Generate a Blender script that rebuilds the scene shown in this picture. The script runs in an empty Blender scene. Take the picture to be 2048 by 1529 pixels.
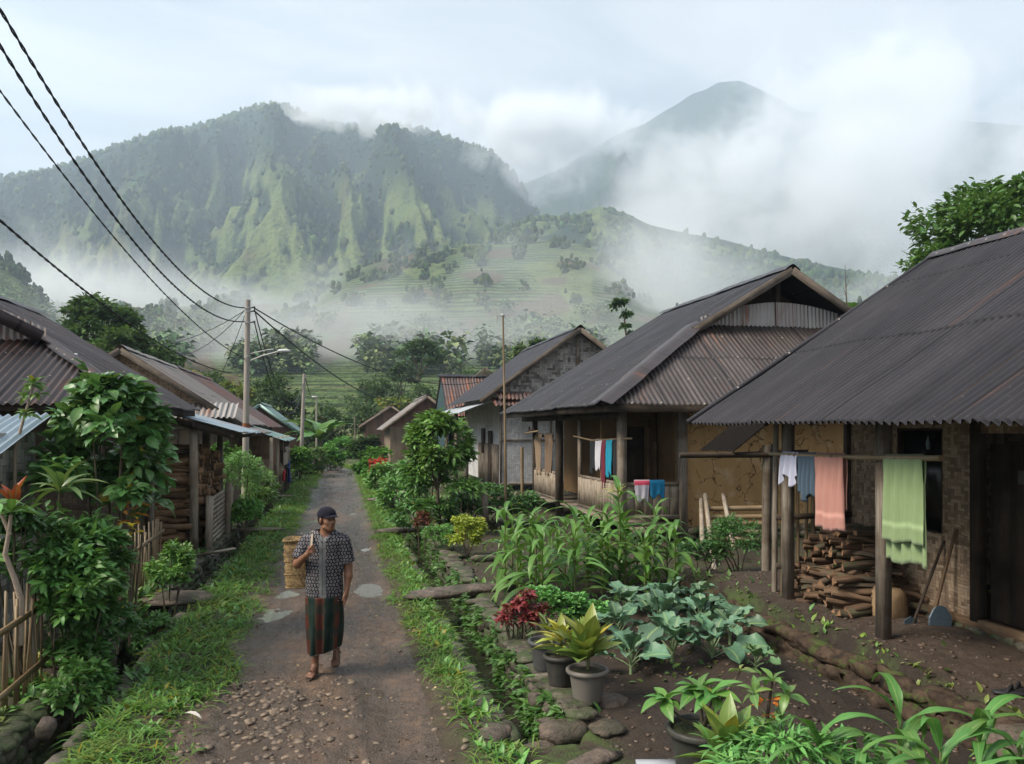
import bpy, math, random
import numpy as np
from mathutils import Vector, Matrix, noise as mnoise

SC = bpy.context.scene
COL = SC.collection
YAW = math.atan(0.213)
SY, CY = math.sin(YAW), math.cos(YAW)
CAMZ = 2.45
PI = math.pi
R = math.radians

def at(px, py, D):
    """a point that lies D metres ahead of the camera position, measured off the survey photograph"""
    L = (px - 1024) / 1600 * D
    return Vector((SY * D + CY * L, CY * D - SY * L, CAMZ + (857 - py) / 1600 * D))

def gr(px, py, z=0.0):
    D = (CAMZ - z) * 1600 / (py - 857)
    return at(px, py, D)

def atx(px, py, x):
    return at(px, py, x / (SY + CY * (px - 1024) / 1600))

def aty(px, py, y):
    return at(px, py, y / (CY - SY * (px - 1024) / 1600))

def rng(n): return np.random.default_rng(n)

# ------------------------------------------------------------------ mesh builder
class MB:
    def __init__(s):
        s.v = []; s.c = []; s.g = []; s.n = 0
    def add(s, v, f, uv=None, col=None, mi=0):
        v = np.asarray(v, float).reshape(-1, 3); f = np.asarray(f, int)
        if f.ndim == 1: f = f.reshape(1, -1)
        if uv is None: uv = v[f][:, :, :2]
        uv = np.asarray(uv, float)
        if uv.ndim == 2: uv = uv[f]
        if col is None: col = np.ones((len(v), 3)) * .5
        col = np.asarray(col, float)
        if col.ndim == 1: col = np.tile(col, (len(v), 1))
        s.v.append(v); s.c.append(col); s.g.append((f + s.n, uv, mi)); s.n += len(v)
        return s
    def build(s, name, mats, parent=None, smooth=False, loc=None):
        v = np.concatenate(s.v); c = np.concatenate(s.c)
        base = Vector((0, 0, 0))
        if parent is not None:
            p = parent
            while p is not None: base = base + p.location; p = p.parent
            oloc = Vector((0, 0, 0))
        else:
            if loc is None:
                loc = ((v[:, 0].min() + v[:, 0].max()) / 2, (v[:, 1].min() + v[:, 1].max()) / 2, v[:, 2].min())
            base = Vector(loc); oloc = base
        v = v - np.array(base)
        me = bpy.data.meshes.new(name)
        me.vertices.add(len(v)); me.vertices.foreach_set('co', v.astype(np.float32).ravel())
        L = np.concatenate([g[0].ravel() for g in s.g])
        tot = np.concatenate([np.full(len(g[0]), g[0].shape[1]) for g in s.g])
        st = np.concatenate([[0], np.cumsum(tot)[:-1]])
        me.loops.add(len(L)); me.loops.foreach_set('vertex_index', L.astype(np.int32))
        me.polygons.add(len(tot)); me.polygons.foreach_set('loop_start', st.astype(np.int32))
        mi = np.concatenate([np.full(len(g[0]), g[2]) for g in s.g])
        me.polygons.foreach_set('material_index', mi.astype(np.int32))
        if smooth: me.polygons.foreach_set('use_smooth', np.ones(len(tot), bool))
        me.update(calc_edges=True)
        uvl = me.uv_layers.new(name='UVMap')
        UV = np.concatenate([g[1].reshape(-1, 2) for g in s.g])
        uvl.data.foreach_set('uv', UV.astype(np.float32).ravel())
        ca = me.color_attributes.new('Col', 'FLOAT_COLOR', 'POINT')
        ca.data.foreach_set('color', np.concatenate([c, np.ones((len(c), 1))], 1).astype(np.float32).ravel())
        if not isinstance(mats, (list, tuple)): mats = [mats]
        for m in mats: me.materials.append(m)
        o = bpy.data.objects.new(name, me); COL.objects.link(o)
        o.location = oloc; o.parent = parent
        return o
    # --- shapes
    def box(s, c, size, rz=0, rot=None, col=None, mi=0, jit=0):
        hx, hy, hz = size[0] / 2, size[1] / 2, size[2] / 2
        v = np.array([(-hx,-hy,-hz),(hx,-hy,-hz),(hx,hy,-hz),(-hx,hy,-hz),(-hx,-hy,hz),(hx,-hy,hz),(hx,hy,hz),(-hx,hy,hz)])
        f = np.array([(0,3,2,1),(4,5,6,7),(0,1,5,4),(1,2,6,5),(2,3,7,6),(3,0,4,7)])
        la = int(np.argmax(size))
        uv = np.zeros((6, 4, 2)); off = random.random() * 7
        for i in range(6):
            ax = [2, 2, 1, 0, 1, 0][i]
            rem = [a for a in range(3) if a != ax]
            lo = la if la in rem else rem[1]; ac = [a for a in rem if a != lo][0]
            uv[i, :, 0] = v[f[i], ac] + off; uv[i, :, 1] = v[f[i], lo] + off * 1.7
        if jit: v = v + rng(int(abs(c[0] * 977 + c[1] * 331 + c[2] * 71)) + 5).uniform(-jit, jit, v.shape)
        M = rot if rot is not None else Matrix.Rotation(rz, 3, 'Z')
        v = v @ np.array(M).T + np.array(c)
        return s.add(v, f, uv, col, mi)
    def beam(s, p0, p1, w, h, up=(0, 0, 1), col=None, mi=0, jit=0):
        p0 = Vector(p0); p1 = Vector(p1); d = p1 - p0; L = d.length; d.normalize()
        up = Vector(up)
        if abs(d.dot(up)) > .98: up = Vector((0, 1, 0))
        x = d.cross(up).normalized(); z = x.cross(d)
        M = Matrix((x, d, z)).transposed()
        return s.box((p0 + p1) / 2, (w, L, h), rot=M, col=col, mi=mi, jit=jit)
    def tube(s, pts, r, n=8, col=None, mi=0, cap=True, sq=1.0):
        P = np.array([tuple(p) for p in pts], float); k = len(P)
        r = np.full(k, r) if np.isscalar(r) else np.asarray(r, float)
        T = np.gradient(P, axis=0) if k > 2 else np.tile(P[1] - P[0], (2, 1))
        T = T / (np.linalg.norm(T, axis=1)[:, None] + 1e-9)
        ref = np.array((0, 0, 1.)) if abs(T[0, 2]) < .9 else np.array((1., 0, 0))
        a = np.linspace(0, 2 * PI, n, endpoint=False); V = []
        for i in range(k):
            x = np.cross(T[i], ref); x /= np.linalg.norm(x) + 1e-9; y = np.cross(x, T[i]); ref = y
            V.append(P[i] + r[i] * (np.outer(np.cos(a), x) + sq * np.outer(np.sin(a), y)))
        V = np.concatenate(V)
        i, j = np.meshgrid(np.arange(k - 1), np.arange(n), indexing='ij'); i = i.ravel(); j = j.ravel(); j2 = (j + 1) % n
        F = np.stack([i*n+j, i*n+j2, (i+1)*n+j2, (i+1)*n+j], 1)
        d = np.concatenate([[0], np.cumsum(np.linalg.norm(np.diff(P, axis=0), axis=1))]); off = random.random() * 9
        cr = 2 * PI * r.mean() / n
        uv = np.stack([np.stack([j*cr+off, (j+1)*cr+off, (j+1)*cr+off, j*cr+off], 1), np.stack([d[i], d[i], d[i+1], d[i+1]], 1) + off], 2)
        base = s.n; s.add(V, F, uv, col, mi)
        if cap:
            for ring, flip in ((0, 1), (k - 1, 0)):
                idx = np.arange(n) + ring * n
                if flip: idx = idx[::-1]
                vv = V[idx]
                s.add(vv, np.arange(n)[None], (vv[:, :2] - vv[0, :2] + off)[None], col if col is None or np.ndim(col) == 1 else None, mi)
        return s
    def lathe(s, prof, c=(0, 0, 0), n=24, col=None, mi=0, sx=1, sy=1):
        k = len(prof); a = np.linspace(0, 2 * PI, n, endpoint=False)
        V = np.concatenate([np.stack([r*np.cos(a)*sx + c[0], r*np.sin(a)*sy + c[1], np.full(n, z + c[2])], 1) for r, z in prof])
        i, j = np.meshgrid(np.arange(k - 1), np.arange(n), indexing='ij'); i = i.ravel(); j = j.ravel(); j2 = (j + 1) % n
        F = np.stack([i*n+j, i*n+j2, (i+1)*n+j2, (i+1)*n+j], 1)
        zz = np.array([p[1] for p in prof]); cr = 2 * PI * max(p[0] for p in prof) / n
        uv = np.stack([np.stack([j*cr, (j+1)*cr, (j+1)*cr, j*cr], 1), np.stack([zz[i], zz[i], zz[i+1], zz[i+1]], 1)], 2)
        return s.add(V, F, uv, col, mi)
    def grid(s, V, uv=None, col=None, mi=0, wrap=False):
        V = np.asarray(V, float); a, b = V.shape[:2]
        i, j = np.meshgrid(np.arange(a - 1), np.arange(b if wrap else b - 1), indexing='ij'); i = i.ravel(); j = j.ravel(); j2 = (j + 1) % b
        F = np.stack([i*b+j, i*b+j2, (i+1)*b+j2, (i+1)*b+j], 1)
        if uv is not None: uv = np.asarray(uv, float).reshape(-1, 2)
        if col is not None and np.ndim(col) == 3: col = np.asarray(col).reshape(-1, 3)
        return s.add(V.reshape(-1, 3), F, uv, col, mi)

def empty(name, loc=(0, 0, 0)):
    o = bpy.data.objects.new(name, None); o.empty_display_size = .2; o.location = loc
    COL.objects.link(o); return o

def tag(o, label=None, cat=None, group=None, kind=None):
    if label: o['label'] = label
    if cat: o['category'] = cat
    if group: o['group'] = group
    if kind: o['kind'] = kind
    return o

def thing(name, label, cat, loc=(0, 0, 0), group=None):
    return tag(empty(name, loc), label, cat, group)

def copy_tree(o, parent=None):
    c = o.copy(); COL.objects.link(c); c.parent = parent
    for ch in list(o.children): copy_tree(ch, c)
    return c

# ------------------------------------------------------------------ leaves in batches
def leaf_t(L=1., w=.4, droop=.25, fold=.12, seg=5, peak=.4, wave=0., tip=1.0):
    """one leaf along +Y, normal +Z. returns verts, quads"""
    t = np.linspace(0, 1, seg + 1)
    prof = np.where(t < peak, np.sin(t / peak * PI / 2) ** .9, np.cos((t - peak) / (1 - peak) * PI / 2) ** tip)
    prof = np.clip(prof, .03, 1) * w / 2
    ang = droop * t * 1.6
    dy = np.cumsum(np.concatenate([[0], np.cos(ang[1:])])) / seg * L
    dz = -np.cumsum(np.concatenate([[0], np.sin(ang[1:])])) / seg * L
    wv = wave * np.sin(t * 17) * prof
    l = np.stack([-prof, dy, dz + fold * prof * 2 + wv], 1); m = np.stack([0 * t, dy, dz], 1); r = np.stack([prof, dy, dz + fold * prof * 2 - wv], 1)
    V = np.stack([l, m, r], 1).reshape(-1, 3)
    F = []
    for i in range(seg):
        a = i * 3
        F += [(a, a+1, a+4, a+3), (a+1, a+2, a+5, a+4)]
    UV = np.stack([np.tile([0, .5, 1], seg + 1), np.repeat(t, 3)], 1)
    return V, np.array(F), UV

def blade_t(L=1., w=.9, droop=.6, cup=.25, seg=9, nc=7, peak=.58, wave=.08, seed=0, edge=.05):
    """broad soft leaf with many columns, frilled rim and a cupped blade"""
    g = np.random.default_rng(seed); t = np.linspace(0, 1, seg + 1); u = np.linspace(-1, 1, nc)
    prof = np.where(t < peak, np.sin(t / peak * PI / 2) ** .8, np.sqrt(np.clip(1 - ((t - peak) / (1 - peak)) ** 2, 0, 1))); prof = np.clip(prof, .04, 1) * w / 2
    ang = droop * t * 1.6; dy = np.cumsum(np.concatenate([[0], np.cos(ang[1:])])) / seg * L; dz = -np.cumsum(np.concatenate([[0], np.sin(ang[1:])])) / seg * L
    ph = g.uniform(0, 6, 4); U, TT = np.meshgrid(u, t); P = np.repeat(prof[:, None], nc, 1)
    rim = np.abs(U) ** 3
    X = P * U * (1 + edge * np.sin(TT * 23 + ph[0]) * rim); Z = dz[:, None] + cup * P * np.abs(U) ** 1.6 + wave * w * rim * np.sin(TT * 15 + ph[1] + U) + wave * .5 * w * np.sin(U * 3 + TT * 5 + ph[2]) * P
    Y = dy[:, None] + 0 * X - .10 * w * (U ** 2) * (TT > .9)
    V = np.stack([X, Y, Z], -1).reshape(-1, 3); F = np.array([(i*nc+j, i*nc+j+1, (i+1)*nc+j+1, (i+1)*nc+j) for i in range(seg) for j in range(nc - 1)])
    return V, F, np.stack([(U + 1) / 2, TT], -1).reshape(-1, 2)

def eul(az, el, roll):
    """matrices: leaf +Y turned to azimuth az, raised el, rolled"""
    ca, sa = np.cos(az), np.sin(az); ce, se = np.cos(el), np.sin(el); cr, sr = np.cos(roll), np.sin(roll)
    d = np.stack([ca * ce, sa * ce, se], -1)
    side = np.stack([sa, -ca, 0 * ca], -1)
    up = np.cross(side, d)
    x = side * cr[:, None] + up * sr[:, None]; z = up * cr[:, None] - side * sr[:, None]
    return np.stack([x, d, z], -1)

def scatter(mb, T, pos, az, el, roll, sc, col, mi=0):
    V, F, UV = T; n = len(pos)
    if n == 0: return
    M = eul(az, el, roll) * np.asarray(sc).reshape(-1, 1, 1)
    A = np.einsum('nij,vj->nvi', M, V) + np.asarray(pos)[:, None, :]
    FF = (F[None] + (np.arange(n) * len(V))[:, None, None]).reshape(-1, F.shape[1])
    UU = np.tile(UV, (n, 1))
    CC = np.repeat(np.asarray(col), len(V), axis=0)
    mb.add(A.reshape(-1, 3), FF, UU, CC, mi)

def vary(g, base, n, dv=.25, dh=.12, yellow=.0):
    """leaf colours round a base colour"""
    b = np.tile(np.array(base, float), (n, 1))
    b *= (1 + g.uniform(-dv, dv, (n, 1)))
    b[:, 0] *= 1 + g.uniform(-dh, dh * 2, n); b[:, 2] *= 1 + g.uniform(-dh, dh, n)
    if yellow:
        k = g.random(n) < yellow
        b[k] = np.array((.32, .26, .03)) * g.uniform(.6, 1.1, (k.sum(), 1))
    return b

def foliage(mb, g, centre, rad, n, T, size, base, clumps=30, cr=.33, dv=.28, yellow=0., el0=.2, shell=.55, mi=0):
    """leaves gathered in clumps spread through an ellipsoid: an uneven crown with gaps"""
    centre = np.array(centre); rad = np.array(rad, float)
    u = g.normal(size=(clumps, 3)); u /= np.linalg.norm(u, axis=1)[:, None]
    u[:, 2] = np.where(u[:, 2] < -.55, -u[:, 2], u[:, 2])
    rr = (shell + (1 - shell) * g.random(clumps)) ** .8
    cc = u * rr[:, None] * (1 - cr * .5)
    cs = g.uniform(.6, 1.25, clumps) * cr
    ct = 1 + g.uniform(-.22, .22, clumps)
    k = g.integers(0, clumps, n)
    d = g.normal(size=(n, 3)); d /= np.linalg.norm(d, axis=1)[:, None]
    d[:, 2] = np.where(d[:, 2] < -.3, -d[:, 2] * .7, d[:, 2])
    q = g.random(n) ** .4
    p = cc[k] + d * (cs[k] * q)[:, None]
    pos = centre + p * rad
    out = d * .9 + cc[k] * .7
    az = np.arctan2(out[:, 1], out[:, 0]) + g.normal(0, .5, n)
    el = el0 + g.normal(0, .45, n) + .4 * d[:, 2]
    sc = size * g.uniform(.65, 1.25, n)
    col = vary(g, base, n, dv, .12, yellow) * ct[k][:, None]
    scatter(mb, T, pos, az, el, g.normal(0, .5, n), sc, col, mi)
    return centre + cc * rad

def limbs(mb, g, base, tips, r0, n=7, wob=.06, col=None, mi=0, split=.45):
    """tapered trunk with limbs that reach to given tips"""
    base = np.array(base, float); tips = np.asarray(tips, float)
    c = tips.mean(0); fork = base + (c - base) * split; fork[:2] += g.normal(0, .02, 2)
    H = np.linalg.norm(fork - base)
    tt = np.linspace(0, 1, 6)[:, None]
    tr = base + (fork - base) * tt + np.sin(tt * PI * 2) * g.normal(0, wob, 3) * H * .5
    mb.tube(tr, np.linspace(r0 * 1.15, r0 * .72, 6), n, col, mi)
    for t in tips:
        s = fork + (base - fork) * g.uniform(0, .25)
        mid = (s + t) / 2 + g.normal(0, wob, 3) * np.linalg.norm(t - s) + np.array((0, 0, .1)) * np.linalg.norm(t - s) * .5
        q = np.linspace(0, 1, 5)[:, None]
        pts = (1 - q) ** 2 * s + 2 * q * (1 - q) * mid + q ** 2 * t
        mb.tube(pts, np.linspace(r0 * .42, r0 * .07, 5), 5, col, mi)

def fbm(x, y, z=0., o=4):
    return mnoise.fractal(Vector((x, y, z)), 1.0, 2.0, o)

def blob(mb, c, size, g, n=10, m=7, amp=.12, col=None, mi=0, flat=1., rz=0.):
    """an irregular stone"""
    th = np.linspace(0, 2 * PI, n, endpoint=False); ph = np.linspace(-PI / 2, PI / 2, m)
    V = np.zeros((m, n, 3)); off = g.uniform(0, 50)
    for i, p in enumerate(ph):
        for j, t in enumerate(th):
            d = Vector((math.cos(p) * math.cos(t), math.cos(p) * math.sin(t), math.sin(p)))
            k = 1 + amp * 2 * mnoise.noise(d * 1.3 + Vector((off, 0, 0))) + amp * .7 * mnoise.noise(d * 3.1 + Vector((0, off, 0)))
            e = [abs(a) ** .75 * (1 if a > 0 else -1) for a in d]
            V[i, j] = (e[0] * k * size[0] / 2, e[1] * k * size[1] / 2, e[2] * k * size[2] / 2)
    cr, sr = math.cos(rz), math.sin(rz)
    X = V[..., 0] * cr - V[..., 1] * sr; Y = V[..., 0] * sr + V[..., 1] * cr
    V[..., 0] = X; V[..., 1] = Y
    V += np.array(c)
    mb.grid(V, uv=V[..., :2].reshape(-1, 2), col=col, mi=mi, wrap=True)

# ------------------------------------------------------------------ node helpers
class NT:
    def __init__(s, tree): s.t = tree; s.N = tree.nodes; s.L = tree.links
    def put(s, sock, v):
        if isinstance(v, bpy.types.NodeSocket): s.L.new(v, sock)
        elif isinstance(v, bpy.types.Node): s.L.new(v.outputs[0], sock)
        elif v is not None:
            if hasattr(sock, 'default_value'):
                if sock.type == 'RGBA' and len(v) == 3: v = (*v, 1)
                sock.default_value = v
    def n(s, typ, ins=None, **pr):
        nd = s.N.new('ShaderNode' + typ)
        for k, v in pr.items(): setattr(nd, k, v)
        for k, v in (ins or {}).items(): s.put(nd.inputs[k], v)
        return nd
    def m(s, op, a, b=None, c=None, clamp=False):
        nd = s.n('Math', operation=op, use_clamp=clamp); s.put(nd.inputs[0], a)
        if b is not None: s.put(nd.inputs[1], b)
        if c is not None: s.put(nd.inputs[2], c)
        return nd.outputs[0]
    def mix(s, f, a, b, blend='MIX'):
        nd = s.n('Mix', data_type='RGBA', blend_type=blend)
        s.put(nd.inputs[0], f); s.put(nd.inputs[6], a); s.put(nd.inputs[7], b)
        return nd.outputs[2]
    def ramp(s, f, pts, interp='LINEAR'):
        nd = s.n('ValToRGB'); cr = nd.color_ramp; cr.interpolation = interp
        while len(cr.elements) < len(pts): cr.elements.new(.5)
        for e, (p, c) in zip(cr.elements, pts):
            e.position = p; e.color = (c, c, c, 1) if np.isscalar(c) else (*c, 1)
        s.put(nd.inputs[0], f); return nd.outputs[0]
    def noise(s, vec, scale, detail=4, rough=.55, dist=0.):
        nd = s.n('TexNoise', {'Scale': scale, 'Detail': detail, 'Roughness': rough, 'Distortion': dist})
        if vec is not None: s.put(nd.inputs['Vector'], vec)
        return nd.outputs['Fac']
    def vmul(s, v, k):
        nd = s.n('VectorMath', operation='MULTIPLY'); s.put(nd.inputs[0], v); nd.inputs[1].default_value = k
        return nd.outputs[0]
    def sep(s, v):
        nd = s.n('SeparateXYZ'); s.put(nd.inputs[0], v); return nd.outputs
    def comb(s, x, y, z=0.):
        nd = s.n('CombineXYZ'); s.put(nd.inputs[0], x); s.put(nd.inputs[1], y); s.put(nd.inputs[2], z); return nd.outputs[0]
    def pos(s): return s.n('NewGeometry').outputs['Position']
    def uv(s): return s.n('UVMap', uv_map='UVMap').outputs[0]
    def col(s): return s.n('VertexColor', layer_name='Col').outputs['Color']
    def bump(s, h, strength=.5, dist=.01):
        return s.n('Bump', {'Height': h, 'Strength': strength, 'Distance': dist}).outputs[0]

def material(name, fn):
    m = bpy.data.materials.new(name); m.use_nodes = True
    t = m.node_tree; t.nodes.clear(); k = NT(t)
    out = t.nodes.new('ShaderNodeOutputMaterial')
    sh = fn(k)
    t.links.new(sh, out.inputs[0]); return m

def prin(k, col, rough=.7, normal=None, metal=0., spec=.4, **kw):
    ins = {'Base Color': col, 'Roughness': rough, 'Metallic': metal, 'Specular IOR Level': spec}
    if normal is not None: ins['Normal'] = normal
    ins.update(kw)
    return k.n('BsdfPrincipled', ins).outputs[0]
SUN_E = 5.0
HAZE_D = .00033
EXPO = 0.95
MIST = True
MISTLIST = [
 ('low white mist lying across the foot of the mountain behind the utility pole', (300, 635, 640, 430, 190, 64, .009)),
 ('pale mist drifting in front of the terraced hill', (800, 670, 430, 300, 120, 46, .0055)),
 ('thick grey mist rolling down the right mountain', (1830, 400, 1150, 420, 300, 330, .012)),
 ('mist rising between the terraced hill and the right mountain', (1440, 450, 1150, 330, 220, 190, .009)),
 ('cloud capping the left mountain summit', (730, 226, 1370, 260, 150, 52, .040)),
 ('bright cloud bank between the two mountain peaks', (1110, 262, 1480, 280, 200, 95, .028)),
 ('mist over the summit of the right mountain', (1740, 215, 1850, 420, 300, 250, .016)),
 ('low mist behind the roofs on the right of the village', (1450, 600, 560, 340, 130, 90, .010)),
 ('low mist at the far left foot of the mountain', (40, 590, 560, 210, 130, 62, .010)),
 ('mist veil across the flank of the right mountain', (1480, 330, 1700, 330, 220, 170, .011)),
 ('mist wrapping the right shoulder of the left mountain', (1070, 345, 1440, 190, 120, 95, .014)),
 ('thin haze of mist over the fields behind the village', (700, 695, 250, 250, 80, 26, .008)),
]
# ------------------------------------------------------------------ materials
M = {}
def m_leaf(name, rough=.45, trans=.28, vein=True, spec=.45):
    def f(k):
        c = k.col(); u = k.sep(k.uv())
        if vein:
            mid = k.m('LESS_THAN', k.m('ABSOLUTE', k.m('SUBTRACT', u[0], .5)), .045)
            side = k.m('GREATER_THAN', k.m('SINE', k.m('ADD', k.m('MULTIPLY', u[1], 55.), k.m('MULTIPLY', k.m('ABSOLUTE', k.m('SUBTRACT', u[0], .5)), -26.))), .9)
            c = k.mix(k.m('MULTIPLY', k.m('MAXIMUM', mid, k.m('MULTIPLY', side, .35)), .45), c, (.30, .40, .14))
        n = k.noise(k.pos(), 9, 2)
        c = k.mix(k.m('MULTIPLY', n, .35), c, k.mix(.6, c, (.01, .03, .008)))
        b = k.bump(k.noise(k.pos(), 60, 2), .25, .004)
        p = prin(k, c, rough, b, spec=spec)
        tr = k.n('BsdfTranslucent', {'Color': k.mix(.5, c, (.25, .40, .02), 'ADD')})
        tr.inputs['Color'].links[0].from_node.inputs[0].default_value = .25
        return k.n('MixShader', {0: trans, 1: p, 2: tr.outputs[0]}).outputs[0]
    return material(name, f)
M['leaf'] = m_leaf('leaf', .42, .22, spec=.35)
M['leaf_gloss'] = m_leaf('leaf_gloss', .38, .18, spec=.42)
M['leaf_far'] = m_leaf('leaf_far', .7, .22, vein=False, spec=.15)
M['grass'] = m_leaf('grass', .6, .3, vein=False, spec=.2)
M['cabbage'] = m_leaf('cabbage', .48, .08, spec=.4)

def wood(name, c1, c2, c3, rough=.85, moss=0.):
    def f(k):
        uv = k.uv(); s = k.vmul(uv, (34., 1.6, 1)); n = k.noise(s, 1., 5, .65, .4)
        n2 = k.noise(k.pos(), 2.3, 4); n3 = k.noise(k.vmul(uv, (120., 3., 1)), 1., 2)
        c = k.mix(k.ramp(n, [(.3, 0.), (.7, 1.)]), c1, c2)
        c = k.mix(k.ramp(n2, [(.45, 0.), (.7, 1.)]), c, c3)
        c = k.mix(k.m('MULTIPLY', k.ramp(n3, [(.5, 0.), (.62, 1.)]), .45), c, (.02, .015, .01))
        if moss: c = k.mix(k.m('MULTIPLY', k.ramp(k.noise(k.pos(), 5, 4), [(.52, 0.), (.66, 1.)]), moss), c, (.05, .08, .02))
        return prin(k, c, rough, k.bump(n, .5, .006), spec=.25)
    return material(name, f)
M['wood_grey'] = wood('wood_grey', (.14, .115, .09), (.26, .225, .185), (.09, .065, .045))
M['wood_pale'] = wood('wood_pale', (.24, .20, .155), (.40, .35, .285), (.17, .125, .085))
M['wood_barge'] = wood('wood_barge', (.075, .06, .05), (.15, .125, .10), (.05, .04, .032))
M['wood_dark'] = wood('wood_dark', (.035, .026, .02), (.075, .055, .04), (.02, .015, .012))
M['wood_brown'] = wood('wood_brown', (.12, .075, .045), (.22, .145, .085), (.07, .045, .028))
M['plank_moss'] = wood('plank_moss', (.13, .105, .08), (.22, .18, .14), (.08, .06, .045), moss=.8)
M['bark'] = wood('bark', (.06, .045, .032), (.15, .115, .08), (.09, .09, .055), moss=.4)
M['firewood'] = wood('firewood', (.085, .052, .032), (.19, .12, .075), (.045, .03, .02))

def m_vcol(name, rough=.8, nz=.35, scale=20, bump=.3, spec=.3, bd=.004):
    def f(k):
        c = k.col(); n = k.noise(k.pos(), scale, 5, .6)
        c = k.mix(k.m('MULTIPLY', n, nz), c, (0, 0, 0))
        return prin(k, c, rough, k.bump(n, bump, bd), spec=spec)
    return material(name, f)
M['vcol'] = m_vcol('painted_thing')
M['log_bright'] = wood('log_bright', (.28, .165, .09), (.46, .30, .18), (.15, .09, .05))
M['bamboo'] = material('bamboo', lambda k: prin(k, k.mix(k.noise(k.vmul(k.uv(), (20, 1.5, 1)), 1, 3), k.mix(k.ramp(k.noise(k.pos(), 1.7, 2), [(.4, 0.), (.6, 1.)]), (.21, .145, .075), (.30, .235, .15)), (.13, .09, .05)), .55, k.bump(k.noise(k.vmul(k.uv(), (60, 2, 1)), 1, 2), .3, .002)))
M['split_end'] = material('split_end', lambda k: prin(k, k.mix(k.ramp(k.noise(k.pos(), 11, 4), [(.35, 0.), (.65, 1.)]), (.30, .165, .085), (.11, .062, .036)), .85))

def corr(name, base, dark, rust, rust_amt, streak=.5, rough=.5, metal=.35, sheet=.85):
    """weathered corrugated sheet: u runs along the eave, v up the slope (metres)"""
    def f(k):
        uv = k.uv(); u = k.sep(uv)
        n = k.noise(k.vmul(uv, (5., .45, 1)), 1., 6, .7, .3)
        cell = k.comb(k.m('FLOOR', k.m('DIVIDE', u[0], sheet)), k.m('FLOOR', k.m('DIVIDE', u[1], 1.83)))
        wn = k.n('TexWhiteNoise', {'Vector': cell}, noise_dimensions='3D').outputs['Value']
        c = k.mix(n, base, dark)
        c = k.mix(k.m('MULTIPLY', wn, .75), c, k.mix(.8, c, dark)); c = k.mix(k.ramp(k.noise(k.vmul(uv, (2.2, .8, 1)), 1., 5, .7), [(.4, 0.), (.65, .7)]), c, dark)
        st = k.noise(k.vmul(uv, (13., .25, 1)), 1., 5, .7)
        big = k.noise(k.vmul(uv, (1.1, .5, 1)), 1., 4, .6)
        rm = k.m('MULTIPLY', k.ramp(k.m('ADD', k.m('MULTIPLY', st, .55), k.m('MULTIPLY', big, .55)), [(.66 - rust_amt * .17, 0.), (.75 - rust_amt * .17, 1.)]), streak)
        lap = k.m('LESS_THAN', k.m('FRACT', k.m('DIVIDE', k.m('ADD', u[1], k.m('MULTIPLY', wn, .05)), 1.83)), .022)
        side = k.m('LESS_THAN', k.m('FRACT', k.m('DIVIDE', u[0], sheet)), .035)
        rm = k.m('MAXIMUM', rm, k.m('MULTIPLY', k.m('MULTIPLY', side, k.ramp(wn, [(.72, 0.), (.78, 1.)])), min(1., rust_amt * 1.6)))
        c = k.mix(rm, c, k.mix(k.noise(uv, 9, 4), rust, k.mix(.5, rust, (.02, .01, .008))))
        c = k.mix(k.m('MULTIPLY', k.m('MAXIMUM', lap, side), .8), c, (.006, .005, .005))
        sp = k.ramp(k.noise(uv, 30, 3, .7), [(.66, 0.), (.72, 1.)])
        c = k.mix(k.m('MULTIPLY', sp, .22), c, (.5, .45, .4))
        du = k.m('MULTIPLY', k.m('SUBTRACT', k.m('FRACT', k.m('DIVIDE', u[0], .3)), .5), .3); dv = k.m('MULTIPLY', k.m('SUBTRACT', k.m('FRACT', k.m('DIVIDE', u[1], .915)), .06), .915)
        nail = k.m('LESS_THAN', k.m('ADD', k.m('MULTIPLY', du, du), k.m('MULTIPLY', dv, dv)), .00022); c = k.mix(nail, c, (.30, .26, .23))
        ro = k.m('ADD', rough, k.m('MULTIPLY', rm, .35))
        return prin(k, c, ro, k.bump(k.noise(uv, 6, 4), .25, .01), metal=k.m('MULTIPLY', k.m('SUBTRACT', 1., rm), metal), spec=.4)
    return material(name, f)
M['roof_black'] = corr('roof_black', (.070, .064, .070), (.016, .015, .019), (.13, .06, .04), .12, .4, rough=.42, metal=.35)
M['roof_brown'] = corr('roof_brown', (.080, .060, .060), (.034, .026, .027), (.22, .095, .055), .40, .65, rough=.42, metal=.45)
M['roof_rust'] = corr('roof_rust', (.15, .11, .105), (.06, .045, .045), (.26, .095, .05), .75, .8)
M['roof_grey'] = corr('roof_grey', (.30, .27, .25), (.17, .145, .13), (.25, .13, .08), .35, .5)
M['roof_pale'] = corr('roof_pale', (.50, .52, .53), (.33, .36, .38), (.30, .16, .09), .2, .6, .4)
M['roof_blue'] = corr('roof_blue', (.36, .44, .50), (.24, .31, .36), (.30, .16, .09), .35, .7, .4)
M['roof_green'] = corr('roof_green', (.22, .34, .31), (.15, .24, .23), (.25, .14, .09), .2, .6, .45)
M['gable_tin'] = corr('gable_tin', (.42, .41, .40), (.22, .20, .19), (.28, .10, .05), .5, .95)

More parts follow.
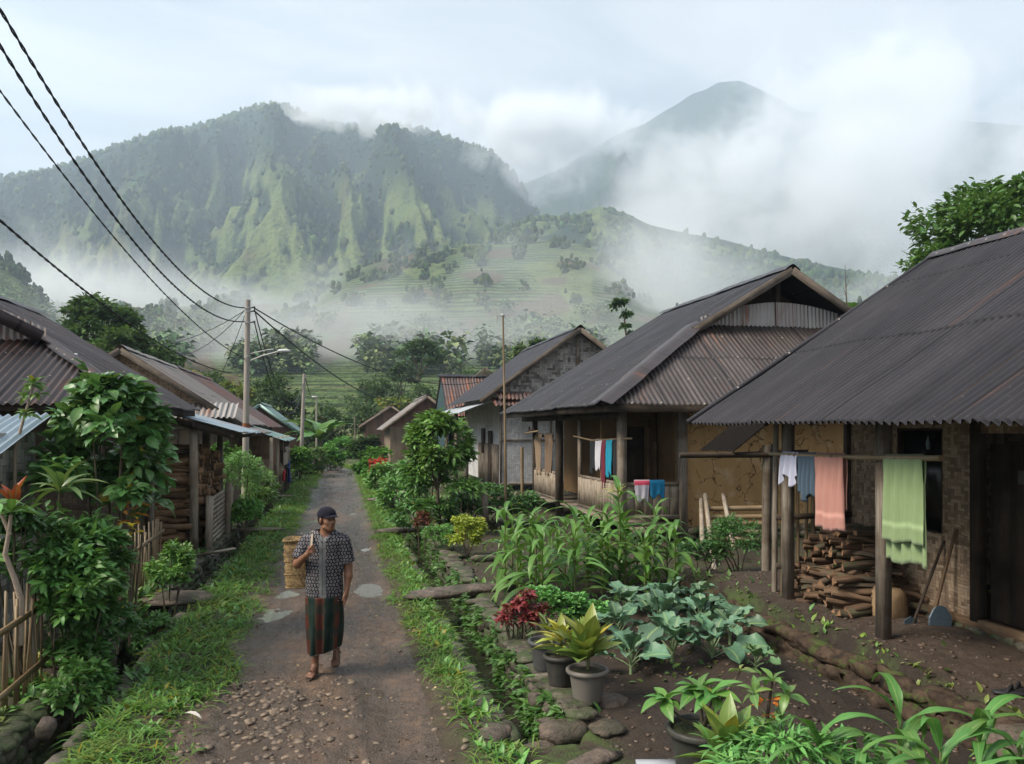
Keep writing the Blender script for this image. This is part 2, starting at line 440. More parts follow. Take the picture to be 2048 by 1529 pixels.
def woven(name, c1, c2, c3, s=.055, rough=.75, stain=(.06, .045, .03), stn=.6):
    """split bamboo woven two over two under"""
    def f(k):
        uv = k.uv(); w = k.noise(uv, 2.5, 2); q = k.n('VectorMath', operation='MULTIPLY_ADD')
        k.put(q.inputs[0], k.comb(w, k.noise(uv, 3.1, 2))); q.inputs[1].default_value = (.05, .05, 0); k.put(q.inputs[2], uv)
        u = k.sep(q.outputs[0]); U = k.m('DIVIDE', u[0], s); V = k.m('DIVIDE', u[1], s * .8)
        i = k.m('FLOOR', U); j = k.m('FLOOR', V)
        t = k.m('ADD', i, j); over = k.m('LESS_THAN', k.m('MODULO', k.m('ADD', k.m('MODULO', t, 4.), 4.), 4.), 2.)
        flip = k.m('LESS_THAN', k.n('TexWhiteNoise', {'Vector': k.comb(k.m('FLOOR', k.m('DIVIDE', i, 3.)), k.m('FLOOR', k.m('DIVIDE', j, 4.)), 7.)}).outputs['Value'], .22)
        over = k.m('ABSOLUTE', k.m('SUBTRACT', over, flip))
        seg1 = k.n('TexWhiteNoise', {'Vector': k.comb(i, k.m('FLOOR', k.m('DIVIDE', t, 4.)), 1.)}).outputs['Value']
        seg2 = k.n('TexWhiteNoise', {'Vector': k.comb(k.m('FLOOR', k.m('DIVIDE', k.m('ADD', t, 2.), 4.)), j, 5.)}).outputs['Value']
        val = k.m('ADD', k.m('MULTIPLY', over, seg1), k.m('MULTIPLY', k.m('SUBTRACT', 1., over), seg2))
        fu = k.m('FRACT', U); fv = k.m('FRACT', V)
        e1 = k.m('ABSOLUTE', k.m('SUBTRACT', fu, .5)); e2 = k.m('ABSOLUTE', k.m('SUBTRACT', fv, .5))
        e = k.m('ADD', k.m('MULTIPLY', over, e1), k.m('MULTIPLY', k.m('SUBTRACT', 1., over), e2))
        eo = k.m('ADD', k.m('MULTIPLY', over, e2), k.m('MULTIPLY', k.m('SUBTRACT', 1., over), e1))
        gap = k.ramp(e, [(.42, 0.), (.5, 1.)])
        h = k.m('SUBTRACT', 1., k.m('MULTIPLY', k.m('MULTIPLY', e, e), 3.))
        h = k.m('SUBTRACT', h, k.m('MULTIPLY', k.m('MULTIPLY', eo, eo), 1.5))
        c = k.ramp(val, [(0., c1), (.5, c2), (1., c3)])
        c = k.mix(k.m('MULTIPLY', gap, .8), c, (.02, .015, .01))
        c = k.mix(k.m('MULTIPLY', k.ramp(k.noise(uv, 1.4, 5, .65), [(.45, 0.), (.7, 1.)]), stn), c, stain)
        return prin(k, c, rough, k.bump(h, .8, .006), spec=.25)
    return material(name, f)
M['woven_brown'] = woven('woven_brown', (.19, .135, .088), (.34, .245, .165), (.46, .345, .235), s=.045, stain=(.15, .105, .07), stn=.5)
M['woven_grey'] = woven('woven_grey', (.09, .085, .08), (.30, .285, .265), (.45, .43, .40), s=.10, stain=(.16, .15, .14), stn=.4)
M['woven_white'] = woven('woven_white', (.42, .42, .43), (.52, .52, .53), (.60, .60, .60), s=.075, stain=(.28, .28, .29), stn=.7)
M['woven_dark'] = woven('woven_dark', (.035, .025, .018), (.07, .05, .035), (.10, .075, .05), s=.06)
M['basket'] = woven('basket', (.15, .095, .042), (.26, .175, .08), (.34, .24, .12), s=.016, stain=(.16, .10, .045), stn=.6)

def f_mud(k):
    uv = k.uv(); n = k.noise(uv, 1.3, 5, .6); w = k.noise(uv, 3, 3)
    q = k.n('VectorMath', operation='MULTIPLY_ADD'); k.put(q.inputs[0], k.comb(w, k.noise(k.vmul(uv, (1.1, 1, 1)), 4, 3))); q.inputs[1].default_value = (.45, .45, 0); k.put(q.inputs[2], uv)
    vo = k.n('TexVoronoi', {'Vector': q.outputs[0], 'Scale': 3.4}, feature='DISTANCE_TO_EDGE').outputs['Distance']
    cr = k.m('MULTIPLY', k.ramp(vo, [(.008, 1.), (.030, 0.)]), k.ramp(k.noise(uv, 2.1, 3), [(.46, 0.), (.52, 1.)]))
    c = k.mix(n, (.40, .255, .115), (.28, .175, .078)); c = k.mix(k.ramp(w, [(.55, 0.), (.75, 1.)]), c, (.44, .33, .20))
    sp = k.ramp(k.noise(uv, 26, 3), [(.64, 0.), (.70, 1.)]); c = k.mix(k.m('MULTIPLY', sp, .5), c, (.12, .07, .03))
    c = k.mix(k.m('MULTIPLY', k.ramp(k.noise(k.vmul(uv, (4, .6, 1)), 1, 4), [(.5, 0.), (.75, 1.)]), .35), c, (.15, .09, .045))
    c = k.mix(k.m('MULTIPLY', cr, .9), c, (.05, .028, .014))
    return prin(k, c, .95, k.bump(k.m('SUBTRACT', k.m('MULTIPLY', k.noise(uv, 14, 5), .5), cr), .7, .015), spec=.1)
M['mud'] = material('mud_plaster', f_mud)

def f_stone(k):
    p = k.pos(); n = k.noise(p, 7, 6, .65); n2 = k.noise(p, 1.9, 3)
    c = k.mix(.75, k.mix(k.ramp(n, [(.35, 0.), (.62, 1.)]), (.19, .16, .125), (.045, .038, .030)), k.col(), 'MULTIPLY')
    c = k.mix(k.m('MULTIPLY', k.ramp(k.noise(p, 3.2, 5, .7), [(.44, 0.), (.56, 1.)]), .8), c, (.035, .062, .014))
    return prin(k, c, .72, k.bump(k.m('ADD', n, k.noise(p, 22, 5, .7)), .9, .03), spec=.4)
M['stone'] = material('stone', f_stone)
def f_slab(k):
    p = k.pos(); n = k.noise(p, 9, 6, .65)
    c = k.mix(k.ramp(n, [(.35, 0.), (.62, 1.)]), (.17, .125, .095), (.055, .042, .034)); c = k.mix(k.ramp(k.noise(p, 3.5, 4), [(.46, 0.), (.6, 1.)]), c, (.05, .045, .028))
    return prin(k, c, .6, k.bump(k.m('ADD', n, k.noise(p, 24, 5, .7)), .9, .03), spec=.45)
M['slab'] = material('slab_stone', f_slab)

def f_road(k):
    p = k.pos(); n = k.noise(p, 2.2, 6, .65); wet = k.noise(k.vmul(p, (1.6, .38, 1)), 1., 5, .6)
    u = k.sep(p)
    fine = k.noise(p, 45, 5, .7)
    c = k.mix(k.ramp(n, [(.36, 0.), (.64, 1.)]), (.150, .088, .050), (.062, .037, .023)); mid = k.noise(p, 9, 5, .7); c = k.mix(k.ramp(mid, [(.36, .0), (.62, .75)]), c, (.040, .025, .016)); c = k.mix(k.m('MULTIPLY', k.ramp(fine, [(.45, 0.), (.7, 1.)]), .6), c, (.17, .14, .115))
    wm = k.ramp(wet, [(.44, 0.), (.56, 1.)])
    grey = k.noise(k.vmul(p, (.9, .3, 1)), 1.2, 4); c = k.mix(k.m('MULTIPLY', k.ramp(grey, [(.46, 0.), (.62, 1.)]), .2), c, (.080, .068, .058))
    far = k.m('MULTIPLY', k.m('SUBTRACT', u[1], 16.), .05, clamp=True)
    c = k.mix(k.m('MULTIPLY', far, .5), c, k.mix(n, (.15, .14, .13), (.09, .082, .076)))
    tr_ = k.m('MAXIMUM', k.ramp(k.m('ABSOLUTE', k.m('SUBTRACT', u[0], .42)), [(.10, 1.), (.30, 0.)]), k.ramp(k.m('ABSOLUTE', k.m('ADD', u[0], .85)), [(.08, .8), (.24, 0.)])); wm = k.m('MAXIMUM', wm, k.m('MULTIPLY', tr_, k.ramp(wet, [(.36, 0.), (.5, 1.)])))
    c = k.mix(k.m('MULTIPLY', wm, .55), c, (.040, .030, .023))
    peb = k.n('TexVoronoi', {'Vector': p, 'Scale': 26.}, feature='F1'); pd = k.ramp(peb.outputs['Distance'], [(.15, 1.), (.34, 0.)])
    pm = k.m('MULTIPLY', pd, k.ramp(k.noise(p, 4.5, 3), [(.5, 0.), (.62, 1.)]))
    c = k.mix(k.m('MULTIPLY', pm, .6), c, k.mix(k.n('TexWhiteNoise', {'Vector': peb.outputs['Color']}).outputs['Value'], (.05, .04, .033), (.22, .19, .16)))
    ro = k.m('SUBTRACT', .80, k.m('MULTIPLY', wm, .56))
    h = k.m('ADD', k.m('ADD', k.m('ADD', mid, k.m('MULTIPLY', fine, .5)), k.m('MULTIPLY', n, 1.2)), k.m('MULTIPLY', pm, .7))
    return prin(k, c, ro, k.bump(h, .9, .045), spec=.5)
M['road'] = material('wet_dirt_road', f_road)

def f_soil(k):
    p = k.pos(); n = k.noise(p, 3, 6, .65); fine = k.noise(p, 38, 5, .7)
    c = k.mix(n, (.060, .040, .028), (.022, .016, .012)); c = k.mix(k.m('MULTIPLY', fine, .4), c, (.085, .062, .046))
    peb = k.n('TexVoronoi', {'Vector': p, 'Scale': 34.}, feature='F1'); pm = k.m('MULTIPLY', k.ramp(peb.outputs['Distance'], [(.12, 1.), (.3, 0.)]), k.ramp(k.noise(p, 5, 3), [(.5, 0.), (.62, 1.)])); c = k.mix(k.m('MULTIPLY', pm, .5), c, (.13, .105, .08))
    rd = k.sep(k.col())[0]; c = k.mix(rd, c, k.mix(k.noise(p, 2.2, 6, .65), (.095, .066, .047), (.045, .031, .023)))
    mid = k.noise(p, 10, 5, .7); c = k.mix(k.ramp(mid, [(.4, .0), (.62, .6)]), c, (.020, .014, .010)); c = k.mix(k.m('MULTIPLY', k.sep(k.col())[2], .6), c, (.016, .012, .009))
    gm = k.sep(k.col())[1]   # how much green grows here
    mo = k.m('MULTIPLY', k.ramp(k.noise(p, 2.6, 5, .7), [(.42, 0.), (.58, 1.)]), gm)
    c = k.mix(mo, c, k.mix(fine, (.035, .06, .014), (.075, .11, .03)))
    return prin(k, c, .88, k.bump(k.m('ADD', k.m('ADD', n, mid), k.m('MULTIPLY', fine, .6)), .9, .04), spec=.35)
M['soil'] = material('garden_soil', f_soil)

def f_water(k):
    p = k.pos(); b = k.bump(k.noise(k.vmul(p, (6, 3, 1)), 1.5, 3), .25, .02)
    return prin(k, (.045, .04, .032), .04, b, spec=.9)
M['water'] = material('still_water', f_water)
M['puddle'] = material('puddle_water', lambda k: prin(k, (.13, .12, .11), .07, k.bump(k.noise(k.pos(), 5, 2), .05, .01), spec=1.0, IOR=2.2))

def cloth(name, rough=.95):
    def f(k):
        uv = k.uv(); c = k.col(); n = k.noise(k.vmul(uv, (25, 2, 1)), 1, 3); w = k.noise(k.pos(), 220, 2)
        c = k.mix(k.m('MULTIPLY', n, .45), c, k.mix(1., c, (.55, .55, .55), 'MULTIPLY')); c = k.mix(k.m('MULTIPLY', w, .25), c, (0, 0, 0))
        return prin(k, c, rough, k.bump(w, .4, .002), spec=.15, **{'Sheen Weight': .05})
    return material(name, f)
M['cloth'] = cloth('cloth')

def f_pot(k):
    n = k.noise(k.pos(), 14, 5); return prin(k, k.mix(k.m('MULTIPLY', n, .6), k.col(), k.mix(.5, k.col(), (.20, .16, .12))), .6, k.bump(n, .15, .003), spec=.35)
M['pot'] = material('plastic_pot', f_pot)
M['concrete'] = material('concrete_pole', lambda k: prin(k, k.mix(k.noise(k.vmul(k.pos(), (6, 6, .8)), 1.5, 5), (.36, .335, .30), (.22, .19, .165)), .85, k.bump(k.noise(k.pos(), 25, 4), .3, .004), spec=.2))
M['steel'] = material('galvanised', lambda k: prin(k, k.mix(k.noise(k.pos(), 8, 4), (.45, .46, .46), (.28, .27, .26)), .5, metal=.4))
M['black'] = material('black_cable', lambda k: prin(k, (.015, .015, .017), .6))
M['blade'] = material('blue_grey_blade', lambda k: prin(k, k.mix(k.noise(k.pos(), 30, 4), (.10, .15, .19), (.05, .07, .085)), .5, k.bump(k.noise(k.pos(), 60, 3), .3, .002), metal=.3))
M['dark_in'] = material('dark_glass', lambda k: prin(k, (.012, .012, .014), .25))
# ------------------------------------------------------------------ numpy noise
_pg = np.random.default_rng(3); _perm = _pg.permutation(512); _perm = np.concatenate([_perm, _perm]); _ang = _pg.uniform(0, 2 * PI, 512)
def pn(x, y):
    x = np.asarray(x, float); y = np.asarray(y, float)
    xi = np.floor(x).astype(int); yi = np.floor(y).astype(int); xf = x - xi; yf = y - yi
    u = xf ** 3 * (xf * (xf * 6 - 15) + 10); v = yf ** 3 * (yf * (yf * 6 - 15) + 10)
    def g(a, b, dx, dy):
        h = _ang[_perm[(_perm[a & 511] + b) & 511]]; return np.cos(h) * dx + np.sin(h) * dy
    n00 = g(xi, yi, xf, yf); n10 = g(xi + 1, yi, xf - 1, yf); n01 = g(xi, yi + 1, xf, yf - 1); n11 = g(xi + 1, yi + 1, xf - 1, yf - 1)
    return 1.5 * ((n00 * (1 - u) + n10 * u) * (1 - v) + (n01 * (1 - u) + n11 * u) * v)
def pf(x, y, o=4, r=.5):
    s = 0; a = 1; t = 0
    for i in range(o): s = s + a * pn(x * 2 ** i + 17 * i, y * 2 ** i - 9 * i); t += a; a *= r
    return s / t
def ridge(x, y, o=3, r=.5):
    s = 0; a = 1; t = 0
    for i in range(o): s = s + a * (1 - np.abs(pn(x * 2 ** i + 31 * i, y * 2 ** i + 5 * i)) * 2); t += a; a *= r
    return s / t
def sst(a, b, x):
    t = np.clip((x - a) / (b - a), 0, 1); return t * t * (3 - 2 * t)

# ------------------------------------------------------------------ village ground height
def bend(y): return -0.011 * np.clip(np.asarray(y, float) - 44, 0, 40) ** 2
RE0, RE1 = -1.27, .74         # road edges
PUDS = [(gr(px, py).x - float(bend(gr(px, py).y)), gr(px, py).y, rx, ry) for px, py, rx, ry in ((540, 1224, .42, .36), (580, 1184, .36, .40), (748, 1174, .46, .40), (705, 1026, .40, .5), (622, 1040, .36, .5), (612, 1062, .3, .35), (668, 953, .4, 1.3), (700, 948, .35, 1.2), (735, 1095, .16, .3))]
def right_edge(y): return RE1 + .16 * sst(12, 5, y)
def H(x, y):
    x = np.asarray(x, float) - bend(y); y = np.asarray(y, float)
    wob = .06 * pn(y * .9, 3.3); wl = .07 * pn(y * .8, 8.1)
    z = .035 * pf(x * 1.3, y * .8, 4)
    ro = sst(RE0 - .1, RE0 + .15, x) * sst(RE1 + .12, RE1 - .12, x)
    z = z * (1 - .5 * ro) - ro * (.03 * np.exp(-((x + .85) / .22) ** 2) + .035 * np.exp(-((x - .42) / .25) ** 2)) + .03 * ro * pf(x * 4, y * 3, 3) + ro * .020 * pf(x * 11, y * 8, 3) + .018 * (1 - ro) * pf(x * 7, y * 7, 3)
    z += .07 * np.exp(-((x + 1.65) / .3) ** 2) + .05 * np.exp(-((x - 1.0) / .2) ** 2)
    # ditches
    dl = sst(-2.56 + wl, -2.46 + wl, x) * sst(-2.02 + wl, -2.12 + wl, x) * sst(4.2, 5.2, y)
    dr = sst(1.27 + wob, 1.36 + wob, x) * sst(1.86 + wob, 1.76 + wob, x) * sst(5.95, 6.25, y)
    z -= .55 * dl + .55 * dr
    # gardens
    z += .10 * sst(-2.5 + wl, -2.75 + wl, x) + .10 * sst(1.8 + wob, 1.95 + wob, x) * sst(5.7, 6.6, y)
    # beds and the earth platforms that carry the houses
    e = .16 * pf(y * .8, 1.7, 3)
    z += .30 * sst(4.76 + e, 4.93 + e, x) * sst(10.9, 10.5, y) - .09 * sst(3.9, 4.3, x) * sst(4.93 + e, 4.76 + e, x) * sst(11.2, 10.5, y) * sst(5.2, 6.2, y)
    z += .05 * sst(5.0, 5.4, x) * sst(11, 14, y)
    z += .12 * sst(5.3, 6.0, x) * sst(18.2, 19.0, y) * sst(26, 25, y)
    z += .25 * sst(-3.2, -3.6, x) * sst(15, 15.8, y) * sst(24, 22, y)
    z += .05 * sst(2.2, 2.8, x) * sst(4.6, 4.2, x) * sst(5.6, 6.4, y) * sst(10.5, 9.5, y) * (1 + np.sin(x * 9))
    for cx, cy, rx, ry in PUDS: z -= .042 * np.exp(-((x - cx) / rx) ** 2 - ((y - cy) / ry) ** 2)
    z += np.clip(np.abs(x) - 14, 0, 60) * .015
    return z
def Hs(x, y): return float(H(np.array(x), np.array(y)))

def make_ground():
    xs = np.unique(np.round(np.concatenate([np.linspace(-90, -14, 20), np.arange(-14, -3.2, .4), np.arange(-3.2, -1.8, .05), np.arange(-1.8, 2.2, .035), np.arange(2.2, 6.2, .1), np.arange(6.2, 14, .4), np.linspace(14, 90, 20), [RE0, RE1]]), 3))
    ys = [-18, -12, -7, -3, 0, 1.5, 3, 4]
    while ys[-1] < 98: ys.append(ys[-1] + max(.04, (ys[-1] - 3) * .008))
    ys = np.array(ys)
    X, Y = np.meshgrid(xs, ys); X2 = X + bend(Y)
    Z = H(X2, Y) + np.where(Y > 62, (Y - 62) * .03, 0)
    fx = (xs[:-1] + xs[1:]) / 2; isroad = (fx > RE0) & (fx < RE1)
    a, b = X.shape; ii, jj = np.meshgrid(np.arange(a - 1), np.arange(b - 1), indexing='ij')
    gm = np.clip(sst(RE0 + .1, RE0 - .2, X) * sst(-2.7, -2.3, X) + sst(RE1 - .1, RE1 + .1, X) * sst(2.2, 1.9, X) + .45 * sst(-2.6, -3, X) + .3 * sst(1.9, 2.4, X) * sst(9, 12, Y) + sst(14, 25, np.abs(X)) + sst(28, 45, Y) * (np.abs(X) > 2), 0, 1)
    gm *= np.where((X > 4.9) & (Y < 10.5) & (X < 12), .25, 1)
    rd = sst(-1.9, -1.3, X) * sst(1.25, .8, X); gm = gm * (1 - .75 * rd)
    rd = np.maximum(rd, .75 * sst(4.9, 5.1, X) * (Y < 10.6) * (X < 12)); edge_ = np.exp(-((X - 4.85 - .16 * pf(Y * .8, 1.7, 3)) / .10) ** 2) * (Y < 10.7); gm = np.clip(gm + .9 * edge_, 0, 1)
    V = np.stack([X2, Y, Z], -1)
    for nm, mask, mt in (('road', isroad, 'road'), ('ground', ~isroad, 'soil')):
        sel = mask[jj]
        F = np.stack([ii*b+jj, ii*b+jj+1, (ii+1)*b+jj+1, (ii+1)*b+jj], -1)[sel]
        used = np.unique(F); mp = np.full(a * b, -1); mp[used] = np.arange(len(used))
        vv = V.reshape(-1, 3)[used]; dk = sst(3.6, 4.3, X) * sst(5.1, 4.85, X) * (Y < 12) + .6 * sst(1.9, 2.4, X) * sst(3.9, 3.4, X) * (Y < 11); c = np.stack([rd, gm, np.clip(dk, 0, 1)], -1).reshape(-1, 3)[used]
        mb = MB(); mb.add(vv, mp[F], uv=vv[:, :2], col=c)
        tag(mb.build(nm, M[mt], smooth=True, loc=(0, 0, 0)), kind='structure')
make_ground()

# water in the ditches and puddles on the road
def water_strip(name, x0, x1, y0, y1, z):
    ys = np.arange(y0, y1, .5); V = np.array([[(x0 + float(bend(y)), y, z), (x1 + float(bend(y)), y, z)] for y in ys])
    mb = MB(); mb.grid(V); tag(mb.build(name, M['water'], smooth=True), kind='structure')
water_strip('ditch_water', -2.7, -1.9, 5, 58, -.40)
water_strip('ditch_water', 1.15, 2.0, 6, 58, -.36)
for cx, cy, rx, ry in PUDS:
    x0 = cx + float(bend(cy)); rim = [Hs(x0 + rx * 1.1 * math.cos(t), cy + ry * 1.1 * math.sin(t)) for t in np.linspace(0, 6, 9)]
    z = Hs(x0, cy) * .5 + float(np.mean(rim)) * .5 - .002; a = np.linspace(0, 2 * PI, 32, endpoint=False)
    V = np.array([(x0, cy, z)] + [(x0 + rx * 1.6 * math.cos(t), cy + ry * 1.6 * math.sin(t), z) for t in a]); mb = MB(); mb.add(V, np.array([(0, i + 1, (i + 1) % 32 + 1) for i in range(32)]))
    tag(mb.build('puddle', M['puddle']), kind='structure')

# ------------------------------------------------------------------ hills and mountains, one surface seen from the village
def poly(pts):
    px = np.array([p[0] for p in pts], float); py = np.array([p[1] for p in pts], float)
    return lambda a: (857 - np.interp(a * 1600 + 1024, px, py)) / 1600
cA = poly([(-900, 640), (-400, 440), (-150, 372), (0, 356), (80, 345), (150, 325), (230, 293), (320, 264), (400, 250), (450, 233), (500, 215), (555, 206), (605, 226), (650, 246), (720, 250), (800, 250), (860, 262), (930, 287), (985, 305), (1022, 340), (1060, 400), (1100, 450), (1180, 520), (1400, 640), (1700, 800)])
cE = poly([(400, 640), (900, 420), (1020, 370), (1120, 330), (1230, 262), (1290, 238), (1330, 212), (1352, 200), (1385, 178), (1412, 170), (1436, 156), (1478, 153), (1510, 166), (1560, 190), (1600, 215), (1700, 215), (1800, 205), (1900, 232), (1980, 237), (2048, 245), (2300, 300), (2800, 380), (3600, 620)])
cB = poly([(700, 700), (900, 520), (1000, 458), (1060, 432), (1150, 430), (1200, 412), (1250, 425), (1300, 450), (1380, 468), (1450, 480), (1520, 500), (1620, 525), (1800, 560), (2100, 600), (2600, 640), (3000, 800)])
cC = poly([(300, 760), (560, 640), (640, 588), (690, 540), (740, 520), (820, 505), (880, 498), (930, 484), (1010, 484), (1110, 476), (1140, 480), (1185, 492), (1240, 540), (1290, 590), (1345, 615), (1450, 660), (1700, 760)])
cL = poly([(-900, 700), (-300, 600), (0, 520), (40, 545), (80, 600), (120, 660), (200, 760), (400, 850)])
vz = (np.array([55, 62, 90, 130, 220, 300, 420, 600, 900, 1300, 6000.]), np.array([-.3, -.1, 1.2, 6.5, 18, 31, 54, 92, 150, 200, 200.]))
def terrain(a, D):
    X = a * D
    z = np.interp(D, *vz) + 4 * pf(X / 130, D / 130, 3) * sst(90, 400, D)
    kind = np.zeros_like(z)
    # terraced hill
    def layer(crest, D0, D1, Db, p, spurf):
        t = np.clip((D - D0) / (D1 - D0), 0, 1); zb = np.interp(D0, *vz)
        top = crest(a) * D1 + CAMZ
        f = np.where(D <= D1, t ** p, np.clip(1 - (D - D1) / (Db - D1), 0, 1))
        zz = zb + (top - zb) * f + spurf(t, D) * np.clip((top - zb) / 420, .1, 1) * np.sin(PI * np.clip(t, 0, 1)) ** .8
        lim = CAMZ + D * crest(a) - .004 * D; e_ = .012 * D; hh = np.clip(.5 + .5 * (lim - zz) / e_, 0, 1); zz = np.where(D < D1, lim * (1 - hh) + zz * hh - e_ * hh * (1 - hh), zz)
        return np.where((D > D0) & (D < Db) & (top > zb), zz, -50), t
    zC, tC = layer(cC, 400, 700, 950, .95, lambda t, D: 10 * pf(a * 9, D / 130, 3) + 3 * ridge(a * 20, D / 90, 2))
    zL, tL = layer(cL, 300, 480, 620, 1., lambda t, D: 8 * ridge(a * 14, D / 120, 3))
    zB, tB = layer(cB, 700, 1020, 1250, .9, lambda t, D: 26 * (ridge(a * 7 + .3 * pn(D / 100, 2.), D / 420, 3) - .35))
    w = .035 * pf(a * 6, D / 300, 3)
    def sA(t, D):
        aa = a + w + .10 * (t - .5) * np.sin(a * 5 + 1.)
        r1 = ridge(aa * 4.6 + 1.3, t * .7 + 2, 1); r2 = ridge(aa * 13 + 3, t * 1.6, 2); r3 = ridge(aa * 42, t * 6, 2)
        return (125 * (r1 - .5) + 78 * (r2 - .35) * sst(0, .5, t + .2) + 20 * r3 + 6 * ridge(aa * 110, t * 18, 2)) * sst(1.02, .72, t)
    zA, tA = layer(cA, 760, 1500, 2100, 1.12, sA)
    zE, tE = layer(cE, 1300, 2600, 3400, 1.15, lambda t, D: 190 * (ridge((a + w * 2) * 3.6, t * .8, 2) - .4) + 50 * ridge(a * 16 + w * 20, t * 3, 3))
    zs = np.stack([z, zC, zL, zB, zA, zE]); k = zs.argmax(0)
    ts = np.stack([0 * tC, tC, tL, tB, tA, tE])
    return zs.max(0), k, np.take_along_axis(ts, k[None], 0)[0]

avals = np.unique(np.concatenate([np.linspace(-1.25, -.68, 50), np.linspace(-.68, .68, 620), np.linspace(.68, 1.3, 50)]))
dvals = [55.]
while dvals[-1] < 3400:
    d = dvals[-1]; dvals.append(d * (1.018 if d < 380 else 1.0055 if d < 1560 else 1.011))
dvals = np.array(dvals)
def make_hills():
    A, D = np.meshgrid(avals, dvals); Z, k, t = terrain(A, D)
    L = A * D; X = SY * D + CY * L; Y = CY * D - SY * L
    # concavity: gullies hold forest, spurs are grass
    def blur(q, n):
        for _ in range(n):
            q = (np.roll(q, 1, 1) + np.roll(q, -1, 1) + q) / 3
        return q
    conv = (Z - blur(Z, 60)) / D * 100
    px = A * 1600 + 1024; py = 857 - (Z - CAMZ) / D * 1600
    n1 = pf(X / 90, Y / 90, 4); n2 = pf(X / 25, Y / 25, 3)
    grass = np.clip(.42 + conv * .85 + n1 * .8 + n2 * .5, 0, 1)
    low = sst(330, 430, py + n1 * 60)           # upper mountain is all forest
    isA = k == 4; isC = k == 1; isE = k == 5; isB = k == 3; isV = k == 0
    crestd = (857 - 1600 * cA(A)); dep = py - crestd
    g = np.where(isA, sst(.27, .55, grass) * sst(70, 180, dep + 70 * n1), 0)
    g = np.where(isE, .15 * grass, g); g = np.where(isB, sst(.3, .7, grass), g)
    g = np.where(isC, sst(.12, .4, grass + .25), g); g = np.where(isV, sst(.2, .6, grass + .2), g); g = np.where(k == 2, .8, g)
    terr = np.where(isC, sst(.0, .15, .25 + pf(A * 7, D / 140, 2)), 0); terr = np.where(isV, .75, terr)
    soil = np.where(isC | isV, sst(.18, .3, pf(A * 11 + 5, Z / 26, 2)), 0) * .8 + np.where(isA, sst(.2, .42, pf(A * 17 + 2, D / 160, 4)) * g, 0) * .5
    V = np.stack([X, Y, Z], -1)
    mb = MB(); mb.grid(V, uv=np.stack([A * 100, Z], -1), col=np.stack([g, terr, soil], -1))
    def f(k):
        c = k.sep(k.col()); p = k.pos(); u = k.sep(p)
        n = k.noise(p, .035, 6, .65); n2 = k.noise(p, .16, 4, .7); n3 = k.noise(p, .012, 4)
        forest = k.mix(n2, (.008, .022, .016), (.032, .056, .032))
        grs = k.mix(n, (.085, .125, .045), (.20, .225, .085)); grs = k.mix(k.ramp(n3, [(.45, 0.), (.62, 1.)]), grs, (.12, .17, .06))
        grs = k.mix(k.m('MULTIPLY', k.ramp(n2, [(.5, 0.), (.66, 1.)]), .7), grs, forest)
        col = k.mix(c[0], forest, grs)
        soil = k.mix(n2, (.13, .085, .055), (.075, .05, .035))
        zz = k.m('ADD', u[2], k.m('MULTIPLY', k.noise(p, .02, 3), 7.))
        st_ = k.m('ADD', 1.7, k.m('MULTIPLY', k.m('GREATER_THAN', u[2], 66.), 1.9)); fr = k.m('FRACT', k.m('DIVIDE', zz, st_)); band = k.n('TexWhiteNoise', {'Vector': k.comb(k.m('FLOOR', k.m('DIVIDE', zz, st_)), k.m('FLOOR', k.m('MULTIPLY', k.noise(p, .03, 2), 12.)))}).outputs['Value']
        tcol = k.ramp(band, [(0., (.045, .085, .03)), (.35, (.09, .15, .05)), (.7, (.14, .19, .07)), (1., (.11, .10, .06))])
        tcol = k.mix(k.ramp(fr, [(.50, 0.), (.70, 1.)]), tcol, (.014, .028, .014))
        col = k.mix(k.m('MULTIPLY', c[1], .9), col, tcol)
        col = k.mix(c[2], col, soil)
        b = k.bump(k.m('ADD', n2, k.m('MULTIPLY', n, 2.)), .9, 9.)
        return prin(k, col, .95, b, spec=.05)
    tag(mb.build('hills', material('hillside', f), smooth=True, loc=(0, 0, 0)), kind='structure')
    return A, D, Z, k, t, g, X, Y, px, py
HL = make_hills()

def tz(a, D):
    z, k, t = terrain(np.atleast_1d(np.array(a, float)), np.atleast_1d(np.array(D, float))); return z
def camxy(a, D):
    L = a * D; return SY * D + CY * L, CY * D - SY * L

